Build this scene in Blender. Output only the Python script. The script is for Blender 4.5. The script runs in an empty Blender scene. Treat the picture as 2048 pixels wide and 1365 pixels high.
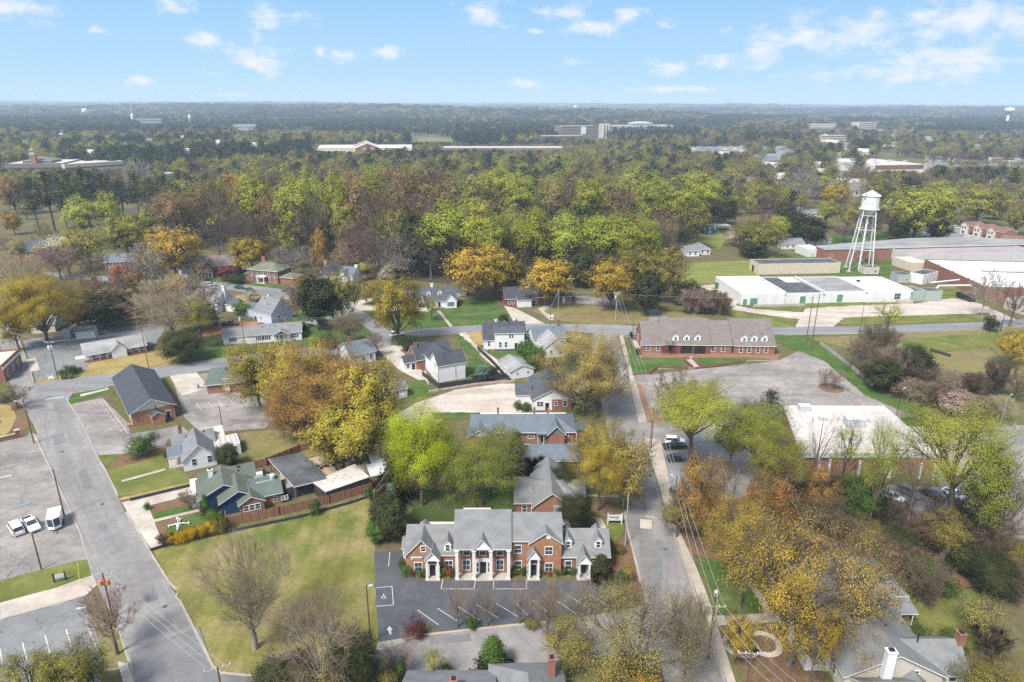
import bpy, math, random
import numpy as np
from mathutils import Vector
rad = math.radians
scene = bpy.context.scene
COL = scene.collection
# ------------------------------------------------------------------ camera model (metres; camera 75 m above the ground)
IW, IH, FPX, CAMH = 2048., 1365., 1365.0, 75.0
PITCH = math.atan((682.5 - 205.0) / FPX)
ROLL = rad(0.25)
cp, sp = math.cos(PITCH), math.sin(PITCH)
def ray(px, py):
    u = (px - IW / 2) / FPX; v = -(py - IH / 2) / FPX
    c, s = math.cos(ROLL), math.sin(ROLL)
    u, v = c * u - s * v, s * u + c * v
    return (u, cp + v * sp, -sp + v * cp)
def G(px, py, z=0.0):
    d = ray(px, py); t = (z - CAMH) / d[2]
    return (d[0] * t, d[1] * t, z)
def P(x, y, z):
    z -= CAMH
    f = y * cp - z * sp; v = (y * sp + z * cp) / f; u = x / f
    c, s = math.cos(-ROLL), math.sin(-ROLL)
    u, v = c * u - s * v, s * u + c * v
    return (IW / 2 + u * FPX, IH / 2 - v * FPX)
def up_h(x, y, top):
    lo, hi = 0.0, 74.5
    for _ in range(40):
        m = (lo + hi) / 2
        if P(x, y, m)[1] > top: lo = m
        else: hi = m
    return lo
# ------------------------------------------------------------------ object helpers
def link(o, parent=None):
    COL.objects.link(o)
    if parent: o.parent = parent
    return o
def tag(o, label, cat=None, group=None, kind=None):
    if label: o['label'] = label
    if cat: o['category'] = cat
    if group: o['group'] = group
    if kind: o['kind'] = kind
    return o
def thing(name, label, cat, loc=(0, 0, 0), rz=0.0, group=None):
    o = bpy.data.objects.new(name, None); o.empty_display_size = .5
    o.location = loc; o.rotation_euler = (0, 0, rz)
    return tag(link(o), label, cat, group)
def copy_tree(o, parent=None):
    c = o.copy(); link(c)
    if parent: c.parent = parent
    for ch in list(o.children): copy_tree(ch, c)
    return c
class MB:
    def __init__(s): s.v = []; s.f = []; s.m = []
    def add(s, vs, fs, mi=0):
        n = len(s.v); s.v += [tuple(v) for v in vs]
        s.f += [tuple(i + n for i in f) for f in fs]
        s.m += ([mi] * len(fs) if isinstance(mi, int) else list(mi)); return s
    def box(s, x0, x1, y0, y1, z0, z1, mi=0):
        return s.add([(x0,y0,z0),(x1,y0,z0),(x1,y1,z0),(x0,y1,z0),(x0,y0,z1),(x1,y0,z1),(x1,y1,z1),(x0,y1,z1)],
                     [(0,3,2,1),(4,5,6,7),(0,1,5,4),(1,2,6,5),(2,3,7,6),(3,0,4,7)], mi)
    def prism(s, poly, z0, z1, mi=0, top=None):
        n = len(poly)
        a = sum(poly[i][0]*poly[(i+1)%n][1]-poly[(i+1)%n][0]*poly[i][1] for i in range(n))
        if a < 0: poly = poly[::-1]
        vs = [(p[0],p[1],z0) for p in poly] + [(p[0],p[1],z1) for p in poly]
        fs = [tuple(range(n-1,-1,-1)), tuple(range(n,2*n))] + [(i,(i+1)%n,n+(i+1)%n,n+i) for i in range(n)]
        return s.add(vs, fs, [mi, mi if top is None else top] + [mi]*n)
    def ext(s, prof, axis, a, b, mis=0):
        """profile polygon (u,z) swept along x or y from a to b; mis = material of each side, then the caps"""
        n = len(prof)
        pt = (lambda t,u,z:(t,u,z)) if axis == 'x' else (lambda t,u,z:(u,t,z))
        vs = [pt(a,u,z) for u,z in prof] + [pt(b,u,z) for u,z in prof]
        fs = [(i,(i+1)%n,n+(i+1)%n,n+i) for i in range(n)] + [tuple(range(n-1,-1,-1)), tuple(range(n,2*n))]
        if isinstance(mis, int): mis = [mis]*n + [mis, mis]
        return s.add(vs, fs, mis)
    def tube(s, p, q, r0, r1=None, n=6, mi=0):
        r1 = r0 if r1 is None else r1
        p, q = Vector(p), Vector(q); d = (q-p)
        if d.length < 1e-6: return s
        d.normalize(); a = d.orthogonal().normalized(); b = d.cross(a)
        vs = [p+(a*math.cos(2*math.pi*i/n)+b*math.sin(2*math.pi*i/n))*r0 for i in range(n)]
        vs += [q+(a*math.cos(2*math.pi*i/n)+b*math.sin(2*math.pi*i/n))*r1 for i in range(n)]
        return s.add(vs, [(i,(i+1)%n,n+(i+1)%n,n+i) for i in range(n)] + [tuple(range(n-1,-1,-1)), tuple(range(n,2*n))], mi)
    def path(s, pts, r, n=5, mi=0):
        for p, q in zip(pts, pts[1:]): s.tube(p, q, r, r, n, mi)
        return s
    def lathe(s, prof, n=16, mi=0, c=(0,0)):
        vs = [(c[0]+r*math.cos(2*math.pi*i/n), c[1]+r*math.sin(2*math.pi*i/n), z) for r,z in prof for i in range(n)]
        fs = [(k*n+i,k*n+(i+1)%n,(k+1)*n+(i+1)%n,(k+1)*n+i) for k in range(len(prof)-1) for i in range(n)]
        fs += [tuple(range(n-1,-1,-1)), tuple((len(prof)-1)*n+i for i in range(n))]
        return s.add(vs, fs, mi)
    def mesh(s, name, mats, smooth=False):
        me = bpy.data.meshes.new(name); me.from_pydata(s.v, [], s.f)
        for m in (mats if isinstance(mats, (list, tuple)) else [mats]): me.materials.append(m)
        me.polygons.foreach_set('material_index', s.m)
        if smooth: me.polygons.foreach_set('use_smooth', [True]*len(s.f))
        me.update(); return me
    def build(s, name, mats, parent=None, loc=(0,0,0), rz=0.0, smooth=False):
        o = bpy.data.objects.new(name, s.mesh(name, mats, smooth)); o.location = loc; o.rotation_euler = (0,0,rz)
        return link(o, parent)
def text_mesh(name, body, size, m, parent, loc, ext=.01):
    cu = bpy.data.curves.new(name, 'FONT'); cu.body = body; cu.size = size; cu.align_x = 'CENTER'; cu.extrude = ext
    t_ = bpy.data.objects.new(name, cu); COL.objects.link(t_); bpy.context.view_layer.update()
    me = bpy.data.meshes.new_from_object(t_.evaluated_get(bpy.context.evaluated_depsgraph_get())); bpy.data.objects.remove(t_); me.materials.clear(); me.materials.append(m)
    o = bpy.data.objects.new(name, me); o.location = loc; o.rotation_euler = (math.pi/2, 0, 0); return link(o, parent)
# ------------------------------------------------------------------ materials
def nt(name):
    m = bpy.data.materials.new(name); m.use_nodes = True
    t = m.node_tree; b = t.nodes['Principled BSDF']
    return m, t, b
def N(t, typ, **kw):
    n = t.nodes.new(typ)
    for k, v in kw.items():
        if k in n.inputs: n.inputs[k].default_value = v
        else: setattr(n, k, v)
    return n
def c4(c): return (c[0], c[1], c[2], 1.0)
def noise(t, vec, scale, detail=4.0, rough=.6):
    n = N(t, 'ShaderNodeTexNoise'); n.inputs['Scale'].default_value = scale
    n.inputs['Detail'].default_value = detail; n.inputs['Roughness'].default_value = rough
    t.links.new(vec, n.inputs['Vector']); return n.outputs['Fac']
def ramp(t, fac, stops):
    r = N(t, 'ShaderNodeValToRGB'); e = r.color_ramp.elements
    while len(e) < len(stops): e.new(0.5)
    for i, (p, c) in enumerate(stops):
        e[i].position = p; e[i].color = c4(c) if not isinstance(c, (int, float)) else (c, c, c, 1)
    t.links.new(fac, r.inputs['Fac']); return r.outputs['Color']
def mix(t, a, b, fac, mode='MIX'):
    n = N(t, 'ShaderNodeMix', data_type='RGBA', blend_type=mode)
    for sock, v in ((n.inputs[0], fac), (n.inputs[6], a), (n.inputs[7], b)):
        if isinstance(v, bpy.types.NodeSocket): t.links.new(v, sock)
        else: sock.default_value = v if isinstance(v, (int, float)) else c4(v)
    return n.outputs[2]
def objvec(t, sc=(1,1,1), rz=0.):
    tc = N(t, 'ShaderNodeTexCoord'); mp = N(t, 'ShaderNodeMapping', vector_type='TEXTURE'); mp.inputs['Scale'].default_value = tuple(1/q for q in sc); mp.inputs['Rotation'].default_value = (0, 0, rz)
    t.links.new(tc.outputs['Object'], mp.inputs['Vector']); return mp.outputs['Vector']
def mat(name, col, rough=.85, var=.15, scale=.6, sc=(1,1,1), spec=.3, metal=0., fine=6., bump=0.):
    m, t, b = nt(name); v = objvec(t, sc)
    lo = tuple(c*(1-var) for c in col); hi = tuple(min(1, c*(1+var)) for c in col)
    c = ramp(t, noise(t, v, scale, 5), [(.3, lo), (.7, hi)])
    c = mix(t, c, ramp(t, noise(t, v, fine, 2), [(.3, .8), (.7, 1.2)]), min(1, var*3), 'MULTIPLY')
    t.links.new(c, b.inputs['Base Color'])
    b.inputs['Roughness'].default_value = rough; b.inputs['Specular IOR Level'].default_value = spec
    b.inputs['Metallic'].default_value = metal
    if bump:
        bn = N(t, 'ShaderNodeBump'); bn.inputs['Strength'].default_value = bump
        t.links.new(noise(t, v, fine*2, 2), bn.inputs['Height']); t.links.new(bn.outputs[0], b.inputs['Normal'])
    return m
def ground(name, stops, scale=.05, fine=1.2, fvar=.25, cracks=None, streak=None, patch=None, rough=.95, rz=0., mid=.12):
    """patchy ground: colour stops over a broad noise, broken by a fine one; optional cracks / second patch colour"""
    m, t, b = nt(name); v = objvec(t)
    c = ramp(t, noise(t, v, scale, 7, .65), stops)
    if patch:
        pc, ps, p0, p1 = patch
        c = mix(t, c, pc, ramp(t, noise(t, v, ps, 5, .6), [(p0, 0.), (p1, 1.)]))
    c = mix(t, c, ramp(t, noise(t, v, fine, 5, .7), [(.25, 1-fvar), (.75, 1+fvar)]), 1.0, 'MULTIPLY')
    c = mix(t, c, ramp(t, noise(t, v, fine*.22, 4, .65), [(.3, 1-mid), (.7, 1+mid)]), 1.0, 'MULTIPLY')
    if streak:
        v2 = objvec(t, streak, rz)
        c = mix(t, c, ramp(t, noise(t, v2, .5, 4), [(.35, .82), (.65, 1.12)]), 1.0, 'MULTIPLY')
    if cracks:
        vo = N(t, 'ShaderNodeTexVoronoi', feature='DISTANCE_TO_EDGE'); vo.inputs['Scale'].default_value = cracks
        wv = N(t, 'ShaderNodeVectorMath', operation='ADD')
        nn = N(t, 'ShaderNodeTexNoise'); nn.inputs['Scale'].default_value = .5; t.links.new(v, nn.inputs['Vector'])
        sc_ = N(t, 'ShaderNodeVectorMath', operation='SCALE'); sc_.inputs['Scale'].default_value = 2.5
        t.links.new(nn.outputs['Color'], sc_.inputs[0]); t.links.new(v, wv.inputs[0]); t.links.new(sc_.outputs[0], wv.inputs[1])
        t.links.new(wv.outputs[0], vo.inputs['Vector'])
        c = mix(t, c, (.045,.043,.042), ramp(t, vo.outputs['Distance'], [(.0, .6), (.007, 0.)]))
    t.links.new(c, b.inputs['Base Color']); b.inputs['Roughness'].default_value = rough; b.inputs['Specular IOR Level'].default_value = .15
    return m
def leafmat(name, col, col2, tr=.42, hue=.012):
    mdl = tuple((a+b)/2 for a, b in zip(col, col2)); col = tuple(m_+(a-m_)*.5 for a, m_ in zip(col, mdl)); col2 = tuple(m_+(a-m_)*.5 for a, m_ in zip(col2, mdl))
    m, t, b = nt(name)
    geo = N(t, 'ShaderNodeNewGeometry'); oi = N(t, 'ShaderNodeObjectInfo')
    c = ramp(t, geo.outputs['Random Per Island'], [(.0, col), (1., col2)])
    hs = N(t, 'ShaderNodeHueSaturation')
    mh = N(t, 'ShaderNodeMapRange'); mh.inputs['To Min'].default_value = .5-hue; mh.inputs['To Max'].default_value = .5+hue
    mv = N(t, 'ShaderNodeMapRange'); mv.inputs['To Min'].default_value = .8; mv.inputs['To Max'].default_value = 1.2
    fr = N(t, 'ShaderNodeMath', operation='FRACT'); ml = N(t, 'ShaderNodeMath', operation='MULTIPLY'); ml.inputs[1].default_value = 7.3
    t.links.new(oi.outputs['Random'], mh.inputs[0]); t.links.new(oi.outputs['Random'], ml.inputs[0]); t.links.new(ml.outputs[0], fr.inputs[0])
    c = mix(t, c, ramp(t, noise(t, objvec(t), .45, 3, .6), [(.3, (.66,.66,.62)), (.7, (1.3,1.27,1.15))]), 1., 'MULTIPLY')
    t.links.new(fr.outputs[0], mv.inputs[0]); t.links.new(mh.outputs[0], hs.inputs['Hue']); t.links.new(mv.outputs[0], hs.inputs['Value'])
    t.links.new(c, hs.inputs['Color'])
    d = N(t, 'ShaderNodeBsdfDiffuse'); tl = N(t, 'ShaderNodeBsdfTranslucent'); ms = N(t, 'ShaderNodeMixShader'); ms.inputs[0].default_value = tr
    for n_ in (d, tl): t.links.new(hs.outputs['Color'], n_.inputs['Color'])
    if tr > 0:   # leaves share part of their clump's outward direction, so a clump shades as one
        at = N(t, 'ShaderNodeAttribute', attribute_name='clump'); vt = N(t, 'ShaderNodeVectorTransform', vector_type='NORMAL', convert_from='OBJECT', convert_to='WORLD')
        t.links.new(at.outputs['Vector'], vt.inputs[0]); s1 = N(t, 'ShaderNodeVectorMath', operation='SCALE'); s1.inputs['Scale'].default_value = .62; t.links.new(geo.outputs['Normal'], s1.inputs[0])
        ad = N(t, 'ShaderNodeVectorMath', operation='ADD'); nm = N(t, 'ShaderNodeVectorMath', operation='NORMALIZE'); t.links.new(s1.outputs[0], ad.inputs[0]); t.links.new(vt.outputs[0], ad.inputs[1]); t.links.new(ad.outputs[0], nm.inputs[0]); t.links.new(nm.outputs[0], d.inputs['Normal'])
    t.links.new(d.outputs[0], ms.inputs[1]); t.links.new(tl.outputs[0], ms.inputs[2])
    t.links.new(ms.outputs[0], t.nodes['Material Output'].inputs['Surface']); t.nodes.remove(b)
    return m
def solid(name, col, rough=.5, spec=.5, metal=0., coat=0.):
    m, t, b = nt(name); b.inputs['Base Color'].default_value = c4(col); b.inputs['Roughness'].default_value = rough
    b.inputs['Specular IOR Level'].default_value = spec; b.inputs['Metallic'].default_value = metal; b.inputs['Coat Weight'].default_value = coat
    return m
M = {}
def mk(k, *a, **kw): M[k] = mat(k, *a, **kw)
mk('brick', (.235,.11,.075), var=.22, scale=1.2, fine=5)
mk('brick_orange', (.30,.148,.085), var=.2, scale=1.2, fine=5)
mk('brick_dark', (.17,.06,.045), var=.25, scale=1.2, fine=5)
mk('brick_brown', (.24,.12,.085), var=.22, scale=1.2, fine=5)
mk('siding', (.60,.60,.585), var=.05, scale=.4, sc=(.6,.6,2))
mk('siding_warm', (.56,.52,.45), var=.07, scale=.4)
mk('trim', (.66,.65,.62), var=.04, scale=1.)
mk('cream', (.47,.42,.31), var=.15, scale=.5, sc=(1,1,3))
mk('stucco', (.44,.40,.33), var=.08)
mk('blue_siding', (.014,.04,.095), var=.2)
mk('wrap', (.46,.52,.60), var=.10, scale=.8)
mk('sh_grey', (.168,.17,.166), var=.17, scale=.5, sc=(1,1,2.2), fine=5)
mk('sh_mid', (.165,.167,.17), var=.18, scale=.5, sc=(1,1,2.2), fine=5)
mk('sh_blue', (.115,.135,.155), var=.14, scale=.5, fine=5)
mk('sh_dark', (.05,.055,.065), var=.2, scale=.6, fine=5)
mk('sh_charcoal', (.07,.078,.088), var=.2, scale=.6, fine=5)
mk('sh_brown', (.155,.13,.115), var=.17, scale=.5, sc=(1,1,2.2), fine=5)
mk('sh_moss', (.13,.135,.095), var=.25, scale=.3, fine=4)
mk('sh_green', (.098,.112,.086), var=.16, scale=.4, fine=5)
mk('sh_teal', (.09,.118,.098), var=.15, scale=.4, fine=5)
mk('sh_red', (.17,.09,.07), var=.2, scale=.5, fine=5)
mk('roof_white', (.45,.41,.365), var=.16, scale=.12, fine=.9)
mk('roof_bright', (.66,.65,.63), var=.11, scale=.1, fine=.8)
mk('roof_tar', (.075,.078,.08), var=.45, scale=.25, fine=1.2)
mk('roof_worn', (.235,.23,.22), var=.28, scale=.12, sc=(.5,2,1), fine=1.)
mk('roof_pink', (.30,.255,.24), var=.2, scale=.12, sc=(.5,2,1), fine=1.)
mk('roof_tan', (.46,.42,.36), var=.08, scale=.1)
mk('concrete', (.36,.32,.27), var=.12, scale=.4, fine=3)
mk('kerbstone', (.31,.275,.23), var=.2, scale=.4, fine=3)
mk('wood_brown', (.20,.10,.06), var=.3, scale=.5, sc=(4,4,.4), fine=3)
mk('wood_dark', (.035,.034,.036), var=.3, scale=.6, sc=(4,4,.4))
mk('wood_pole', (.115,.075,.055), var=.25, scale=.5, sc=(4,4,.4))
mk('wood_grey', (.33,.30,.27), var=.2, scale=.5, sc=(4,4,.4))
mk('metal_grey', (.42,.43,.44), rough=.5, var=.08, metal=.2, spec=.5)
mk('metal_panel', (.46,.46,.445), rough=.6, var=.06, scale=.3)
mk('metal_sage', (.29,.335,.29), rough=.6, var=.06, scale=.3)
mk('white_paint', (.58,.58,.56), rough=.5, var=.10, scale=.5, sc=(1.5,1.5,.3))
mk('stripe', (.46,.455,.43), var=.15, scale=1.5)
mk('black_metal', (.02,.02,.022), rough=.5, var=.2)
mk('green_door', (.10,.21,.13), var=.12)
mk('green_metal', (.05,.13,.06), var=.3)
mk('rock', (.27,.2,.16), var=.4, scale=1.5)
M['glass'] = solid('glass', (.035,.05,.06), .12, .6)
M['door_black'] = solid('door_black', (.012,.013,.02), .35, .5)
M['shutter'] = solid('shutter', (.022,.025,.03), .5)
M['tyre'] = solid('tyre', (.015,.015,.016), .9, .2)
M['rim'] = solid('rim', (.45,.46,.47), .35, .5, .6)
M['lamp_red'] = solid('lamp_red', (.35,.02,.02), .3)
M['lamp_clear'] = solid('lamp_clear', (.75,.76,.75), .2)
M['ins'] = solid('ins', (.62,.62,.6), .4)
M['wire'] = solid('wire', (.34,.33,.32), .6)
M['wire_dark'] = solid('wire_dark', (.03,.03,.03), .6)
M['red'] = solid('red', (.55,.03,.035), .45)
M['orange'] = solid('orange', (.55,.17,.04), .5)
M['blue'] = solid('blue', (.03,.10,.30), .5)
M['ink'] = solid('ink', (.03,.035,.16), .6)
M['ink_dark'] = solid('ink_dark', (.02,.02,.022), .6)
M['yellow'] = solid('yellow', (.62,.5,.05), .5)
M['teal'] = solid('teal', (.15,.23,.23), .7)
# ------------------------------------------------------------------ flat sheets of the setting
def structure(name, mb, mats, **kw): return tag(mb.build(name, mats, **kw), None, kind='structure')
def pxpoly(pts): return [G(*p)[:2] for p in pts]
SOFT = {'lawn', 'litter', 'soil', 'garden_soil', 'planting_bed', 'mulch', 'gravel_yard', 'gravel_alley', 'gravel_path', 'field', 'forest_floor'}
def sheet(name, pts, z, m, world=False):
    poly = pts if world else pxpoly(pts)
    n = len(poly); a = sum(poly[i][0]*poly[(i+1)%n][1]-poly[(i+1)%n][0]*poly[i][1] for i in range(n))
    if a < 0: poly = poly[::-1]
    if name in SOFT:   # soil and grass end in ragged edges
        rj = random.Random(len(poly)*31+int(poly[0][0]*7)); out = []
        for i in range(n):
            p, q = poly[i], poly[(i+1) % n]; L = math.hypot(q[0]-p[0], q[1]-p[1]); k = max(1, min(40, int(L/1.1)))
            for j in range(k):
                e = .0 if j == 0 else min(.32, L*.02); out.append((p[0]+(q[0]-p[0])*j/k+rj.uniform(-e, e), p[1]+(q[1]-p[1])*j/k+rj.uniform(-e, e)))
        poly = out; n = len(poly)
    from mathutils.geometry import tessellate_polygon
    v3 = [Vector((x, y, 0)) for x, y in poly]; fs = []
    for tr in tessellate_polygon([v3]):
        a_, b_, c_ = (v3[i] for i in tr); fs.append(tuple(tr) if (b_-a_).cross(c_-a_).z > 0 else tuple(tr)[::-1])
    mb = MB(); mb.add([(x, y, z) for x, y in poly], fs)
    return structure(name, mb, m)
def slab(name, pts, z, m, z0=-.05):
    mb = MB(); mb.prism(pxpoly(pts), z0, z); return structure(name, mb, m)
def ribbon(mb, pts, w, z0, z1, mi=0):
    """a mitred box along a world polyline"""
    pts = [Vector((p[0], p[1])) for p in pts]; L, R = [], []
    for i, p in enumerate(pts):
        d = (pts[min(i+1, len(pts)-1)] - pts[max(i-1, 0)]).normalized(); n = Vector((-d.y, d.x))*(w/2)
        L.append(p+n); R.append(p-n)
    for i in range(len(pts)-1):
        a, b, c, d = R[i], R[i+1], L[i+1], L[i]
        mb.add([(q.x,q.y,z0) for q in (a,b,c,d)] + [(q.x,q.y,z1) for q in (a,b,c,d)],
               [(0,3,2,1),(4,5,6,7),(0,1,5,4),(1,2,6,5),(2,3,7,6),(3,0,4,7)], mi)
    return mb
def kerb(pts, w=.28, h=.14, m='kerbstone'):
    return structure('kerb', ribbon(MB(), [G(*p) for p in pts], w, -.04, h), M[m])
def lines(parent, segs, z, w=.11, m='stripe', name='marking'):
    mb = MB()
    for s in segs: ribbon(mb, [G(*p) for p in s], w, z-.004, z)
    o = mb.build(name, M[m], parent); return o
# ------------------------------------------------------------------ buildings
WIN = {}
def win_mesh(w, h, sty):
    k = (round(w, 2), round(h, 2), sty)
    if k in WIN: return WIN[k]
    f = MB(); t = .11 if sty != 'thin' else .06
    f.box(-w/2-t, w/2+t, -.07, .03, -t*1.2, 0); f.box(-w/2-t, w/2+t, -.07, .03, h, h+t)
    f.box(-w/2-t, -w/2, -.07, .03, 0, h); f.box(w/2, w/2+t, -.07, .03, 0, h)
    f.box(-w/2, w/2, -.055, -.01, h/2-.03, h/2+.03)
    nm = max(1, round(w/.75)) if sty != 'plain' else 1
    for i in range(1, nm): x = -w/2+w*i/nm; f.box(x-.02, x+.02, -.05, -.012, 0, h)
    g = MB(); g.box(-w/2, w/2, -.025, .02, 0, h)
    WIN[k] = (f.mesh('window', M['trim']), g.mesh('pane', M['glass'])); return WIN[k]
ROT = {'f': 0, 'r': math.pi/2, 'b': math.pi, 'l': -math.pi/2}
class Bld:
    def __init__(s, name, label, cat, a, b=None, rz=None, group=None, z=0.):
        A = G(*a); s.w = 10
        if b:
            B = G(*b); rz = math.atan2(B[1]-A[1], B[0]-A[0]); s.w = math.hypot(B[0]-A[0], B[1]-A[1])
        s.A = A; s.rz = rz; s.root = thing(name, label, cat, (A[0], A[1], z), rz, group)
    def loc(s, x, y):
        dx, dy = x-s.A[0], y-s.A[1]; c, n = math.cos(s.rz), math.sin(s.rz); return (dx*c+dy*n, -dx*n+dy*c)
    def world(s, x, y):
        c, n = math.cos(s.rz), math.sin(s.rz); return (s.A[0]+x*c-y*n, s.A[1]+x*n+y*c)
    def lray(s, px, py):
        d = ray(px, py); o = s.loc(0, 0); c, n = math.cos(s.rz), math.sin(s.rz)
        return o, (d[0]*c+d[1]*n, -d[0]*n+d[1]*c, d[2])
    def fp(s, px, py, y=0.):
        o, d = s.lray(px, py); t = (y-o[1])/d[1]; return (o[0]+d[0]*t, CAMH+d[2]*t)
    def sp(s, px, py, x=0.):
        o, d = s.lray(px, py); t = (x-o[0])/d[0]; return (o[1]+d[1]*t, CAMH+d[2]*t)
    def gp(s, px, py, z=0.): return s.loc(*G(px, py, z)[:2])
    def vol(s, x0, x1, y0, y1, h, roof='gx', rh=2., ov=.4, ovx=None, wall='siding', rm='sh_grey', z0=-.1, trim='trim', gable=None, yr=None, par=.35, t=.16, nowall=False):
        ovx = ov if ovx is None else ovx; W, R, T = M[wall], M[rm], M[trim]; GB = M[gable] if gable else W
        w = MB(); r = MB()
        if roof == 'gx' or roof == 'gy':
            if roof == 'gx': u0, u1, a, b, ax = y0, y1, x0, x1, 'x'
            else: u0, u1, a, b, ax = x0, x1, y0, y1, 'y'
            um = (u0+u1)/2 if yr is None else yr; zr = h+rh
            s0, s1 = rh/(um-u0), rh/(u1-um)
            w.box(x0, x1, y0, y1, z0, h, 0)
            tri = [(u0+.01, h), (u1-.01, h), (um, zr-.02)]
            w.ext(tri if ax == 'x' else tri, ax, a+.003, b-.003, [1]*5)
            e0, e1 = h-ov*s0, h-ov*s1
            r.ext([(u0-ov, e0), (um, zr), (u1+ov, e1), (u1+ov, e1+t), (um, zr+t), (u0-ov, e0+t)], ax, a-ovx, b+ovx, [1,1,1,0,0,1,1,1])
        elif roof == 'hip':
            w.box(x0, x1, y0, y1, z0, h, 0)
            X0, X1, Y0, Y1 = x0-ov, x1+ov, y0-ov, y1+ov; lx, ly = X1-X0, Y1-Y0
            if lx >= ly: ra, rb = (X0+ly/2, (Y0+Y1)/2), (X1-ly/2, (Y0+Y1)/2)
            else: ra, rb = ((X0+X1)/2, Y0+lx/2), ((X0+X1)/2, Y1-lx/2)
            c = [(X0,Y0), (X1,Y0), (X1,Y1), (X0,Y1)]; zt = h+.02
            vs = [(x,y,h-t) for x,y in c] + [(x,y,zt) for x,y in c] + [(*ra, h+rh), (*rb, h+rh)]
            fs = [(0,3,2,1), (0,1,5,4), (1,2,6,5), (2,3,7,6), (3,0,4,7)]
            if lx >= ly: fs += [(4,5,9,8), (5,6,9), (6,7,8,9), (7,4,8)]
            else: fs += [(4,5,8), (5,6,9,8), (6,7,9), (7,4,8,9)]
            r.add(vs, fs, [1]*5+[0]*4)
        elif roof == 'flat':
            k = .25; H = h+par
            w.box(x0, x1, y0, y0+k, z0, H); w.box(x0, x1, y1-k, y1, z0, H)
            w.box(x0, x0+k, y0+k, y1-k, z0, H); w.box(x1-k, x1, y0+k, y1-k, z0, H)
            r.box(x0+k, x1-k, y0+k, y1-k, h-.2, h)
        elif roof == 'shed':   # slopes down towards the front
            w.ext([(y0, z0), (y1, z0), (y1, h+rh), (y0, h)], 'x', x0, x1); sl = rh/(y1-y0)
            r.ext([(y0-ov, h-ov*sl), (y1+ov, h+rh+ov*sl), (y1+ov, h+rh+ov*sl+t), (y0-ov, h-ov*sl+t)], 'x', x0-ovx, x1+ovx, [1,1,0,1,1,1])
        elif roof == 'slab':   # flat plate roof with an edge
            w.box(x0, x1, y0, y1, z0, h); r.box(x0-ov, x1+ov, y0-ov, y1+ov, h, h+t*1.6)
        if not nowall: w.build('wall', [W, GB], s.root)
        o = r.build('roof', [R, T], s.root)
        if roof == 'gx' and x1-x0 > 8 and not nowall and 'office' not in s.root.name:
            rv = random.Random(int(x1*100+y1*10)); um = (y0+y1)/2 if yr is None else yr
            for k in range(rv.choice((2, 3))):
                y = um+rv.uniform(-.55, -.12)*(um-y0); x = x0+rv.uniform(.12, .88)*(x1-x0); z = h+rh*(y-y0)/(um-y0); MB().box(x-.09, x+.09, y-.09, y+.09, z-.1, z+t+.45).build('vent_pipe', M['black_metal'], s.root)
        return o
    def pitch(s, px, eave, ridge, y0, ov, deg):
        """eave height, rise and ridge line of a roof of known pitch whose eave and ridge are seen on two rows"""
        e = s.fp(px, eave, y0-ov)[1]; lo, hi = y0+.5, y0+16; tn = math.tan(rad(deg))
        for _ in range(50):
            m = (lo+hi)/2
            if (s.fp(px, ridge, m)[1]-e)/(m-y0+ov) > tn: lo = m
            else: hi = m
        return e+ov*tn, (lo-y0)*tn, lo
    def onroof(s, px, py, h, y0, sl):
        o, d = s.lray(px, py); t = (h-CAMH+(o[1]-y0)*sl)/(d[2]-d[1]*sl); return o[0]+d[0]*t, o[1]+d[1]*t, CAMH+d[2]*t
    def win(s, face, plane, u, z, w=.95, h=1.5, shut=False, sty='std', parent=None):
        fm, gm = win_mesh(w, h, sty); o = bpy.data.objects.new('window', fm)
        o.location = (u, plane, z) if face in 'fb' else (plane, u, z); o.rotation_euler = (0, 0, ROT[face]); link(o, parent or s.root)
        link(bpy.data.objects.new('pane', gm), o)
        if shut:
            for sgn in (-1, 1):
                k = ('sh', round(h, 2))
                if k not in WIN: WIN[k] = MB().box(-.2, .2, -.05, .02, 0, h).mesh('shutter', M['shutter'])
                q = bpy.data.objects.new('shutter', WIN[k]); q.location = (sgn*(w/2+.33), 0, 0); link(q, o)
        return o
    def wins(s, face, plane, us, z, w=.95, h=1.5, **kw):
        for u in us: s.win(face, plane, u, z, w, h, **kw)
    def door(s, face, plane, u, z=0., w=1., h=2.1, m='door_black', frame=True):
        d = MB(); d.box(-w/2, w/2, -.05, .02, 0, h)
        o = bpy.data.objects.new('door', d.mesh('door', M[m])); o.location = (u, plane, z) if face in 'fb' else (plane, u, z); o.rotation_euler = (0,0,ROT[face]); link(o, s.root)
        if frame:
            f = MB(); f.box(-w/2-.12, -w/2, -.08, .02, 0, h+.12); f.box(w/2, w/2+.12, -.08, .02, 0, h+.12); f.box(-w/2, w/2, -.08, .02, h, h+.12); f.build('door_frame', M['trim'], o)
            MB().box(w*.32, w*.38, -.12, -.05, .95, 1.1).build('handle', M['rim'], o)
        return o
    def dormer(s, x, yf, z, w=1.5, hw=1.5, rh=.7, depth=2.5, wall='trim', rm='sh_grey', ww=.75, wh=1.1):
        m = MB(); m.box(x-w/2, x+w/2, yf, yf+depth, z-.6, z+hw); m.ext([(x-w/2, z+hw), (x+w/2, z+hw), (x, z+hw+rh)], 'y', yf+.002, yf+depth)
        o = m.build('dormer', M[wall], s.root); r = MB(); sl = rh/(w/2); ov = .18; t = .1
        r.ext([(x-w/2-ov, z+hw-ov*sl), (x, z+hw+rh), (x+w/2+ov, z+hw-ov*sl), (x+w/2+ov, z+hw-ov*sl+t), (x, z+hw+rh+t), (x-w/2-ov, z+hw-ov*sl+t)], 'y', yf-.2, yf+depth+.6, [1,1,1,0,0,1,1,1])
        r.build('dormer_roof', [M[rm], M['trim']], o)
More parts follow.
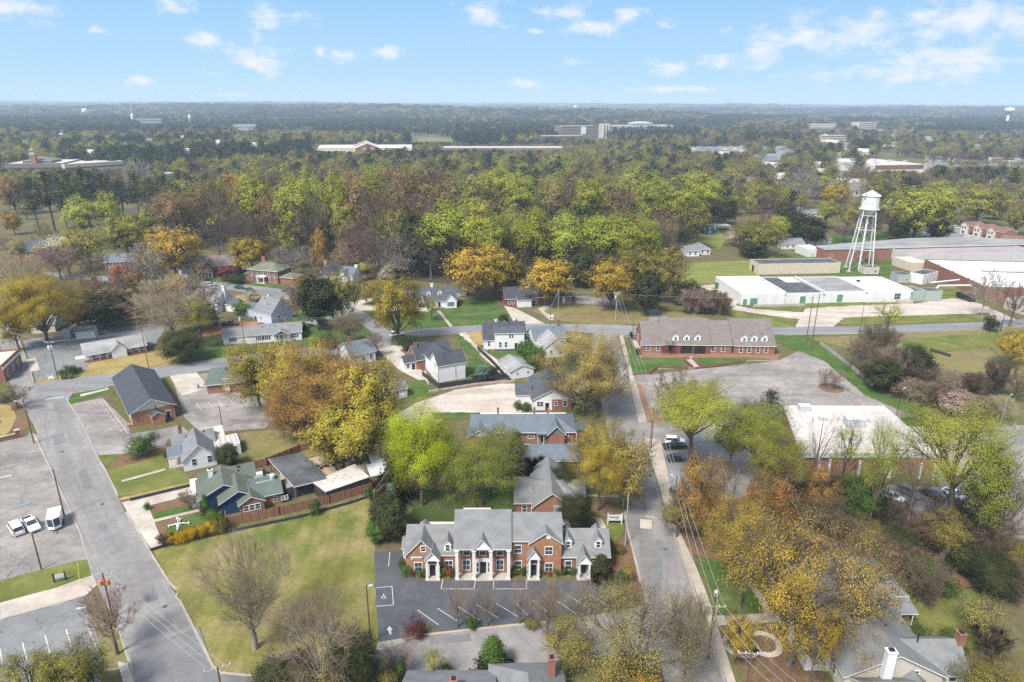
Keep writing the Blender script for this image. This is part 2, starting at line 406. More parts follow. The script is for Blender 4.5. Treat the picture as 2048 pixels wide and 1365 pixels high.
        s.win('f', yf, x, z+.2, ww, wh, parent=o, sty='thin'); return o
    def chimney(s, x, y, z0, z1, w=.7, d=.6, m='brick'):
        c = MB(); c.box(x-w/2, x+w/2, y-d/2, y+d/2, z0, z1); c.box(x-w/2-.08, x+w/2+.08, y-d/2-.08, y+d/2+.08, z1, z1+.15)
        o = c.build('chimney', M[m], s.root); MB().box(x-w*.28, x+w*.28, y-d*.28, y+d*.28, z1+.15, z1+.4).build('flue', M['black_metal'], o); return o
    def box(s, name, x0, x1, y0, y1, z0, z1, m): return MB().box(x0, x1, y0, y1, z0, z1).build(name, M[m], s.root)
    def column(s, x, y, z0, z1, r=.16, m='white_paint', sq=False):
        c = MB(); c.box(x-r*1.4, x+r*1.4, y-r*1.4, y+r*1.4, z0, z0+.18); c.box(x-r*1.4, x+r*1.4, y-r*1.4, y+r*1.4, z1-.15, z1)
        if sq: c.box(x-r, x+r, y-r, y+r, z0+.18, z1-.15)
        else: c.tube((x,y,z0+.18), (x,y,z1-.15), r, r*.85, 10)
        return c.build('column', M[m], s.root)
    def portico(s, x0, x1, yf, yb, h, rh, cols, rm='sh_grey', floor='concrete', rback=None, z0=.0, r=.17, sq=True):
        m = MB(); xm = (x0+x1)/2; ov = .22; sl = rh/((x1-x0)/2); t = .14; rb = yb+2.2 if rback is None else rback
        m.box(x0, x1, yf, yb, h-.35, h, 1); m.ext([(x0+.02, h), (x1-.02, h), (xm, h+rh-.02)], 'y', yf+.12, yb, [1]*5)
        m.ext([(x0-ov, h-ov*sl), (xm, h+rh), (x1+ov, h-ov*sl), (x1+ov, h-ov*sl+t), (xm, h+rh+t), (x0-ov, h-ov*sl+t)], 'y', yf-ov, rb, [1,1,1,0,0,1,1,1])
        o = m.build('portico', [M[rm], M['trim']], s.root)
        for x in cols: s.column(x, yf+.25, z0+.14, h-.35, r, sq=sq)
        s.box('step', x0-.1, x1+.1, yf-.25, yb, -.05, z0+.14, floor); return o
# ------------------------------------------------------------------ ground materials
GM = {}
GM['base'] = ground('ground_mix', [(.25,(.075,.055,.038)), (.42,(.115,.09,.05)), (.55,(.10,.10,.035)), (.68,(.15,.125,.065)), (.8,(.085,.07,.045))], .035, .9, .35)
GM['vacant'] = ground('vacant_grass', [(.3,(.10,.115,.022)), (.43,(.15,.145,.035)), (.54,(.205,.175,.065)), (.7,(.27,.205,.105))], .085, 1.7, .25, patch=((.075,.11,.02), .06, .53, .66), streak=(.9,.05,1), rz=rad(4))
GM['lawn'] = ground('lawn_grass', [(.3,(.065,.095,.02)), (.5,(.12,.13,.03)), (.72,(.19,.165,.06))], .12, 1.8, .25)
GM['green'] = ground('green_grass', [(.28,(.035,.072,.016)), (.48,(.055,.10,.02)), (.64,(.095,.115,.035)), (.8,(.14,.125,.055))], .16, 2., .3)
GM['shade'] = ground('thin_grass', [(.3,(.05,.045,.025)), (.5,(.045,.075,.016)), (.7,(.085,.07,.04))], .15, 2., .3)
GM['olive'] = ground('olive_grass', [(.3,(.12,.12,.035)), (.5,(.175,.15,.06)), (.7,(.15,.10,.06))], .08, 1.6, .25)
GM['field'] = ground('field_grass', [(.3,(.135,.155,.035)), (.6,(.18,.185,.05)), (.8,(.22,.20,.08))], .03, .8, .15, streak=(.05,.6,1))
GM['straw'] = ground('straw_grass', [(.3,(.21,.165,.05)), (.6,(.30,.22,.09)), (.8,(.19,.17,.045))], .12, 1.6, .2)
GM['litter'] = ground('leaf_litter', [(.3,(.10,.06,.035)), (.55,(.16,.10,.055)), (.75,(.09,.065,.04))], .2, 2.2, .35)
GM['mulch'] = ground('red_mulch', [(.3,(.18,.095,.062)), (.7,(.255,.145,.095))], .4, 2.5, .3)
GM['clay'] = ground('red_clay', [(.3,(.30,.13,.055)), (.7,(.36,.19,.10))], .2, 1.5, .25)
GM['gravel'] = ground('pale_gravel', [(.3,(.34,.28,.225)), (.5,(.42,.36,.30)), (.7,(.46,.41,.36))], .06, 2.5, .15, streak=(.1,.5,1))
GM['patio'] = ground('patio_paving', [(.3,(.33,.26,.19)), (.7,(.42,.34,.26))], .3, 2.5, .2)
GM['asphalt'] = ground('aged_asphalt', [(.28,(.165,.155,.145)), (.5,(.215,.203,.19)), (.74,(.265,.247,.228))], .06, 3., .1, streak=(.05,.7,1), rz=rad(-52), patch=((.15,.147,.142), .035, .58, .64))
GM['asphalt_y'] = ground('street_asphalt', [(.28,(.165,.155,.145)), (.5,(.21,.198,.186)), (.74,(.255,.24,.222))], .06, 3., .12, streak=(.7,.05,1), rz=rad(-7), patch=((.15,.146,.14), .04, .57, .63))
GM['asphalt_dk'] = ground('new_asphalt', [(.3,(.14,.14,.14)), (.7,(.185,.183,.178))], .1, 3., .1)
GM['asphalt_cool'] = ground('cool_asphalt', [(.3,(.165,.165,.165)), (.7,(.22,.22,.215))], .08, 3., .1, streak=(.03,.4,1))
GM['lot'] = ground('worn_lot', [(.28,(.15,.14,.13)), (.5,(.235,.21,.19)), (.72,(.305,.275,.248))], .07, 2., .18, cracks=.07, streak=(.08,.5,1), patch=((.13,.125,.12), .11, .6, .72), mid=.16)
GM['lot_dark'] = ground('sealed_lot', [(.3,(.06,.063,.07)), (.55,(.078,.081,.087)), (.75,(.10,.102,.105))], .12, 3., .12, patch=((.12,.12,.118), .09, .6, .75))
GM['lot_grey'] = ground('grey_lot', [(.3,(.145,.148,.15)), (.7,(.205,.205,.20))], .08, 2.5, .12, cracks=.11)
GM['concrete'] = ground('concrete_slab', [(.3,(.36,.315,.26)), (.7,(.46,.41,.35))], .15, 2.5, .1, streak=(.5,.5,1))
GM['walk'] = ground('sidewalk_concrete', [(.3,(.30,.255,.205)), (.7,(.40,.345,.285))], .2, 2.5, .12)
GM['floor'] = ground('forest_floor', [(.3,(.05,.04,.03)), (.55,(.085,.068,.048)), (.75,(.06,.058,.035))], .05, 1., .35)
GM['farland'] = ground('wood_floor', [(.3,(.06,.055,.04)), (.5,(.085,.075,.05)), (.7,(.10,.10,.05))], .012, .3, .35)
# base sheet: fine near the camera, out to the horizon
def big_ground():
    mb = MB(); R = 45000.
    mb.add([(-R,-2000,0),(R,-2000,0),(R,R,0),(-R,R,0)], [(0,1,2,3)])
    return structure('ground', mb, ground('terrain', [(.25,(.075,.055,.038)), (.42,(.115,.09,.05)), (.55,(.10,.10,.035)), (.68,(.15,.125,.065)), (.8,(.085,.07,.045))], .035, .9, .35))
big_ground()
ZL = {'a': .008, 'l': .05, 'r': .11, 's': .15}
def S(name, cls, m, *pts):
    ZL[cls] += .0022 if cls in 'al' else .004
    return sheet(name, pts, ZL[cls], GM[m])
# lawns and soil
S('lawn','a','vacant',(305,1102),(330,1090),(460,1062),(600,1030),(742,988),(750,1100),(757,1290),(742,1305),(640,1335),(512,1354),(445,1345),(422,1328),(355,1195))
S('lawn','a','lawn',(209,941),(327,910),(342,937),(369,945),(385,962),(388,972),(236,994))
S('lawn','a','lawn',(191,912),(240,908),(250,918),(212,928))
S('litter','a','litter',(240,908),(335,885),(345,905),(215,940))
S('garden_soil','a','litter',(287,1010),(385,985),(430,1040),(445,1062),(330,1092))
S('lawn','a','green',(305,1027),(350,1015),(388,1011),(385,1022),(312,1040))
S('lawn','a','green',(330,1052),(395,1026),(425,1040),(440,1054),(335,1080))
S('lawn','a','green',(136,795),(217,771),(219,785),(140,808))
S('lawn','a','green',(222,787),(228,782),(264,845),(257,846))
S('lawn','a','lawn',(0,1160),(150,1122),(175,1118),(188,1150),(160,1170),(0,1207))
S('lawn','a','olive',(172,1250),(195,1225),(240,1270),(257,1325),(212,1342))
S('lawn','a','straw',(165,748),(180,725),(300,706),(325,698),(365,722),(350,733),(275,743),(150,764))
S('lawn','a','straw',(70,767),(84,752),(120,749),(125,762))
S('lawn','a','straw',(0,810),(20,812),(33,832),(22,860),(0,882))
S('planting_bed','a','litter',(10,800),(62,800),(70,840),(45,868),(20,864),(35,832),(22,812))
S('lawn','a','green',(395,688),(430,672),(440,695),(490,692),(487,711),(400,722),(390,704))
S('lawn','a','green',(608,650),(660,640),(735,655),(745,672),(690,690),(600,695))
S('lawn','a','green',(560,640),(640,612),(690,612),(660,640),(600,650))
S('lawn','a','green',(712,615),(760,612),(840,622),(905,618),(950,592),(985,598),(1012,625),(1030,640),(1026,647),(905,655),(824,660),(775,647))
S('lawn','a','green',(720,604),(770,593),(790,600),(760,607))
S('lawn','a','lawn',(630,575),(660,545),(700,550),(720,570),(690,590))
S('lawn','a','green',(495,566),(585,572),(560,584),(490,580))
S('lawn','a','green',(385,560),(470,548),(480,570),(400,572))
S('lawn','a','straw',(470,592),(525,588),(505,610),(475,610))
S('lawn','a','olive',(1062,622),(1120,608),(1200,612),(1300,620),(1380,628),(1440,645),(1440,652),(1160,648),(1105,641),(1085,632))
S('field','a','field',(1366,527),(1514,520),(1520,552),(1446,556),(1424,568),(1366,570))
S('field','a','field',(1345,470),(1440,462),(1450,480),(1440,500),(1365,490))
S('lawn','a','lawn',(1668,648),(1690,636),(1980,627),(1975,642),(1700,652))
S('lawn','a','lawn',(1445,610),(1500,630),(1590,634),(1588,655),(1541,656),(1470,642))
S('lawn','a','lawn',(1520,618),(1600,625),(1605,618),(1830,606),(1830,600),(1500,610))
S('lawn','a','green',(1535,535),(1690,530),(1790,520),(1780,550),(1690,562),(1660,545))
S('lawn','a','green',(1600,505),(1660,470),(1830,466),(1890,468),(1900,480),(1640,520),(1560,515))
S('lawn','a','lawn',(1845,580),(1920,565),(1990,590),(1985,605),(1850,605))
S('field','a','olive',(1610,676),(1800,668),(2100,652),(2100,780),(1900,740),(1800,750),(1700,700))
S('lawn','a','lawn',(1700,690),(1800,680),(2000,665),(2048,690),(1900,705),(1780,720))
S('lawn','a','green',(1545,670),(1615,673),(1700,722),(1765,785),(1875,835),(1840,838),(1730,792),(1650,724),(1600,704),(1565,692))
S('lawn','a','green',(1800,836),(1850,832),(1850,852),(1805,852))
S('lawn','a','green',(1250,668),(1270,703),(1352,713),(1372,736),(1316,737),(1298,750),(1266,752))
S('lawn','a','green',(1388,715),(1500,712),(1530,720),(1400,733))
S('mulch','a','mulch',(1270,703),(1280,700),(1562,706),(1556,722),(1500,716),(1280,716))
S('lawn','a','green',(1392,1115),(1440,1108),(1540,1180),(1532,1232),(1436,1234))
S('lawn','a','lawn',(1560,1232),(1640,1160),(1960,1180),(1960,1300),(1700,1280))
S('litter','a','litter',(1450,1255),(1640,1250),(1650,1400),(1500,1400))
S('litter','a','litter',(1340,1060),(1440,1050),(1600,1010),(2100,1090),(2100,1180),(1640,1165),(1500,1130),(1385,1115))
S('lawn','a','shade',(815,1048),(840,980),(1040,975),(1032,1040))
S('lawn','a','green',(950,985),(1035,978),(1030,1020),(960,1022))
S('lawn','a','lawn',(1150,985),(1238,982),(1250,1062),(1228,1090),(1198,1052),(1160,1030))
S('planting_bed','a','litter',(1215,1090),(1262,1080),(1285,1180),(1235,1200),(1225,1150))
S('lawn','a','green',(936,720),(956,716),(986,738),(1003,757),(936,760))
S('lawn','a','green',(800,765),(850,760),(872,790),(800,800))
S('lawn','a','green',(908,668),(915,666),(960,706),(950,716),(930,705))
S('lawn','a','green',(985,706),(1070,698),(1090,735),(1072,752),(1010,725))
S('lawn','a','green',(860,826),(960,826),(955,838),(870,840))
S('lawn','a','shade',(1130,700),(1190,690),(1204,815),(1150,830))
S('lawn','a','green',(785,672),(838,672),(820,690),(780,692))
S('soil','a','litter',(800,700),(850,695),(850,745),(830,735))
S('soil','a','olive',(480,868),(640,850),(760,885),(640,912),(560,932),(500,922))
S('soil','a','clay',(395,652),(440,640),(530,645),(445,668),(397,677))
# lots, drives and yards
S('parking_lot','l','lot_dark',(748,1105),(803,1104),(806,1148),(830,1160),(1205,1162),(1228,1180),(1225,1222),(1150,1230),(1060,1242),(880,1263),(850,1248),(812,1277),(757,1287))
S('gravel_yard','l','gravel',(770,850),(785,835),(830,808),(910,780),(1000,768),(1030,768),(1044,826),(900,830),(870,850))
S('parking_lot','l','lot',(139,810),(205,796),(255,846),(262,868),(330,858),(360,850),(378,865),(335,880),(330,895),(255,908),(192,912))
S('parking_lot','l','lot',(345,757),(470,738),(510,750),(548,830),(532,857),(445,864),(395,860),(368,835))
S('driveway','l','concrete',(338,752),(392,744),(410,766),(400,782),(364,792))
S('parking_lot','l','lot',(0,882),(62,866),(78,872),(118,955),(143,1015),(167,1090),(175,1120),(150,1124),(0,1162))
S('parking_lot','l','lot_grey',(0,1242),(165,1196),(182,1230),(200,1290),(206,1420),(0,1420))
S('gravel_alley','l','gravel',(0,1207),(100,1180),(187,1150),(200,1165),(172,1192),(0,1242))
S('parking_lot','l','lot',(1262,752),(1300,750),(1380,741),(1555,723),(1600,701),(1650,722),(1730,790),(1845,835),(1800,855),(1560,860),(1300,885),(1280,870))
S('parking_lot','l','asphalt_cool',(1290,872),(1600,855),(1610,965),(1430,1010),(1385,1070),(1340,1050),(1322,935))
S('parking_lot','l','lot',(1600,962),(1870,975),(2100,985),(2100,1085),(1800,1062),(1640,1020))
S('parking_lot','l','lot',(1850,856),(2100,850),(2100,985),(1880,975))
S('parking_lot','l','lot_grey',(1985,858),(2100,850),(2100,890),(2000,893))
S('parking_lot','l','lot_grey',(46,682),(130,668),(300,648),(330,660),(310,690),(180,726),(165,748),(120,750),(72,764))
S('gravel_yard','l','gravel',(1590,656),(1610,618),(1700,612),(1830,608),(1905,597),(1960,608),(2060,652),(1995,652),(1978,627),(1688,636),(1665,656))
S('gravel_path','l','gravel',(1460,608),(1500,618),(1610,626),(1603,640),(1520,629),(1465,620))
S('gravel_yard','l','gravel',(1395,572),(1445,568),(1480,600),(1470,615),(1440,590))
S('driveway','l','concrete',(1008,612),(1032,618),(1090,648),(1030,649))
S('driveway','l','lot',(1150,592),(1240,600),(1245,614),(1150,608))
S('driveway','l','lot',(1298,620),(1318,620),(1352,650),(1300,652))
S('driveway','l','concrete',(752,694),(770,678),(800,690),(852,742),(858,772),(800,742),(766,712))
S('driveway','l','concrete',(910,667),(932,664),(960,697),(997,722),(1014,752),(1006,752),(955,706))
S('soil','l','straw',(934,667),(962,660),(968,692),(950,690))
S('driveway','l','concrete',(700,606),(760,592),(830,578),(832,584),(765,598),(722,610),(800,612),(860,618),(860,624),(770,622),(705,622))
S('path','l','walk',(873,622),(880,622),(906,654),(899,654))
S('path','l','walk',(1075,618),(1105,606),(1160,602),(1160,606),(1108,611),(1088,622),(1108,641),(1100,642))
S('patio','l','patio',(560,935),(640,912),(720,906),(748,925),(742,968),(640,975),(560,985))
S('forecourt','l','concrete',(243,1006),(385,973),(397,985),(380,992),(297,1013),(322,1078),(328,1090),(304,1102))
S('path','l','walk',(297,1043),(395,1020),(400,1024),(300,1048))
S('path','l','concrete',(1110,989),(1240,992),(1240,996),(1112,993))
S('path','l','concrete',(1165,1018),(1180,1016),(1200,1034),(1213,1056),(1203,1060),(1190,1040))
S('path','l','walk',(1490,1165),(1500,1163),(1515,1180),(1535,1205),(1540,1230),(1528,1230),(1524,1210),(1508,1188))
S('path','l','walk',(1432,1233),(1560,1227),(1560,1246),(1436,1253))
S('path','l','concrete',(243,885),(340,862),(340,866),(245,890)) if False else None
S('path','l','walk',(243,962),(330,938),(332,942),(245,966))
S('lawn','l','straw',(239,998),(388,964),(388,969),(240,1003))
S('path','l','walk',(1402,736),(1382,714),(1378,714),(1394,737))
S('driveway','l','lot',(560,650),(640,640),(690,625),(700,632),(640,652),(580,660))
S('parking_lot','l','asphalt_cool',(1850,462),(1990,452),(2000,475),(1880,478),(1840,472))
# ring beds of gravel in the front garden
def ring(cx, cy, r, w=.9, m='gravel'):
    x, y, _ = G(cx, cy); n = 28; mb = MB(); vs = []; z = .19
    for i in range(n):
        a = 2*math.pi*i/n
        vs += [(x+r*math.cos(a), y+r*math.sin(a), z), (x+(r-w)*math.cos(a), y+(r-w)*math.sin(a), z)]
    mb.add(vs, [(2*i, (2*i+2) % (2*n), (2*i+3) % (2*n), 2*i+1) for i in range(n)])
    return structure('path', mb, GM[m])
ring(1481, 1292, 2.6); ring(1528, 1290, 2.6)
def disc(name, px, py, r, m, z=.012):
    x, y, _ = G(px, py); return sheet(name, [(x+r*math.cos(2*math.pi*i/24), y+r*math.sin(2*math.pi*i/24)) for i in range(24)], z+.01, GM[m], world=True)
# roads
S('road','r','asphalt_cool',(70,768),(275,741),(482,711),(640,694),(700,688),(760,680),(824,660),(900,654),(1024,648),(1130,649),(1231,650),(1274,653),(1400,656),(1541,656),(1673,654),(1800,651),(1961,645),(2120,634),(2120,648),(2011,656),(1806,665),(1611,671),(1400,672),(1231,671),(1130,663),(1061,660),(962,663),(837,673),(790,690),(760,700),(640,715),(500,732),(370,748),(140,788),(60,800))
S('road','r','asphalt_cool',(760,684),(740,662),(700,634),(640,612),(575,600),(512,590),(450,580),(385,572),(320,570),(250,565),(160,560),(90,552),(90,545),(160,550),(250,556),(320,560),(385,562),(450,566),(520,574),(600,584),(690,605),(745,635),(790,672))
S('road','r','asphalt',(-60,560),(0,606),(20,640),(40,690),(56,731),(66,760),(80,790),(135,806),(162,847),(190,910),(235,990),(250,1025),(282,1075),(305,1117),(355,1195),(425,1335),(440,1349),(470,1420),(280,1420),(257,1325),(235,1255),(205,1195),(185,1150),(160,1062),(110,957),(67,850),(30,790),(10,740),(0,690),(-60,640))
S('road','r','asphalt',(420,1328),(440,1349),(512,1356),(640,1338),(747,1302),(847,1276),(1024,1254),(1104,1246),(1292,1213),(1315,1302),(1180,1318),(1060,1330),(900,1345),(700,1385),(470,1420),(455,1400))
S('road','r','asphalt_y',(1274,1135),(1254,1057),(1241,977),(1222,890),(1204,815),(1192,750),(1183,700),(1186,668),(1234,668),(1246,715),(1259,765),(1264,792),(1276,847),(1286,876),(1306,940),(1334,1037),(1374,1145),(1399,1225),(1439,1337),(1470,1430),(1340,1440),(1330,1365),(1310,1290))
S('road_patch','r','asphalt_dk',(260,1306),(320,1284),(398,1255),(424,1328),(441,1349),(468,1420),(281,1420))
S('road_patch','r','asphalt_cool',(76,768),(140,762),(150,780),(136,805),(88,800))
# kerbs and sidewalks
kerb([(0,600),(20,636),(40,686),(57,731),(67,764)], .3)
kerb([(137,806),(163,847),(191,910),(212,944)], .45, .1); kerb([(212,944),(236,992)], .35)
kerb([(252,1025),(284,1075),(306,1115),(338,1165)], .4); kerb([(360,1203),(426,1334),(441,1347),(512,1354),(640,1336),(747,1300)], .4)
kerb([(338,1165),(352,1180),(358,1178)], .35); kerb([(360,1203),(352,1196),(354,1188)], .35)
kerb([(68,870),(110,957),(160,1062),(187,1150)], .4, .1)
kerb([(205,1250),(238,1262),(258,1325),(250,1336),(212,1342),(205,1325),(172,1245)], .3)
kerb([(0,1240),(165,1194),(172,1192)], .35); kerb([(142,1310),(190,1292)], .3)
kerb([(812,1279),(850,1271),(1024,1252),(1104,1245)], .45)
kerb([(1241,977),(1254,1057),(1274,1135),(1280,1165)], .35)
kerb([(140,788),(200,778),(217,775)], .35); kerb([(228,773),(370,747)], .35); kerb([(140,789),(133,796),(137,806)], .3)
kerb([(837,674),(962,664),(1061,661)], .35); kerb([(1240,672),(1274,675)], .35)
kerb([(1570,671),(1806,666),(2011,657),(2100,649)], .4); kerb([(1336,1037),(1376,1145),(1401,1225),(1441,1337),(1472,1430)], .35)
kerb([(1268,753),(1299,750)], .3); kerb([(1316,738),(1372,737),(1400,737),(1500,722),(1558,722)], .35)
slab('sidewalk', [(1238,672),(1246,671),(1266,750),(1274,775),(1294,845),(1277,847),(1266,800),(1258,752)], .13, GM['walk'])
slab('sidewalk', [(1287,876),(1320,880),(1332,930),(1343,985),(1350,1045),(1336,1037),(1308,940)], .13, GM['walk'])
slab('sidewalk', [(1340,1046),(1350,1045),(1391,1132),(1414,1190),(1434,1250),(1471,1365),(1480,1400),(1464,1400),(1452,1365),(1416,1250),(1394,1190),(1378,1145)], .14, GM['walk'])
slab('sidewalk', [(235,1325),(256,1328),(286,1420),(262,1420)], .12, GM['concrete'])
slab('sidewalk', [(52,721),(72,716),(80,741),(62,744)], .12, GM['concrete'])
slab('verge', [(1274,770),(1283,768),(1300,810),(1322,838),(1325,845),(1296,846)], .1, GM['mulch'])
slab('sidewalk', [(160,790),(217,777),(217,780),(162,794)], .1, GM['concrete'])
slab('verge', [(112,958),(124,962),(150,1030),(175,1085),(182,1118),(175,1120),(162,1066)], .07, GM['gravel'])
slab('apron', [(750,1303),(757,1286),(812,1277),(812,1284),(770,1300)], .13, GM['concrete'])
# repairs, stains and covers on the asphalt
rp = random.Random(3)
for (px, py, w_, l_, an, m_) in ((118,880,2.2,5,-52,'asphalt_dk'), (170,960,1.4,9,-52,'asphalt_dk'), (262,1120,3,2.2,35,'asphalt'), (215,1075,1.2,12,-50,'asphalt_cool'), (300,1190,1.6,4,-52,'asphalt_dk'), (1262,905,1.2,6,83,'asphalt_dk'), (1292,1050,2.2,3,80,'concrete'), (1318,1120,1.2,11,78,'asphalt_dk'), (1345,1240,1.6,5,78,'asphalt_dk'), (560,704,1.5,5,18,'asphalt_dk'), (1000,655,1.2,8,2,'asphalt_dk'), (1450,664,1.4,9,0,'asphalt_dk'), (900,1280,1.5,6,8,'asphalt_dk'), (1760,660,1.2,6,0,'asphalt_dk')):
    x, y, _ = G(px, py); a = rad(an); c, n_ = math.cos(a), math.sin(a); ZL['s'] += .0012
    sheet('road_patch', [(x+c*u*l_/2-n_*v*w_/2, y+n_*u*l_/2+c*v*w_/2) for u, v in ((-1,-1),(1,-1),(1,1),(-1,1))], ZL['s'], GM[m_], world=True)
for (px, py) in ((125,905),(205,1010),(330,1215),(1275,960),(1330,1100),(640,697),(1120,657)):
    x, y, _ = G(px, py); mb = MB(); mb.lathe([(.36,.1),(.36,.176)], 14, 0, (x, y)); structure('manhole_cover', mb, M['roof_tar'])
# painted markings
def px_arrow(pts, z): return sheet('marking', pts, z, M['stripe'])
mk_lot = bpy.data.objects['parking_lot']
Z = .085
lines(mk_lot, [((780,1105),(777,1134)), ((751,1177),(784,1174)), ((784,1174),(787,1211)), ((752,1214),(787,1211)), ((886,1159),(882,1179)), ((882,1179),(949,1179)), ((951,1159),(948,1179)), ((987,1159),(987,1179)), ((987,1179),(1053,1179)), ((1053,1159),(1053,1179)),
      ((835,1221),(877,1251)), ((875,1218),(917,1245)), ((915,1214),(958,1241)), ((953,1211),(998,1238)), ((993,1208),(1036,1235)), ((1029,1204),(1057,1234)), ((1067,1202),(1103,1232)), ((1113,1202),(1150,1228)), ((1142,1195),(1182,1222)), ((1180,1192),(1216,1212))], Z)
lots = [o for o in bpy.data.objects if o.name.startswith('parking_lot')]
lines(lots[1], [((208,802),(256,868))], Z, .12)
mb = MB()
for k in range(9):
    t0 = .05+k*.105; p = G(208+48*t0, 802+66*t0); q = G(208+48*(t0+.07), 802+66*(t0+.07)); ribbon(mb, [(p[0]-1.2, p[1]), (q[0]-1.2, q[1])], .2, .05, .2)
mb.build('wheel_stop', M['concrete'], lots[1])
lines(lots[2], [((392,806),(403,822)), ((415,804),(426,818)), ((436,800),(447,814)), ((456,797),(468,810)), ((478,795),(489,806))], Z)
lines(lots[4], [((0,1299),(6,1335)), ((45,1286),(55,1325)), ((90,1272),(101,1310)), ((132,1259),(144,1296))], Z, .16)
lines(lots[-3] if len(lots) > 9 else lots[-1], [((2012,850),(2030,872)), ((2030,849),(2048,870))], Z)
road = [o for o in bpy.data.objects if o.name.startswith('road')]
ZR = .143
lines(road[2], [((90,800),(128,795))], ZR, .5)
lines(road[2], [((233,1175),(250,1174))], ZR, .15); lines(road[4], [((1290,1034),(1324,1038))], ZR, .4, 'concrete')
def shape(parent, name, quads, z, m='stripe'):
    mb = MB()
    for q in quads: mb.add([(*G(*p)[:2], z) for p in q], [tuple(range(len(q)))])
    # keep every face pointing up
    for i, f in enumerate(mb.f):
        v = [mb.v[k] for k in f]; a = sum(v[k][0]*v[(k+1)%len(v)][1]-v[(k+1)%len(v)][0]*v[k][1] for k in range(len(v)))
        if a < 0: mb.f[i] = f[::-1]
    return mb.build(name, M[m], parent)
shape(mk_lot, 'arrow_marking', [[(773,1262),(779,1253),(786,1261)], [(777,1261.5),(782,1261),(783,1270),(779,1270.5)]], Z)
shape(lots[4], 'arrow_marking', [[(151,1219),(160,1215),(162,1220)], [(160,1216),(172,1214),(173,1216),(161,1219)]], Z+.01)
# wheelchair symbol
cx, cy, _ = G(767, 1195)
mb = MB(); rr = .3
for i in range(3, 15):
    a0, a1 = 2*math.pi*i/18+1.2, 2*math.pi*(i+1)/18+1.2
    ribbon(mb, [(cx+rr*math.cos(a0), cy-.09+rr*math.sin(a0)), (cx+rr*math.cos(a1), cy-.09+rr*math.sin(a1))], .1, Z-.004, Z)
ribbon(mb, [(cx-.06, cy+.45), (cx-.03, cy+.06), (cx+.24, cy+.06), (cx+.39, cy-.27), (cx+.51, cy-.24)], .1, Z, Z+.003)
ribbon(mb, [(cx-.06, cy+.27), (cx+.21, cy+.25)], .09, Z+.003, Z+.005)
mb.lathe([(.11, Z), (.11, Z+.004)], 10, 0, (cx-.07, cy+.6))
mb.build('wheelchair_symbol', M['stripe'], mk_lot)
# ------------------------------------------------------------------ trees: tapered trunk and limbs as one mesh, crown of leaf-sized faces or twigs as another
LM = {}
LM['gold'] = leafmat('leaf_gold', (.34,.24,.03), (.52,.385,.07))
LM['wood'] = leafmat('leaf_woodland', (.20,.225,.035), (.34,.36,.08))
LM['goldg'] = leafmat('leaf_yellow', (.32,.255,.035), (.50,.415,.08))
LM['tan'] = leafmat('leaf_tan', (.36,.265,.08), (.53,.41,.15))
LM['amber'] = leafmat('leaf_amber', (.335,.18,.055), (.49,.29,.095))
LM['lime'] = leafmat('leaf_lime', (.245,.27,.034), (.40,.42,.08))
LM['bright'] = leafmat('leaf_bright', (.28,.33,.014), (.46,.49,.04))
LM['olive'] = leafmat('leaf_olive', (.20,.18,.04), (.33,.295,.075))
LM['rust'] = leafmat('leaf_rust', (.215,.145,.065), (.33,.23,.11))
LM['pale'] = leafmat('leaf_pale', (.33,.30,.07), (.46,.41,.13))
LM['ever'] = leafmat('leaf_evergreen', (.028,.034,.015), (.062,.07,.03), .1)
LM['pine'] = leafmat('leaf_pine', (.026,.038,.022), (.058,.075,.04), .1)
LM['shrub'] = leafmat('leaf_shrub', (.045,.085,.02), (.10,.16,.035), .15)
LM['spruce'] = leafmat('leaf_spruce', (.10,.16,.14), (.20,.27,.25), .1)
LM['maroon'] = leafmat('leaf_maroon', (.085,.025,.03), (.17,.06,.06), .2)
LM['redbud'] = leafmat('leaf_red', (.25,.075,.05), (.36,.13,.09))
LM['purple'] = leafmat('leaf_purple', (.17,.13,.17), (.30,.25,.31))
LM['white'] = leafmat('leaf_white', (.40,.36,.27), (.55,.51,.40))
LM['forsythia'] = leafmat('leaf_forsythia', (.42,.25,.01), (.55,.36,.02))
LM['twig'] = leafmat('twig_brown', (.12,.088,.066), (.195,.148,.115), 0., .01)
LM['twig_tan'] = leafmat('twig_tan', (.235,.185,.12), (.34,.275,.19), 0., .01)
LM['twig_grey'] = leafmat('twig_grey', (.20,.185,.165), (.30,.28,.25), 0., .01)
LM['twig_olive'] = leafmat('twig_olive', (.20,.17,.105), (.30,.26,.165), 0., .01)
LM['twig_pink'] = leafmat('twig_pink', (.24,.165,.145), (.34,.25,.22), 0., .01)
mk('bark', (.115,.09,.072), var=.3, scale=2., sc=(1,1,.3), fine=6)
mk('bark_pale', (.235,.20,.16), var=.25, scale=2., sc=(1,1,.3), fine=6)

def fast_mesh(name, v, f, m, nrm=None):
    me = bpy.data.meshes.new(name); nv, nf, k = len(v), len(f), f.shape[1]
    me.vertices.add(nv); me.vertices.foreach_set('co', np.ascontiguousarray(v, dtype=np.float32).ravel())
    me.loops.add(nf*k); me.loops.foreach_set('vertex_index', np.ascontiguousarray(f, dtype=np.int32).ravel())
    me.polygons.add(nf); me.polygons.foreach_set('loop_start', np.arange(0, nf*k, k, dtype=np.int32)); me.polygons.foreach_set('loop_total', np.full(nf, k, dtype=np.int32))
    for q in (m if isinstance(m, list) else [m]): me.materials.append(q)
    if nrm is not None: me.attributes.new('clump', 'FLOAT_VECTOR', 'POINT').data.foreach_set('vector', np.ascontiguousarray(nrm, dtype=np.float32).ravel())
    me.update(calc_edges=True); return me
def unit(a): return a/np.maximum(np.linalg.norm(a, axis=-1, keepdims=True), 1e-9)
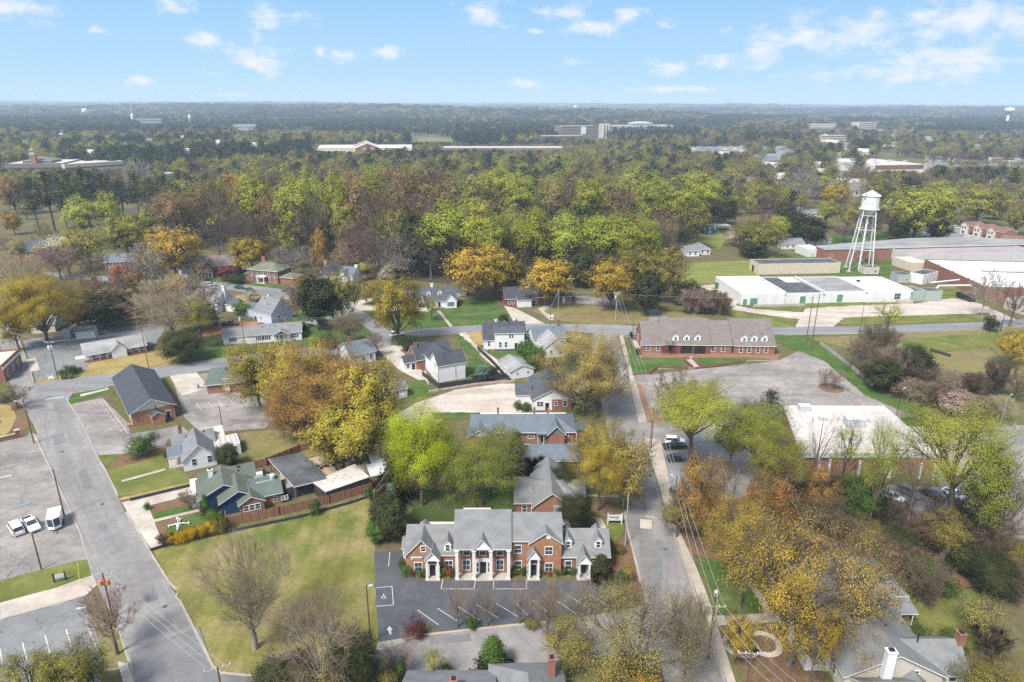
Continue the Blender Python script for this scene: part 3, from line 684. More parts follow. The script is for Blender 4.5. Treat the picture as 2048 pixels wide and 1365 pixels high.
def prisms(p, q, r0, r1, n):
    p, q = np.asarray(p, float), np.asarray(q, float); d = unit(q-p)
    ref = np.where(np.abs(d[:, 2:3]) > .9, np.array([[1., 0, 0]]), np.array([[0, 0, 1.]]))
    a = unit(np.cross(d, ref)); b = np.cross(d, a); k = len(p); vs = np.zeros((k, 2*n, 3))
    for i in range(n):
        c, s = math.cos(2*math.pi*i/n), math.sin(2*math.pi*i/n); o = a*c+b*s
        vs[:, i] = p+o*np.asarray(r0)[:, None]; vs[:, n+i] = q+o*np.asarray(r1)[:, None]
    fi = np.array([[i, (i+1) % n, n+(i+1) % n, n+i] for i in range(n)])
    return vs.reshape(-1, 3), (fi[None]+(np.arange(k)*2*n)[:, None, None]).reshape(-1, 4)
def leaf_quads(rng, c, k, radius, size, centre, flat=.75):
    n = len(c); cc = np.repeat(c, k, 0); off = rng.normal(size=(n*k, 3))*np.array([1, 1, flat])*(radius*.55)
    p = cc+off; out = unit(p-centre); nr = unit(out*1.0+unit(rng.normal(size=p.shape))*.5+np.array([0, 0, .3]))
    t_ = unit(np.cross(nr, rng.normal(size=p.shape))); b_ = np.cross(nr, t_)
    s = size*rng.uniform(.55, 1.35, (len(p), 1)); h = s*rng.uniform(.5, .95, (len(p), 1))
    v = np.stack([p-t_*s-b_*h*.6, p+t_*s*.5-b_*h, p+t_*s+b_*h*.6, p-t_*s*.5+b_*h], 1)*1.0
    nrm = np.repeat(unit(out*.55+off/radius*.75+np.array([0, 0, .12])), 4, 0)
    return v.reshape(-1, 3), (np.arange(len(p)*4).reshape(-1, 4)), nrm
def bend(rng, a, b, w=.12, lift=.15):
    m = (a+b)/2; L = np.linalg.norm(b-a); return m+rng.normal(size=3)*L*w*.5+np.array([0, 0, L*lift*.4])
def skeleton(rng, H, R, bole, nl, mpl, up=.0, vase=0., top=True):
    """bole = height of first limbs; lobes spread over an ellipsoid; returns branch segments and twig-cluster centres"""
    hz_ = (H-bole)/2*1.02; zc = H-hz_; seg = []; clus = []; cdir = []
    r0 = .021*H*(.8+.25*R/(H*.4)); tip = np.array([rng.normal()*.03*H, rng.normal()*.03*H, zc+hz_*.45])
    pts = [np.zeros(3), np.array([0, 0, bole*.6])+rng.normal(size=3)*.02*H*np.array([1, 1, 0]), np.array([tip[0]*.5, tip[1]*.5, bole+hz_*.4]), tip]
    rr = [r0, r0*.8, r0*.55, r0*.2]
    seg.append((pts[0], pts[0]+(pts[1]-pts[0])*.12, r0*1.5, r0))
    for i in range(3): seg.append((pts[i], pts[i+1], rr[i], rr[i+1]))
    def trunk_at(z):
        for i in range(3):
            if z <= pts[i+1][2]:
                f = max(0, (z-pts[i][2])/max(1e-6, pts[i+1][2]-pts[i][2])); return pts[i]+(pts[i+1]-pts[i])*f
        return pts[3]
    for i in range(nl):
        th = i*2.399963+rng.uniform(-.4, .4); ph = 1-2*(i+.5)/nl; ph = ph*.82+.12+up+rng.uniform(-.12, .12); ph = max(-.75, min(.95, ph))
        ra = math.sqrt(max(0, 1-ph*ph))*(1-vase*max(0, -ph)); ra = max(ra, .25)
        lr = rng.uniform(.34, .50)*R; e = rng.uniform(.56, .80)
        c = np.array([math.cos(th)*ra*R*e, math.sin(th)*ra*R*e, zc+ph*hz_*e])
        z0 = bole*.85+(c[2]-bole)*rng.uniform(.12, .4); z0 = max(bole*.75, min(z0, tip[2]*.92)); a = trunk_at(z0)
        mid = bend(rng, a, c); lr0 = r0*rng.uniform(.35, .5)
        seg += [(a, mid, lr0, lr0*.7), (mid, c, lr0*.7, lr0*.3)]
        d = unit(rng.normal(size=(mpl, 3))+np.array([0, 0, .25])); rad_ = rng.uniform(.45, 1.0, (mpl, 1))*lr
        cs = c+d*rad_*np.array([1, 1, .85])
        for q, dd in zip(cs, d):
            s = mid+(c-mid)*rng.uniform(.1, .95); k = bend(rng, s, q, .2, .1); seg += [(s, k, lr0*.26, lr0*.17), (k, q, lr0*.17, lr0*.08)]
        clus.append(cs); cdir.append(d)
    return seg, np.concatenate(clus), np.concatenate(cdir), np.array([0, 0, zc-.1*hz_])
def ascending(rng, H, R, bole, n, tilt):
    """fan of limbs climbing from a short trunk to an egg-shaped outline, side shoots all along"""
    r0 = .022*H; seg = [(np.zeros(3), np.array([0, 0, bole]), r0*1.25, r0), (np.array([0, 0, bole]), np.array([0, 0, H*.6]), r0*.75, r0*.3), (np.array([0, 0, H*.6]), np.array([.1, 0, H*.93]), r0*.3, r0*.08)]; cl = []; cd = []
    zc, hz_ = bole+(H-bole)*.52, (H-bole)*.5
    for i in range(n):
        a = i*2.399963+rng.uniform(-.3, .3); f = (i+.5)/n; z0 = bole+(H*.5-bole)*f*.9; t_ = rad(rng.uniform(.75, 1.25)*tilt*(1-.45*f)+8)
        p = np.array([0, 0, z0]); d = np.array([math.cos(a)*math.sin(t_), math.sin(a)*math.sin(t_), math.cos(t_)]); st = H*.075; r = r0*rng.uniform(.16, .27)
        for k in range(11):
            q = p+d*st*rng.uniform(.85, 1.15)
            e = (q[0]/R)**2+(q[1]/R)**2+((q[2]-zc)/hz_)**2
            if e > 1.05 and k > 1: break
            seg.append((p, q, r, r*.82)); r *= .82
            if k >= 1:
                for j in range(2):
                    s_ = unit(d+rng.normal(size=3)*.55+np.array([0, 0, .15])); m = p+(q-p)*rng.uniform(.2, 1); w_ = m+s_*H*rng.uniform(.05, .11); seg.append((m, w_, r*.5, r*.25)); cl.append(w_); cd.append(s_)
            d = unit(d+rng.normal(size=3)*.13+np.array([0, 0, .06])); p = q
        cl.append(p); cd.append(d)
    return seg, np.array(cl), np.array(cd), np.array([0, 0, zc-.5*hz_])
def twigs(rng, clus, cdir, centre, L, n1, n2, r):
    """two generations of fine twigs leaving every branch end outwards"""
    base = np.repeat(clus, n1, 0); d = unit(np.repeat(unit(clus-centre)*.8+cdir*.5, n1, 0)+rng.normal(size=base.shape)*.55+np.array([0, 0, .25]))
    l = L*rng.uniform(.6, 1.2, (len(base), 1)); st = base-d*l*.25; en = base+d*l*.75
    P_, Q_, R0, R1 = [st], [en], [np.full(len(st), r)], [np.full(len(st), r*.6)]
    b2 = np.repeat(st, n2, 0)+np.repeat(en-st, n2, 0)*rng.uniform(.25, 1, (len(st)*n2, 1)); d2 = unit(np.repeat(d, n2, 0)+rng.normal(size=b2.shape)*.6+np.array([0, 0, .15]))
    e2 = b2+d2*L*rng.uniform(.3, .75, (len(b2), 1)); P_.append(b2); Q_.append(e2); R0.append(np.full(len(b2), r*.7)); R1.append(np.full(len(b2), r*.35))
    v, f = prisms(np.concatenate(P_), np.concatenate(Q_), np.concatenate(R0), np.concatenate(R1), 3)
    return v, f, e2
def merge(parts):
    vs, fs, n = [], [], 0
    for v, f in parts: vs.append(v); fs.append(f+n); n += len(v)
    return np.concatenate(vs), np.concatenate(fs)
def wood(seg, n=5, minr=0.):
    seg = [s for s in seg if s[2] >= minr]
    return prisms([s[0] for s in seg], [s[1] for s in seg], [s[2] for s in seg], [s[3] for s in seg], n)
# kind: H, R, bole, lobes, clusters/lobe, leaves/cluster, cluster radius, leaf size, leaf material, bark, extra
KIND = {
 'gold':   dict(H=15, R=7.2, bole=1.9, nl=17, mpl=15, k=20, cr=1.02, s=.23, leaf='gold'),
 'gold_open': dict(H=15, R=8., bole=4.2, nl=17, mpl=13, k=12, cr=.85, s=.23, leaf='gold', up=.08),
 'slender': dict(H=16, R=3.4, bole=4., asc=(13, 32), tw=(1.2, 3, 2, .02), leaf='twig'),
 'amber':  dict(H=15, R=7.2, bole=2., nl=17, mpl=13, k=15, cr=1.0, s=.23, leaf='amber'),
 'lime':   dict(H=20, R=6.2, bole=5.5, nl=15, mpl=13, k=19, cr=1.25, s=.23, leaf='lime', up=.05),
 'bright': dict(H=15, R=5., bole=2., nl=15, mpl=14, k=22, cr=1.15, s=.22, leaf='bright'),
 'lime_high': dict(H=20, R=6.2, bole=8.5, nl=15, mpl=13, k=17, cr=1.15, s=.23, leaf='lime', up=.1),
 'sparse_lime': dict(H=19, R=5.2, bole=6., nl=12, mpl=11, k=9, cr=1.1, s=.19, leaf='lime', up=.1, bark='bark'),
 'pale':   dict(H=12, R=6., bole=2., nl=14, mpl=14, k=11, cr=.95, s=.19, leaf='pale', bark='bark'),
 'olive':  dict(H=17, R=6., bole=3.5, nl=14, mpl=13, k=14, cr=1.2, s=.22, leaf='olive'),
 'rust':   dict(H=19, R=6., bole=6, nl=13, mpl=12, k=12, cr=1.25, s=.22, leaf='rust', up=.05),
 'bare':   dict(H=17, R=6., bole=3.4, asc=(22, 38), tw=(1.5, 4, 3, .028), leaf='twig'),
 'bare_tan': dict(H=12, R=6., bole=2.4, nl=15, mpl=13, tw=(1.5, 6, 3, .028), leaf='twig_tan', bark='bark_pale'),
 'bare_grey': dict(H=13, R=6., bole=2.6, nl=14, mpl=12, tw=(1.5, 6, 3, .028), leaf='twig_grey', bark='bark_pale'),
 'bare_olive': dict(H=14, R=5.4, bole=2.3, asc=(46, 29), tw=(1.4, 5, 4, .012), leaf='twig_olive', bark='bark_pale'),
 'bare_pink': dict(H=9, R=3.4, bole=1.2, asc=(24, 34), tw=(.9, 5, 3, .016), leaf='twig_pink'),
 'myrtle': dict(H=7, R=2.7, bole=.5, asc=(18, 28), tw=(.7, 4, 3, .009), leaf='twig_pink'),
 'ever':   dict(H=12, R=4., bole=.6, nl=18, mpl=15, k=15, cr=1.0, s=.30, leaf='ever'),
 'magnolia': dict(H=9, R=3.8, bole=.4, nl=17, mpl=14, k=15, cr=.9, s=.27, leaf='ever'),
 'shrub':  dict(H=2.2, R=1.5, bole=.1, nl=9, mpl=9, k=22, cr=.42, s=.085, leaf='shrub'),
 'white':  dict(H=6, R=3.2, bole=1.3, nl=11, mpl=10, k=14, cr=.75, s=.16, leaf='white'),
 'thicket': dict(H=6, R=4., bole=.3, asc=(26, 45), tw=(1.2, 5, 3, .022), leaf='twig'),
}
PROTO = {}
def crown_mesh(kind, seed, lod=0, leaf=None, density=1.):
    K = KIND[kind]; rng = np.random.default_rng(seed*131+sum(map(ord, kind)))
    fine = lod == -1; lod = max(lod, 0)
    f = 12. if fine else (3.0, 1.45, .32)[lod]; mpl = max(4, int(K.get('mpl', 8)*(1.35 if fine else (1.1, .85, .55)[lod])))
    seg, cl, cd_, ce = ascending(rng, K['H'], K['R'], K['bole'], max(8, int(K['asc'][0]*(1., .8, .6)[lod])), K['asc'][1]) if 'asc' in K else skeleton(rng, K['H'], K['R'], K['bole'], K.get('nl', 1), mpl, K.get('up', 0), K.get('vase', 0))
    tw2 = None; leafm = LM[leaf or K['leaf']]; bark = M[K.get('bark', 'bark')]
    if 'tw' in K:
        L, n1, n2, r = K['tw']; r *= .55 if fine else (1., 1.7, 2.6)[lod]; n1 = max(3, int(n1*(1., .8, .7)[lod])); n2 = max(2, int(n2*(1., .8, .7)[lod]))
        nrm = None; v, fc, _ = twigs(rng, cl, cd_, ce, L*(1., 1.1, 1.3)[lod], n1, n2, r)
    else:
        k = max(3, int(K['k']*f*density)); v, fc, nrm = leaf_quads(rng, cl, k, K['cr']*(1., 1.05, 1.2)[lod], K['s']*(.225 if fine else (.56, .92, 1.9)[lod]), ce)
        if K['leaf'] in ('gold', 'amber', 'pale', 'olive', 'rust', 'lime') and lod == 0:   # fine twigs carry the young leaves
            tw2 = twigs(rng, cl, cd_, ce, 1.2, 3, 2, .008 if fine else .013)[:2]
    tv, tf = wood(seg, 6 if lod == 0 else 4, (0., .03, .0)[lod])
    if tw2: tv, tf = merge([(tv, tf), tw2])
    return tv, tf, bark, v, fc, leafm, nrm
def pine_mesh(seed, lod=0, cone=False, leaf='pine', H=22., R=3.6, bole=.45):
    rng = np.random.default_rng(seed*17+5); seg = [(np.zeros(3), np.array([0, 0, H*.97]), H*.017, H*.003)]; cl = []
    nlev = (16 if cone else 11); b0 = H*bole
    for i in range(nlev):
        z = b0+(H*.96-b0)*i/(nlev-1); f = i/(nlev-1)
        rl = R*((1-f)**.8+.06) if cone else R*(.55+.75*math.sin(math.pi*min(1, f*.8+.15)))*(1-f**3*.75)
        nb = 7 if cone else 5
        for j in range(nb):
            a = j*2*math.pi/nb+i*1.1+rng.uniform(-.3, .3); L = rl*rng.uniform(.7, 1.1)
            e = np.array([math.cos(a)*L, math.sin(a)*L, z+(-.12 if cone else .12)*L+rng.uniform(-.3, .3)]); s = np.array([0, 0, z])
            seg.append((s, e, .05+.012*L, .02))
            m = 5 if cone else 3
            for q in range(m): cl.append(s+(e-s)*((q+1.2)/(m+.2))+rng.normal(size=3)*.15*np.array([1, 1, .5]))
    cl.append(np.array([0, 0, H*.98])); cl = np.array(cl)
    k = (16, 10, 5)[lod]; s = (.17, .25, .4)[lod]*(H/20)**.5*(.9 if cone else 1.)
    v, fc, nrm = leaf_quads(rng, cl, k, (.8 if cone else 1.05)*(H/20)**.7, s, np.array([0, 0, H*.5]), .6)
    tv, tf = wood(seg, 6 if lod == 0 else 4, 0 if lod == 0 else .045)
    return tv, tf, M['bark'], v, fc, LM[leaf], nrm
def proto(kind, seed=0, lod=0, leaf=None, density=1.):
    key = (kind, seed, lod, leaf, density)
    if key in PROTO: return PROTO[key]
    if kind == 'pine': H, R, g = 22., 3.6, pine_mesh(seed, lod)
    elif kind == 'conifer': H, R, g = 12., 2.6, pine_mesh(seed, lod, True, leaf or 'ever', 12., 2.6, .04)
    else: H, R, g = KIND[kind]['H'], KIND[kind]['R'], crown_mesh(kind, seed, lod, leaf, density)
    tv, tf, bark, v, fc, lm, nrm = g
    # measured size of the mesh, so that placed trees get the height and spread asked for
    zt = np.percentile(v[:, 2], 99.7); rx = np.percentile(np.abs(v[:, :2]), 97.5)
    r = (fast_mesh('trunk', tv, tf, bark), fast_mesh('crown', v, fc, lm, nrm))
    PROTO[key] = (r[0], r[1], zt, rx); return PROTO[key]
NVAR = {}
TREES = []
def place(kind, x, y, H, R, label, name, cat='tree', group=None, lod=0, leaf=None, seed=None, density=1., z=0.):
    n = NVAR.setdefault((kind, lod, leaf), 0); NVAR[(kind, lod, leaf)] += 1
    if lod == 0 and kind in KIND and kind != 'shrub' and (R > 1.3*KIND[kind]['R'] or y < 122 and R > .7*KIND[kind]['R']): lod = -1
    nv = {-1: 2, 0: 3, 1: 3, 2: 3}[lod] if leaf is None else 1
    tm, cm, zt, rx = proto(kind, seed if seed is not None else n % nv, lod, leaf, density)
    rnd = random.Random(n*7+len(kind)*13+int(x*3)); sc = (R/rx, R/rx*rnd.uniform(.92, 1.08), H/zt)
    if cm is None:
        o = bpy.data.objects.new(name, tm); o.location = (x, y, z); o.rotation_euler = (0, 0, rnd.uniform(0, 6.28)); o.scale = sc; link(o)
        return tag(o, label, cat, group)
    o = thing(name, label, cat, (x, y, z), rnd.uniform(0, 6.28), group); o.scale = sc
    link(bpy.data.objects.new('trunk' if kind != 'shrub' else 'stem', tm), o); link(bpy.data.objects.new('crown', cm), o)
    TREES.append((x, y, R)); return o
def T(kind, px, ytop, ybase, wpx, label, name=None, cat='tree', group=None, **kw):
    """a tree whose crown is centred on column px, with its top on row ytop and its foot on row ybase, wpx wide"""
    bx = px
    for _ in range(6):
        x, y, _z = G(bx, ybase); h = up_h(x, y, ytop+wpx*.02); qx, _q = P(x, y, h*.68); bx += (px-qx)
    x, y, _z = G(bx, ybase); d = (y*cp+(CAMH-h*.6)*sp); R = wpx/2*d/FPX
    lod = kw.pop('lod', 0 if y < 215 else 1)
    nm = name or {'pine': 'pine_tree', 'conifer': 'conifer', 'ever': 'evergreen_tree', 'magnolia': 'magnolia_tree', 'shrub': 'shrub', 'white': 'blossom_tree', 'myrtle': 'bare_tree', 'thicket': 'bare_shrub'}.get(kind, 'bare_tree' if kind.startswith('bare') else 'leafy_tree')
    return place(kind, x, y, h, R, label, nm, cat, group, lod, **kw)
# ------------------------------------------------------------------ buildings of the photograph
def rz_(B, px, eave, ridge, y0, yr, ov):
    e = B.fp(px, eave, y0-ov)[1]; zr = B.fp(px, ridge, yr)[1]; sl = (zr-e)/(yr-y0+ov); return e+ov*sl, (zr-e)-ov*sl
# --- brick office with four entrances, facing the camera
B = Bld('brick_office', 'red brick office with grey shingle roofs and white columned porches facing the dark parking lot', 'office building', (815,1148), (1216,1147))
fx = lambda px, py, y=0.: B.fp(px, py, y)[0]
fz = lambda px, py, y=0.: B.fp(px, py, y)[1]
xa, xb, xc, xd = fx(912,1130), fx(1020,1130), fx(1121.5,1130), B.w
h, r, yr = B.pitch(860, 1113, 1050, 0, .4, 39); HL = (h, r/yr); YL = yr; B.vol(0, xa-.01, 0, 2*yr, h, 'gx', r, .4, wall='brick_orange', rm='sh_grey', ovx=.3); hL = h
h, r, yr = B.pitch(965, 1101, 1020.5, .02, 1.75, 39); YC = yr; B.vol(xa, xb, .02, 2*yr-.02, h, 'gx', r, 1.75, wall='brick', rm='sh_grey', ovx=.25)
h, r, yr = B.pitch(1045, 1085, 1026, .01, .4, 39); B.vol(xb+.01, xc, .01, 2*yr-.01, h, 'gx', r, .4, wall='brick_orange', rm='sh_grey', ovx=.2); hR = h
h, r, yr = B.pitch(1160, 1117, 1058, 0, .4, 39); HE = (h, r/yr); B.vol(xc+.01, xd, 0, 2*yr, h, 'gx', r, .4, wall='brick', rm='sh_grey', ovx=.3); hE = h
# projecting front gables
x0, x1 = fx(815,1130,-.6), fx(863,1130,-.6); zap = fz(846,1083,-.9); ze = fz(815,1111,-.6)
B.vol(-.02, x1+1.2, -.6, 5, ze, 'gy', zap-ze, .35, wall='brick_orange', rm='sh_grey', ovx=.3)
B.win('f', -.6, fx(846.5,1100,-.6), fz(846.5,1103,-.6), .75, .95); B.win('f', -.6, fx(836.5,1130,-.6), 1.0, 1.2, 1.7)
x0, x1 = fx(1071,1110,-.6), xc-.02; zap = fz(1097.5,1069,-.9); ze = fz(1121,1086,-.6)
B.vol(x0-.9, x1, -.6, 5, ze, 'gy', zap-ze, .35, wall='brick_orange', rm='sh_grey', ovx=.3)
B.win('f', -.6, fx(1097.5,1100,-.6), fz(1097,1109,-.6), 1.15, 1.45); B.win('f', -.6, fx(1097.5,1135,-.6), .9, 1.15, 1.6)
B.box('vent', fx(1097.5,1075,-.7)-.35, fx(1097.5,1075,-.7)+.35, -.68, -.6, fz(1097,1078,-.6), fz(1097,1073,-.6)+.15, 'trim')
# plain windows
B.win('f', 0, fx(897.5,1130), .9, 1.2, 1.7)
for px in (933, 1000): B.win('f', .02, fx(px,1130), .8, 1.15, 1.9)
for px in (932.5, 965.5, 999.5): B.win('f', .02, fx(px,1105), fz(px,1110.5), 1.0, 1.35)
B.win('f', .01, fx(1035.7,1100), fz(1035,1106), 1.1, 1.45); B.win('f', .01, fx(1036,1130), .9, 1.1, 1.6)
B.win('f', 0, fx(1136.5,1130), .8, 1.0, 1.7); B.win('f', 0, fx(1192,1130), .8, .95, 1.7)
for px, py, (h, sl) in ((895.5,1104,HL), (1136,1097,HE), (1196,1097,HE)):
    x, y, z = B.onroof(px, py, h, 0, sl); B.dormer(x, y, z, 1.2, 1.55, .65, 3.4, ww=.62, wh=1.15)
# porches: three gabled ones and the two-storey colonnade
for (pa, pb, ea, ap, fl) in ((852,879,1120,1106,0), (1056,1079,1117,1101,0), (1155,1181,1126.5,1111,0)):
    ha = fz((pa+pb)/2, ea, -1.75); B.portico(fx(pa,1150,-1.7), fx(pb,1150,-1.7), -1.7, -.02, ha, fz((pa+pb)/2, ap, -1.7)-ha, (fx(pa+2.5,1150,-1.5), fx(pb-2.5,1150,-1.5)), 'sh_grey', rback=1.2)
    xm = fx((pa+pb)/2, 1140, -.6); B.door('f', -.62 if pa != 1155 else 0, xm, .14, 1.0, 2.2)
    for sg in (-1, 1): B.win('f', -.61 if pa != 1155 else 0, xm+sg*.9, .3, .35, 1.9, sty='plain')
B.box('porch_wall', fx(853,1140), fx(878,1140), -.6, .1, 0, 3.0, 'brick_orange'); B.box('porch_wall', fx(1057,1140), fx(1078,1140), -.6, .1, 0, 3.2, 'brick_orange')
hc = fz(965,1102,-1.6); B.box('step', xa+.05, xb-.05, -1.85, .02, -.05, .16, 'patio' if 'patio' in M else 'concrete')
for px in (914.8, 948.5, 982, 1017): B.column(fx(px,1158,-1.5), -1.5, .16, hc+.05, .26, sq=True)
B.portico(fx(949,1100,-1.6), fx(981,1100,-1.6), -1.72, 1.5, hc+.55, fz(965,1081,-1.8)-hc-.55, (), 'sh_grey', rback=4.0)
xm = fx(966.5,1140); B.door('f', .02, xm, .16, 1.05, 2.25)
for sg in (-1, 1): B.win('f', .02, xm+sg*.95, .3, .35, 1.95, sty='plain')
ar = MB(); pr = [(xm+1.45*math.cos(a*math.pi/12), 2.45+.75*math.sin(a*math.pi/12)) for a in range(13)]; ar.ext(pr, 'y', -.04, .0); ar.build('arch', M['trim'], B.root)
sg_ = B.box('name_board', fx(822,1117,-.7), fx(844,1117,-.7), -.67, -.6, fz(833,1119,-.6), fz(833,1114,-.6), 'siding')
for k in range(9): MB().box(0, .14, -.02, 0, 0, .2).build('letter', M['ink_dark'], sg_, (fx(823,1117,-.7)+.15+k*.19, -.675, fz(833,1118.3,-.6)))
B.vol(xa+.8, xb-3.4, 2*YC-1.5, 2*YC+2.5, fz(965,1016,2*YC+2.5)-.15, 'flat', rm='roof_tan', wall='siding_warm', par=.15); B.vol(1.2, xa-.1, 2*YL-1.2, 2*YL+2.5, fz(870,1044,2*YL+2.5)-.15, 'flat', rm='roof_tan', wall='siding_warm', par=.15)
B.vol(-1.1, -.02, 3, 6.5, 2.9, 'gx', .9, .25, rm='sh_grey')
B.vol(xc+.02, xc+2.6, 10.5, 13.5, 3.4, 'flat', rm='roof_tan', par=.15)
# --- hipped brick house behind the office
B = Bld('brick_house', 'brick house with pale grey cross-gabled roof just behind the brick office', 'house', (1032,1032), (1090,1032))
B.vol(0, 12.6, 0, 9, 3.0, 'hip', 2.1, .45, wall='brick', rm='sh_grey'); B.vol(3.4, 10.2, -1.2, 12.5, 3.02, 'gy', 2.7, .4, wall='brick', rm='sh_grey'); B.vol(7.2, 11, -5.5, -1.0, 2.7, 'gx', 1.6, .3, rm='sh_grey', wall='siding'); B.vol(9.4, 13.2, 2.5, 8, 3.01, 'gx', 1.7, .4, wall='brick', rm='sh_grey')
B.wins('f', 0, (1.6, 3.4), .9, .8, 1.4); B.chimney(11.8, 7.2, 3, 5.2, .5, .5, 'black_metal'); B.box('vent_pipe', 3.3, 3.45, 2.6, 2.75, 3.6, 4.5, 'black_metal')
# --- long brick houses with blue-grey hipped roofs
B = Bld('brick_house', 'long low brick house with blue-grey hipped roof and small front porch, below the gravel yard', 'house', (943,886), (1148,884.5))
D = B.gp(1040,827.5,2.9)[1]-.5; B.vol(0, B.w, 0, D, 2.8, 'hip', 2.3, .55, wall='brick', rm='sh_blue')
px0 = B.fp(1074,884)[0]; px1 = B.fp(1128,884)[0]; B.vol(px0+2.6, px1, -1.2, 3, 2.82, 'gy', 1.9, .45, wall='brick', rm='sh_blue', gable='sh_blue')
for k in (px0-.1, px0+1.2, px1+2.4): B.column(k+.3, -1.1, 0, 2.7, .09)
B.vol(-.6, 4.2, -2.2, 3, 2.81, 'gy', 1.4, .4, wall='brick', rm='sh_blue', gable='siding')
B.box('porch_roof', px0-.3, px0+2.5, -1.5, 0, 2.62, 2.78, 'sh_blue'); B.wins('f', 0, (B.fp(1036,880)[0], B.fp(1062,880)[0], 6.4, 9.2), 1.1, 1.3, 1.2); B.door('f', 0, px0+1.4, 0)
B.win('f', 0, B.fp(1131,880)[0], 1.1, 1.2, 1.2)
for px in (996, 1069, 1096): B.chimney(B.fp(px,830,D*.55)[0], D*.62, 3.2, 6.0, .45, .45)
B.box('back_canopy', 2, B.w-1, D+.1, D+1.6, 2.4, 2.55, 'trim'); B.vol(B.w+.05, B.w+2.6, 1.2, 4.5, 2.5, 'slab', rm='sh_charcoal', wall='brick')
B = Bld('brick_house', 'low brick house with plain blue-grey roof and white rear edge, next to the magnolia', 'house', (1046,944), (1158,943))
D = B.gp(1100,889.5,2.9)[1]-.5; B.vol(0, B.w, 0, D, 2.8, 'hip', 2.2, .55, wall='brick_brown', rm='sh_blue'); B.wins('f', 0, (1.5, 4.5, 7.2, 10), 1., 1.2, 1.2)
B.chimney(B.fp(1098,895,D*.6)[0], D*.6, 3.2, 5.6, .45, .45); B.box('back_canopy', .5, B.w-.5, D+.1, D+1.4, 2.4, 2.55, 'trim')
for k in (.3, 4.1, B.w-.3): B.column(k, -.45, 0, 2.62, .07)
# --- white and brick gabled house at the gravel yard
B = Bld('gabled_house', 'house with dark roof, half white siding and half brick under one wide front gable', 'house', (1064.5,821), (1143,820))
W = B.w; hh = B.fp(1066,800,0)[1]; ap = B.fp(1103,782,-.3)[1]
B.vol(0, W, 0, 15, hh, 'gy', ap-hh, .4, wall='siding', rm='sh_charcoal'); B.box('brick_front', W*.5, W-.02, -.05, 0, 0, hh, 'brick'); B.vol(-4., 0, 4, 10.5, 2.5, 'gx', 1.7, .25, rm='sh_charcoal', wall='siding'); B.vol(2, W+3, 9, 16, hh+.01, 'gx', 2., .3, rm='sh_charcoal')
B.wins('f', 0, (W*.155, W*.155+.85), 1.1, .7, 1.3); B.door('f', 0, W*.375, 0, 1.0, 2.1); B.win('f', -.05, W*.60, 1.4, .8, 1.0); B.win('f', -.05, W*.83, 1.1, 1.0, 1.5)
for k in (3.3, 4.1, 4.9): B.box('vent_pipe', k, k+.18, 7+k*.3, 7.18+k*.3, 4, 5.6, 'black_metal')
# --- white garage with grey roof
B = Bld('white_garage', 'small white garage with worn grey gabled roof beside the black fence', 'garage', (1020,760), (1067,752.5))
D = math.hypot(*[a-b for a, b in zip(B.gp(1018,744,2.5), B.gp(993,723,2.5))]); B.vol(0, B.w, 0, D, 2.45, 'gy', 1.5, .35, rm='roof_worn', wall='siding'); B.wins('f', 0, (B.w*.31, B.w*.76), 1.2, .6, .75)
for k in range(3): B.win('l', 0, 2+k*2.6, 1., .5, .9)
# --- white two-storey farmhouse
B = Bld('white_house', 'white two-storey house with dark slate roof and rear dormer wing, facing the far street', 'house', (968,703), (1052,701))
W = B.w; B.vol(0, W, 3.5, 11, 4.0, 'gx', 3.4, .3, rm='sh_dark', wall='siding'); B.vol(3.6, W-.6, 0, 7.2, 5.9, 'gx', .9, .35, rm='sh_charcoal', wall='siding'); B.vol(0, 3.55, 1.8, 7, 3.1, 'gx', 1.6, .3, rm='sh_dark', wall='siding')
B.vol(W-.55, W+.3, 1, 5, 3., 'shed', 1.2, .2, rm='sh_dark'); B.box('plinth', 3.5, W, -.06, .1, -.1, .6, 'roof_tar'); B.wins('f', 0, (5.2, 7.0), 1.3, .7, 1.7); B.wins('f', 0, (8.3, 9.1), 4.3, .6, 1.1); B.door('f', 0, W*.76, .6, .9, 2.); B.win('f', 0, W*.9, 2, .7, 1.); B.win('f', 1.8, 1.7, 1.2, .7, 1.5)
B.chimney(4.2, 7.4, 6, 8.2, .7, .5, 'siding')
for k in (1.2, 5.3, 7.2, W-2.2): B.vol(k-.6, k+.6, 9.5, 11.2, 6.2, 'gy', .8, .15, rm='sh_dark')
B = Bld('white_house', 'white gabled house with faded grey roof, half hidden by the big gold street oak', 'house', (1090,716), (1136,712))
B.vol(0, B.w, 0, 9, 3.4, 'gy', 2.7, .35, rm='roof_worn', wall='siding'); B.vol(-1.2, B.w+2, 8.5, 16, 3.42, 'gx', 2.8, .35, rm='sh_blue', wall='siding'); B.wins('l', 0, (2, 4.5, 7), 1, .8, 1.4); B.wins('f', 0, (2, 5), 1, .8, 1.4); B.chimney(B.w+.5, 12, 6, 7.6)
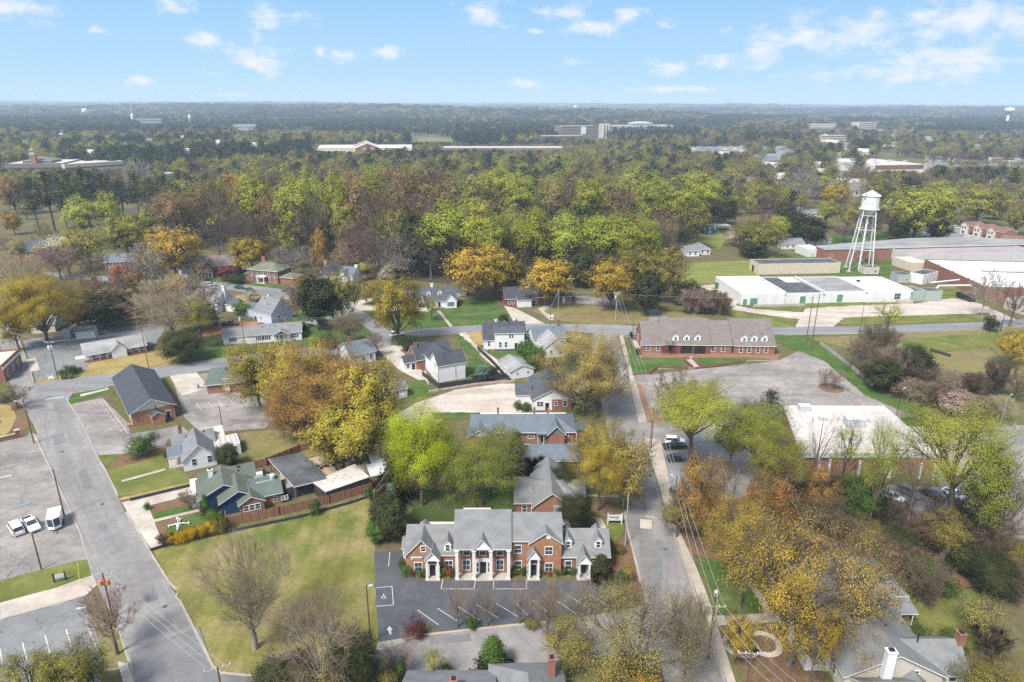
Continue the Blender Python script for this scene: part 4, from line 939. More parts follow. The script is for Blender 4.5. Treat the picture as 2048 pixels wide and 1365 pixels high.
# --- tall white house with dark roof
B = Bld('white_house', 'tall white house with charcoal roof and blank rear wall behind the black fence', 'house', (877.5,766), (931,756.5))
W = B.w; g0 = B.gp(851.5,752.5); Dg = max(4.5, g0[1]); hh = B.fp(879,732,0)[1]; ra = B.fp(890,703,Dg/2)[1]
B.vol(0, W, 0, Dg, hh, 'gx', ra-hh, .3, rm='sh_dark', wall='siding'); B.vol(.3, W-.4, Dg-.5, 13.5, 4.4, 'gy', 2.6, .3, rm='sh_dark', wall='siding'); B.vol(-2.4, W+.5, 12, 19, 3.2, 'gx', 3.3, .35, rm='sh_dark', wall='brick')
B.vol(-6., -2.4, 12.5, 16.5, 2.6, 'gx', 1.5, .25, rm='sh_dark', wall='siding'); B.chimney(-1.6, 15, 5, 7.4, .9, .6); B.wins('l', 0, (1.8, 2.7), 4., .5, 1.2, sty='plain'); B.wins('l', 0, (1.3, 3.6), 1.2, .5, 1.2, sty='plain')
B.win('f', 12.5, -4.9, .9, .9, 1.3); B.door('f', 12.5, -3.3, 0); B.vol(1.5, 3.2, 17, 19.3, 4.8, 'gy', 1., .15, rm='sh_dark'); B.box('awning', W-.35, W+1.4, 9, 12, 2.7, 2.85, 'trim')
B.box('service_mast', W*.62, W*.62+.12, -.12, 0, .5, 4.5, 'wood_grey')
# --- houses hidden under the big oaks
B = Bld('grey_roofed_house', 'house with slate-grey roof and brick chimney showing above the rust-brown oak', 'house', (702,732), (752,722)); B.vol(0, B.w, 0, 9, 3.4, 'gx', 2.6, .4, rm='sh_blue', wall='siding'); B.chimney(2., 5., 5, 7.4, .9, .6); B.wins('f', 0, (1.5, 4, 6.5), 1, .9, 1.4)
B = Bld('white_shed', 'small white outbuilding with grey roof edge under the gold oak by the gravel yard', 'shed', (778,802), (815,795)); B.vol(0, B.w, 0, 5, 2.7, 'gx', 1.2, .3, rm='sh_grey', wall='siding'); B.win('f', 0, 2.6, 1.2, .6, .8)
# --- row of brick offices with dormers
B = Bld('brick_office_row', 'long brown-roofed brick building with six white dormers and arched porch above the large parking lot', 'office building', (1285,707), (1550,711))
fx = lambda px, py, y=0.: B.fp(px, py, y)[0]; fz = lambda px, py, y=0.: B.fp(px, py, y)[1]
secs = [(1285,1324.5,692,643), (1325,1420,691.5,637), (1420.5,1463,692,642), (1468,1550,694,638)]
for i, (pa, pb, ev, rg) in enumerate(secs):
    y0 = (.6, 0, .6, .1)[i]; yr = 8.2; h, r, yr = B.pitch((pa+pb)/2, ev, rg, y0, .4, 36); HS = [(h, r/(yr-y0), y0)] if i == 0 else HS+[(h, r/(yr-y0), y0)]; B.vol(fx(pa,700,y0), fx(pb,700,y0), y0, 2*yr-y0, h, 'gx', r, .4, wall='brick_dark' if i == 1 else 'brick', rm='sh_brown', ovx=.25)
    if i == 1: z1 = fz(1350,679,3)
for px, py, k in ((1351,682,1), (1373,682,1), (1395,682,1), (1488,684,3), (1508,684,3), (1528.5,684,3)):
    h, sl, y0 = HS[k]; x, y, z = B.onroof(px, py, h, y0, sl); B.dormer(x, y, z, 2., 1.45, .85, 3.6, rm='sh_brown', ww=.75, wh=1.1)
for px in (1296, 1316): B.win('f', .6, fx(px,700,.6), .8, 1.0, 1.7)
for px in (1426, 1446): B.win('f', .6, fx(px,700,.6), .8, 1.0, 1.7)
for px in (1482, 1498.5, 1516, 1532.5): B.win('f', .1, fx(px,700,.1), .8, .95, 1.7)
for (pa, pb) in ((1360.5,1384), (1387.5,1411)):
    m_ = MB(); a0, a1 = fx(pa,705), fx(pb,705); pr = [(a0,.05), (a1,.05)] + [(a1-(a1-a0)*.5*(1-math.cos(t*math.pi/10)), 1.9+.75*math.sin(t*math.pi/10)) for t in range(11)]
    m_.ext(pr, 'y', -.03, .02); m_.build('archway', M['black_metal'], B.root)
B.box('porch_floor', fx(1355,706), fx(1415,706), -1.2, 0, -.05, .12, 'brick'); B.box('entry_gap', fx(1463.5,706), fx(1467.5,706), 1.2, 8, 0, 3.3, 'black_metal')
B.wins('l', fx(1285,700,.6), (4, 11), 1, 1, 1.6); B.box('side_porch', fx(1285,700)-1.6, fx(1285,700)-.02, 4, 12, -.05, .15, 'concrete')
# --- white-roofed brick store
B = Bld('brick_store', 'flat white-roofed brick store with pale fascia and white pilasters behind the roadside trees', 'store', (1597,949), (1868,962))
poly = [B.gp(px, py, 4.9) for px, py in ((1566,811), (1768,812), (1800,839), (1815,853), (1861,856), (1877,906), (1601,906))]
mb = MB(); mb.prism([(x, y+.7) if y < 2 else (x, y) for x, y in poly], -.1, 4.55); mb.build('wall', M['brick'], B.root)
mb = MB(); mb.prism(poly, 3.7, 4.9, 0, 1); mb.build('roof', [M['metal_panel'], M['roof_white']], B.root)
for px in (1597, 1635, 1657, 1717, 1774, 1780, 1840, 1868): x = B.fp(px, 955)[0]; B.box('pilaster', x-.22, x+.22, -.02+.3, .75, 0, 3.68, 'white_paint')
for px, py, s in ((1608,820,1.3), (1707,850,2.0), (1728,842,1.0), (1645,840,.8)):
    x, y = B.gp(px, py, 5.0); B.box('roof_unit', x-s, x+s, y-s*.7, y+s*.7, 4.9, 4.9+s*.95, 'metal_grey'); B.box('roof_unit_top', x-s*1.05, x+s*1.05, y-s*.75, y+s*.75, 4.9+s*.95, 5.05+s*.95, 'metal_panel')
# --- white industrial row
B = Bld('industrial_row', 'long white flat-roofed industrial building with green doors, in four sections of white and grey roofing', 'industrial building', (1481,610.5), (1819.6,604.5))
hh = B.fp(1484,588,0)[1]; xs = [B.fp(p, 606)[0] for p in (1481, 1568, 1645.6, 1730.4, 1819.6)]; D = B.gp(1447,553,hh)[1]
for i, rm in enumerate(('roof_bright', 'roof_tar', 'roof_worn', 'roof_bright')):
    k0, k1 = xs[i]+(.01 if i else 0), xs[i+1]; dd = D-i*1.6
    B.vol(k0, k1, (0, .5, .8, .3)[i], dd, hh-.3+(0, -.15, .1, .2)[i], 'flat', rm=rm, wall='white_paint', par=.3)
for i in (1, 2, 3, 4): B.box('parapet', xs[i]-.25, xs[i]+.25, -.12, D-i*1.6-.1, hh-.4, hh+.55, 'white_paint')
for px, w_, hd in ((1489.5,1.6,2.4), (1507,3.,2.7)): B.door('f', 0, B.fp(px,606)[0], 0, w_, hd, 'green_door')
B.door('f', .5, B.fp(1606,604)[0], 0, 2.4, 3., 'green_door'); B.door('f', .8, B.fp(1681,602)[0], .4, 2.4, 3., 'green_door'); B.win('f', .3, B.fp(1795,597)[0], 1.2, 2.6, 2.4)
B.box('roof_patch', xs[1]+8.5, xs[1]+15, D-11, D-3, hh-.3, hh-.22, 'roof_bright'); B.box('roof_hatch', xs[3]+5, xs[3]+6.2, D*.55, D*.55+1.2, hh, hh+.6, 'black_metal'); B.box('roof_hatch', xs[0]+12, xs[0]+13, D*.6, D*.6+1, hh-.2, hh+.3, 'metal_grey')
B.wins('l', 0, (5, 9, 13, 17), 2, .6, 1.6, sty='plain'); B.box('ramp_wall', xs[0]+4, xs[1]+7, -3.2, -2.9, 0, 1., 'concrete')
B.vol(xs[4]+.05, xs[4]+6, .8, 9, hh-1, 'flat', rm='roof_tar', wall='metal_sage', par=.8); B.vol(xs[4]+6.1, xs[4]+13, 0, 5, hh-.2, 'flat', rm='roof_tar', wall='metal_sage', par=.1); B.box('loading_bank', xs[4]-6, xs[4]-.5, -2.6, -.05, 0, 1.2, 'concrete')
# --- cream warehouse
B = Bld('cream_warehouse', 'weathered cream flat-roofed warehouse behind the white industrial row', 'warehouse', (1516,549.5), (1679,546.5)); hh = B.fp(1600,527,0)[1]; D = max(8, B.gp(1600,517.5,hh)[1])
B.vol(0, B.w, 0, D, hh-.2, 'flat', rm='roof_tar', wall='cream', par=.2); B.box('side_vent', B.w, B.w+1.5, 2, 4, 2, 4, 'black_metal'); B.door('l', 0, 6, 0, 2, 3, 'black_metal', False)
# --- big brick mill
B = Bld('brick_mill', 'very large low brick mill with pale streaked flat roof behind the water tower', 'factory', (1646,521), (1830,516)); hh = B.fp(1700,497,0)[1]; D = B.gp(1818,476.5,hh)[1]; W2 = B.gp(1951,476.5,hh)[0]
mb = MB(); pl = [(0, 0), (B.fp(2085,505)[0], 0), (W2+28, D*.4), (W2, D), (B.gp(1818,476.5,hh)[0], D), (B.gp(1628,489.5,hh)[0], D*.4)]
mb.prism(pl, -.1, hh-.5); mb.build('wall', M['brick'], B.root); mb = MB(); mb.prism([(x*1.002-.2, y*1.002-.3) for x, y in pl], hh-.5, hh, 1, 0); mb.build('roof', [M['roof_worn'], M['metal_panel']], B.root)
B.wins('f', 0, (4, ), 1.2, 1.2, 1.5, sty='plain'); B.box('downpipe', B.fp(1785,505)[0], B.fp(1785,505)[0]+.4, -.3, 0, 0, hh, 'white_paint')
B = Bld('mill_wing', 'mill wing with white panel wall and pinkish-brown roof behind the bright white roof', 'factory', (1822,531), (2080,525)); hh = B.fp(1900,509,0)[1]
B.vol(0, B.w, 0, 18, hh-.3, 'flat', rm='roof_pink', wall='metal_panel', par=.3)
for k in range(8): B.box('panel_joint', 8+k*9, 8.25+k*9, -.08, 0, 0, hh, 'metal_grey')
B.vol(-9, -.05, -12, 2, hh-1.2, 'flat', rm='roof_tan', wall='cream', par=.15)
gx_, gy_, _ = G(1966,602); hx, hy, _ = G(1845,543); ang = math.atan2(hy-gy_, hx-gx_)-math.pi/2
B = Bld('brick_plant', 'brick factory hall with brilliant white flat roof and stepped side wall at the right edge', 'factory', (1966,602), rz=ang); hh = B.fp(1975,574,0)[1]; D = math.hypot(hx-gx_, hy-gy_)
B.vol(0, 46, 0, D, hh-.4, 'flat', rm='roof_bright', wall='brick', par=.4); B.win('l', 0, 7, 1, 1.6, 2.4); B.box('side_panel', 7.5, 9, -.06, 0, 1, 5, 'brick_dark')
for k in range(4): B.box('parapet_step', -.06, .4, D*(.25*k), D*(.25*k)+.5, hh-.2, hh+.5, 'brick_orange')
B.box('roof_duct', 14, 44, D*.55, D*.6, hh, hh+.7, 'roof_tan')
B = Bld('stucco_annex', 'low pale stucco annex with brown roof at the right edge beside the bare tree', 'annex', (2006,618), (2080,640)); B.vol(0, 22, 0, 14, 4.2, 'flat', rm='roof_pink', wall='stucco', par=.2); B.wins('f', 0, (4, 9), 1, 2.2, 2.4)
for (nm, lb, a, b, dd, hh, wl, rm) in (('pump_house', 'small pale pump house at the foot of the water tower', (1727,549), (1757,549), 5, 3.2, 'stucco', 'roof_tar'),
    ('plant_shed', 'small sage-green flat-roofed plant shed beside the brick factory hall', (1794,566), (1819,566), 6, 3.6, 'metal_sage', 'roof_tar'), ('plant_shed', 'white box-shaped plant shed against the brick factory hall', (1844,570), (1873,563), 6, 4.4, 'white_paint', 'roof_tar'),
    ('machine_cabin', 'white louvred machine cabin on the left end of the large brick mill', (1615,515), (1644,514), 12, 4., 'white_paint', 'metal_panel')):
    B = Bld(nm, lb, 'shed', a, b); B.vol(0, B.w, 0, dd, hh, 'flat', rm=rm, wall=wl, par=.1); B.door('f', 0, B.w*.3, 0, 1, 2.1, 'metal_grey', False); B.win('f', 0, B.w*.75, 1, 1., 1., sty='plain')
# --- townhouses at the right
B = Bld('townhouse_row', 'row of two-storey cream and brown townhouses with red-brown roofs', 'townhouses', (1922,467), (2002,484.5)); n = 3; u = B.w/n
for k in range(n):
    B.vol(k*u+.01, k*u+u*.5, -1.2, 10, 5.6, 'gy', 1.8, .3, rm='sh_red', wall='siding_warm'); B.vol(k*u+u*.5+.01, (k+1)*u, 0, 10, 5.4, 'gx', 2., .3, rm='sh_red', wall='brick_brown', ovx=.05)
    B.wins('f', -1.2, (k*u+u*.15, k*u+u*.36), 3.4, 1.2, 1.5, sty='plain'); B.win('f', -1.2, k*u+u*.25, .7, 2.2, 1.5, sty='plain'); B.door('f', 0, k*u+u*.75, 0, 1.1, 2.2, 'black_metal', False)
B = Bld('end_house', 'one-storey cream house with brown roof at the near end of the townhouses', 'house', (2001,490), (2060,497)); B.vol(0, B.w, 0, 10, 2.9, 'gx', 2., .4, rm='sh_red', wall='siding_warm'); B.vol(3, 11, -2, 5, 2.9, 'gy', 1.6, .3, rm='sh_red', wall='siding_warm'); B.wins('f', -2, (5, 9), .8, 1.6, 1.3, sty='plain')
# --- the left blocks
B = Bld('brick_office', 'brick office with dark slate gabled roof and cream gable end beside the left street', 'office building', (267,855), (352,835)); W = B.w; hh = B.fp(268,826,0)[1]; ap = B.fp(306,799,-.5)[1]
D = B.gp(226,782)[1]; B.vol(0, W, 0, D, hh, 'gy', ap-hh, .6, wall='brick_orange', rm='sh_dark', gable='siding_warm'); B.vol(W*.42, W*.72, -2.2, 0, 2.5, 'gy', .9, .25, wall='brick_orange', rm='sh_dark')
B.box('vent_pipe', W*.55, W*.55+.25, -1, -.75, 2.8, 4.6, 'black_metal'); B.wins('l', 0, (4, 10, 16, 22), 1.1, .9, 1.3); B.door('l', 0, 1.6, .3); B.box('side_steps', -1.2, 0, 1, 2.4, -.05, .4, 'brick_orange'); B.door('f', 0, W*.84, .2, .9, 2.); B.box('entry_step', 2.8, 5.6, D, D+2.4, -.05, .12, 'concrete')
B = Bld('brick_house', 'small brick house with dark green hipped roof by the parking stalls', 'house', (416,789), (489,782)); D = abs(B.gp(388,740,2.9)[1]); B.vol(0, B.w, 0, min(13, D), 2.8, 'hip', 2.0, .55, wall='brick_brown', rm='sh_teal'); B.door('f', 0, B.fp(455,775)[0], .5, 1., 2., 'siding'); B.box('steps', B.fp(455,775)[0]-.7, B.fp(455,775)[0]+.7, -1.6, 0, -.05, .5, 'brick'); B.chimney(4.6, 4.6, 4, 5.4, .4, .4); B.win('f', 0, 4.5, 1.1, .8, 1.1); B.box('gable_vent', 3.8, 6.6, 1.2, 2.4, 3.4, 3.55, 'trim')
B = Bld('white_house', 'white cottage with grey gabled roof, brick chimney and flat white-roofed back room', 'house', (369,944), (446,927)); W = B.w; hh = B.fp(371,921,0)[1]; ap = B.fp(402,891,-.3)[1]
B.vol(0, W*.86, 0, 9, hh, 'gy', ap-hh, .4, wall='siding', rm='sh_mid'); B.vol(-1.2, W*.9, 6.5, 11.5, hh+.02, 'gx', 2.1, .4, wall='siding', rm='sh_mid'); B.vol(-2.6, 0, 2.5, 6.5, 2.7, 'shed', .5, .2, wall='siding', rm='sh_blue', nowall=True)
for y in (2.8, 6.2): B.column(-2.4, y, 0, 2.7, .1)
B.box('porch_floor', -2.7, 0, 2.4, 6.6, -.05, .35, 'concrete'); B.vol(W*.87, W*1.55, 2.8, 8.2, 2.55, 'flat', rm='roof_white', wall='siding', par=.08); B.wins('f', 0, (W*.28, W*.68), 1.0, .85, 1.5, sty='thin'); B.win('f', 2.8, W*1.4, 1.1, .9, 1.); B.chimney(.6, 9.4, 4.5, 6.4, .8, .6); B.vol(W*.5, W*1.2, 8.3, 12.5, 2.7, 'shed', .5, .2, wall='siding', rm='roof_white')
for k in range(5): B.box('roof_seam', W*.9+k*1.1, W*.9+k*1.1+.25, 3, 8, 2.55, 2.6, 'roof_pink')
# restaurant
B = Bld('restaurant_house', 'green-roofed restaurant with blue front gable, brown brick side and white chimney', 'restaurant', (452,1034), (561,1009)); W = B.w
B.vol(-4.2, 5.0, 3.6, 11.4, 2.8, 'gy', 2.2, .45, wall='blue_siding', rm='sh_green'); B.vol(-3.6, 6.4, 8.6, 13, 2.75, 'gx', 1.9, .4, wall='siding', rm='sh_green')
B.vol(-.6, 6.2, .6, 7.5, 2.8, 'gy', 1.8, .45, wall='blue_siding', rm='sh_green'); B.vol(5.4, W+.4, .3, 8., 2.6, 'gx', 1.8, .4, wall='brick_brown', rm='sh_teal'); B.vol(2.6, 7., -1.2, 4, 2.5, 'gy', 1.3, .35, wall='brick_brown', rm='sh_green')
B.wins('f', -1.2, (3.7, 4.75, 5.8), .9, .85, 1.1); B.win('f', .3, 9.2, .7, .7, 1.1, sty='thin'); B.wins('f', .3, (10.6, 11.3), .7, .45, .8, sty='plain'); B.chimney(-1.6, 9.4, 3.5, 5.6, .9, .6, 'siding')
B.box('roof_unit', 6.6, 7.8, 4.4, 5.6, 4.1, 5.1, 'metal_panel'); o = MB(); o.lathe([(.4,3.6), (.45,4.5), (.55,4.6), (.55,5.1), (.2,5.3)], 10, 0, (9.4, 3.2)); o.build('exhaust_fan', M['metal_panel'], B.root); B.box('flat_deck', 6.2, 10., 2.8, 5.6, 3.9, 4.12, 'roof_worn')
B.door('l', -4.2, 8, .3, 1, 2.1, 'siding'); B.box('porch_wall', -5.6, -4.25, 6, 13, 0, 2.6, 'siding')
# patio shelters
B = Bld('patio_shelter', 'open patio shelter with flat black roof on posts next to the restaurant', 'shelter', (592,985), (655,968)); z = 3.0
cs = [B.gp(px, py, z) for px, py in ((536,918), (604,905), (655,958), (588,974))]
mb = MB(); mb.prism(cs, z-.2, z, 1, 0); mb.build('roof', [M['roof_tar'], M['trim']], B.root)
for (x, y) in cs:
    cx_, cy_ = sum(c[0] for c in cs)/4, sum(c[1] for c in cs)/4; x, y = cx_+(x-cx_)*.93, cy_+(y-cy_)*.93; MB().box(x-.1, x+.1, y-.1, y+.1, -.05, z-.2).build('post', M['wood_brown'], B.root)
B.box('bench', -6, -5.4, 5, 11, 0, .5, 'wood_brown'); B.box('counter', -4.2, -3.6, 4, 11, 0, 1.1, 'wood_dark')
B = Bld('patio_bar', 'low patio bar building with stained white flat roof inside the wooden fence', 'bar building', (640,985), (738,962)); z = 2.9
mb = MB(); pl = [B.gp(px, py, z) for px, py in ((625,965), (710,928), (739,954), (651,984))]; cx_, cy_ = sum(c[0] for c in pl)/4, sum(c[1] for c in pl)/4
mb.prism([(cx_+(x-cx_)*.96, cy_+(y-cy_)*.96) for x, y in pl], -.1, z-.15); mb.build('wall', M['wood_dark'], B.root); mb = MB(); mb.prism(pl, z-.15, z); mb.build('roof', M['roof_white'], B.root)
for k in range(7): B.box('roof_stain', cx_-2+k*.7, cx_-1.5+k*.7, cy_-.6+(k*37 % 5)*.5, cy_-.45+(k*37 % 5)*.5, z, z+.01, 'roof_tar')
B.vol(-6.5, -.2, .3, 4.2, 2.3, 'flat', rm='roof_worn', wall='wood_dark', par=.05); B.box('roof_unit', -3.6, -2.6, 1.6, 2.3, 2.3, 2.9, 'metal_panel')
B = Bld('metal_carport', 'small grey metal-roofed lean-to beside the dark conifers', 'shelter', (744,975), (780,968)); B.vol(0, 6, 0, 4, 2.6, 'shed', .4, .2, rm='metal_panel', nowall=True); B.vol(1.2, 5.5, 4.4, 13, 2.7, 'gy', .7, .2, rm='metal_panel', wall='wood_dark')
for k in (0.2, 3, 5.8): B.box('post', k-.06, k+.06, .05, .17, -.05, 2.6, 'wood_grey')
# white long office, sheds
B = Bld('white_office', 'long white one-storey building with mossy grey roof, porch and centre gable on straw-coloured lawn', 'office building', (173,726), (295,704)); W = B.w; h, r = rz_(B, 235, 699, 676.5, 0, 4.2, .4)
B.vol(0, W, 1.4, 8.4, 2.7, 'gx', 1.9, .4, rm='roof_worn', wall='siding'); B.vol(0, W, -.1, 1.3, 2.2, 'shed', .5, .25, rm='roof_worn', wall='siding', nowall=True); B.vol(W*.42, W*.66, -.6, 5, 2.7, 'gy', 1.7, .3, rm='roof_worn', wall='siding')
for k in (.1, .22, .34, .75, .87, .98): B.column(W*k, .1, .35, 2.2, .1)
B.box('porch_base', -.3, W+.3, -.3, 1.4, -.05, .4, 'brick_dark'); B.wins('f', 1.4, (W*.12, W*.3, W*.78, W*.92), .9, 1.1, 1.4); B.door('l', 0, 5, .3); B.box('side_stair', -2.4, 0, 3.6, 6.2, -.05, .5, 'siding_warm')
B = Bld('white_shed', 'white wooden shed with shingle roof at the back of the grey lot', 'shed', (153,679), (191,676)); B.vol(0, B.w, 0, 4, 2.5, 'gx', 1.2, .25, rm='sh_mid', wall='siding'); B.door('f', 0, B.w*.5, 0, 2, 2.1, 'siding', False)
B = Bld('storage_container', 'upright pale grey storage box standing left of the white shed', 'storage box', (127,679), (142,678)); B.vol(0, B.w, 0, 3.2, 2.5, 'gx', .5, .15, rm='wood_grey', wall='metal_grey')
B = Bld('ranch_house', 'white ranch house with pale grey roof, black shutters and small gabled porch', 'house', (447,692), (604,679.5)); W = B.w; B.vol(0, W*.3, .8, 8, 2.6, 'gx', 1.7, .35, rm='sh_grey', wall='siding'); B.vol(W*.3+.01, W, 0, 8.6, 2.9, 'gx', 2., .4, rm='sh_grey', wall='siding'); B.vol(W*.64, W*.85, -1.6, 4, 2.75, 'gy', 1.3, .3, rm='sh_grey', wall='siding', nowall=True); B.box('porch_back', W*.645, W*.845, -.1, 0, 0, 2.7, 'siding')
for k in (.65, .71, .78, .84): B.column(W*k, -1.4, 0, 2.7, .09)
for k, hh in ((.12, 1.2), (.46, 1.2), (.55, 1.2), (.91, 1.3)): B.win('f', .8 if k < .3 else 0, W*k, .95, 1.2, hh, shut=True)
B.wins('f', -.1, (W*.70, W*.74, W*.78), 1., .8, 1.2); B.chimney(W*.8, 5., 4, 6, .7, .5)
B = Bld('unfinished_house', 'house under construction wrapped in pale blue sheeting with grey roof', 'house', (509,642.5), (544,650)); W = B.w; B.vol(0, W, 0, 10, 3.6, 'gx', 4.6, .2, rm='sh_mid', wall='wrap'); B.vol(-11, -.02, 3, 8.5, 2.8, 'shed', .5, .2, rm='sh_blue', wall='wrap'); B.win('r', W, 3.5, 1., 1.2, 1.4, sty='plain'); B.win('f', 0, W*.4, 1.3, .7, 1.1); B.door('f', 0, .8, 0, 1., 2., 'black_metal', False); B.chimney(1.5, 6.4, 7, 8.6, .7, .6, 'siding')
for k in range(5): B.box('wrap_tape', W, W+.03, 1.+k*.6, 9-k*.7, 1.3+k*1.05, 1.42+k*1.05, 'metal_grey'); B.box('wrap_tape', .4, W-.4, -.03, 0, .6+k*.6, .7+k*.6, 'metal_grey')
# neighbourhood up the slope
B = Bld('brick_house', 'brick house with long dark blue slate roof at far left among pale blossom', 'house', (22,518), (88,515)); B.vol(0, B.w, 0, 10, 3.6, 'gx', 4., .4, rm='sh_charcoal', wall='brick_brown'); B.wins('f', 0, (3, 8, 12), 1, 1.2, 1.6, shut=False); B.chimney(9, 6, 6, 9.2, 1.6, .8); B.vol(B.w, B.w+13, -3, 6, 4.2, 'gy', 3.2, .3, rm='sh_mid', wall='brick_brown')
B = Bld('brick_house', 'brick house with blue-grey roof and white-columned upper porch behind the red-leaved tree', 'house', (213,548), (270,545)); B.vol(0, B.w, 0, 9, 5.4, 'gx', 2.6, .4, rm='sh_blue', wall='brick'); B.wins('f', 0, (2, 5, 8, 11), 3.2, .9, 1.5); B.wins('f', 0, (2, 8), .8, 1., 1.6)
for k in (.4, 3.5, 6.5): B.column(k, -.5, 2.8, 5.2, .1)
B = Bld('tan_brick_house', 'tan brick two-storey house with many white windows, left of the dark red brick house', 'house', (308,556), (386,552)); B.vol(0, B.w, 0, 9, 5.4, 'gx', 2.8, .4, rm='sh_dark', wall='stucco'); B.wins('f', 0, (2.5, 5, 8, 11, 14), 3.3, 1., 1.5); B.wins('f', 0, (2.5, 5, 8, 11), .8, 1., 1.5)
B = Bld('brick_house', 'dark red brick house with brown roof, tall end chimney and small gabled entrance', 'house', (387,555), (475,552)); W = B.w; B.vol(0, W, 0, 10, 5., 'gx', 3.6, .3, rm='sh_brown', wall='brick_dark'); B.vol(W*.28, W*.5, -2, 4, 5, 'gy', 2.6, .3, rm='sh_brown', wall='brick_dark'); B.chimney(W-.6, 5, 7, 11.4, 2., 1.4, 'brick_dark'); B.wins('f', 0, (2, W*.62, W*.82), 3.4, .9, 1.3); B.win('f', -2, W*.39, 3.2, 1.2, 1.8)
for k in (.31, .37, .46): B.column(W*k, -2.4, 0, 2.7, .16)
B.door('f', -2, W*.41, 0, 1, 2.2); B.win('f', 0, 2., .8, 1., 1.4)
B = Bld('colonial_house', 'two-storey brick colonial with mossy hipped roof, black shutters and white entrance portico', 'house', (499,563), (557,568.5)); W = B.w; B.vol(0, W, 0, 10, 5.6, 'hip', 2.6, .5, rm='sh_moss', wall='brick'); B.vol(W+.01, W+7, 1, 8, 2.9, 'hip', 1.6, .5, rm='sh_moss', wall='brick'); B.vol(-3.6, -.01, 2, 8, 2.8, 'hip', 1.4, .4, rm='sh_moss', wall='brick')
for k in (.12, .31, .5, .69, .88): B.win('f', 0, W*k, 3.5, .9, 1.5, shut=True)
for k in (.1, .28, .72, .9): B.win('f', 0, W*k, .8, .9, 1.7, shut=True)
B.portico(W*.36, W*.62, -2, 0, 3., .35, (W*.38, W*.6), 'siding'); B.door('f', 0, W*.49, .1); B.chimney(3, 7.5, 6, 9.8, 1.8, .9); B.chimney(-2.6, 5, 3, 7.2, .9, .8)
B = Bld('white_house', 'white house with blue-grey roof and white end chimneys behind the olive street tree', 'house', (642,566), (706,571)); B.vol(0, B.w, 0, 9, 4, 'gx', 3., .35, rm='sh_blue', wall='siding'); B.vol(B.w*.62, B.w*.9, -2, 4, 4, 'gy', 2.4, .3, rm='sh_blue', wall='siding'); B.chimney(.3, 4.6, 4, 9, 1.4, 1., 'siding'); B.chimney(B.w-.2, 4.6, 4, 8, 1.2, 1., 'siding'); B.wins('f', 0, (2.5, 6), 1, 1, 1.5)
B = Bld('white_house', 'white house with pale brown roof and tall white end chimney on the curving street', 'house', (388,623), (437,627)); W = B.w; B.vol(0, W, 0, 9, 4.2, 'gx', 3.6, .3, rm='sh_mid', wall='siding'); B.chimney(W+.3, 4.6, 3, 9.6, 1.1, 1.2, 'siding'); B.vol(W+.9, W+5.5, 3, 8, 2.8, 'gx', 1.8, .3, rm='sh_charcoal', wall='siding'); B.wins('f', 0, (2, 5, W-1.6), 1, .9, 1.5); B.vol(-6, -.02, 1, 7, 2.9, 'gx', 2, .3, rm='sh_mid', wall='siding'); B.vol(W*.3, W*.7, -1.5, 4, 3.4, 'gy', 2., .3, rm='sh_mid', wall='siding')
B = Bld('white_house', 'white house mostly hidden behind bare trees, left of the house with the pale brown roof', 'house', (335,588), (378,584)); B.vol(0, B.w, 0, 8, 3.6, 'gx', 2.8, .3, rm='sh_mid', wall='siding'); B.chimney(B.w*.7, 5, 4, 8, .9, .8, 'siding'); B.wins('f', 0, (2, 6), 1, .9, 1.5)
B = Bld('white_house', 'white house under the big gold oak on the left edge', 'house', (64,668), (112,664)); B.vol(0, B.w, 0, 8, 2.8, 'gx', 2., .3, rm='sh_mid', wall='siding_warm'); B.wins('f', 0, (2, 5), 1, 1, 1.4)
B = Bld('cape_house', 'white cottage with dark roof, two dormers and twin front gables on a bright green lawn', 'house', (833,620), (914,616)); W = B.w; B.vol(0, W, 1.4, 10.4, 2.9, 'gx', 4.0, .35, rm='sh_charcoal', wall='siding'); B.vol(.2, W*.27, 0, 5, 2.9, 'gy', 2.4, .3, rm='sh_charcoal', wall='siding'); B.vol(W*.71, W-.1, 0, 5, 2.9, 'gy', 2.6, .3, rm='sh_charcoal', wall='siding')
for k in (.32, .6): B.dormer(W*k, 3.2, 4.2, 1.7, 1.5, .8, 3.2, rm='sh_charcoal', ww=.75, wh=1.1)
B.win('f', 0, W*.14, .8, 1.3, 1.5, shut=True); B.win('f', 0, W*.85, .8, 1.5, 1.6, shut=True); B.door('f', 1.4, W*.57, .2); B.chimney(W*.42, 6.5, 6, 8.4, 1., .8, 'siding'); B.win('f', 1.4, W*.42, .8, 1., 1.5)
ar = MB(); pr = [(W*.57+1.1*math.cos(a*math.pi/10), 2.2+.7*math.sin(a*math.pi/10)) for a in range(11)]; ar.ext(pr, 'y', 1.3, 1.36); ar.build('arch', M['trim'], B.root)
B = Bld('garden_shed', 'small white garden shed with grey roof behind the cottage lawn', 'shed', (913,594), (933,592)); B.vol(0, B.w, 0, 4, 2.3, 'gx', 1.2, .25, rm='sh_mid', wall='siding'); B.door('f', 0, 2, 0, 1., 1.9, 'siding')
B = Bld('brick_house', 'long dark brick house with dark roof and projecting white entrance bay by the far street', 'house', (1012,613), (1144,606)); W = B.w; B.vol(0, W, 0, 11, 3., 'gx', 3.2, .4, rm='sh_dark', wall='brick_dark'); B.vol(W*.16, W*.36, -2.6, 0, 3.1, 'gx', .9, .35, rm='sh_dark', wall='siding'); B.wins('f', 0, (W*.44, W*.6, W*.78, W*.95), .6, 1.3, 2.); B.door('f', 0, W*.87, .2, 1.1, 2.2, 'siding'); B.door('f', -2.6, W*.26, .2, 2.2, 2.1, 'siding', False); B.wins('f', 0, (W*.05, W*.11), .8, .9, 1.6)
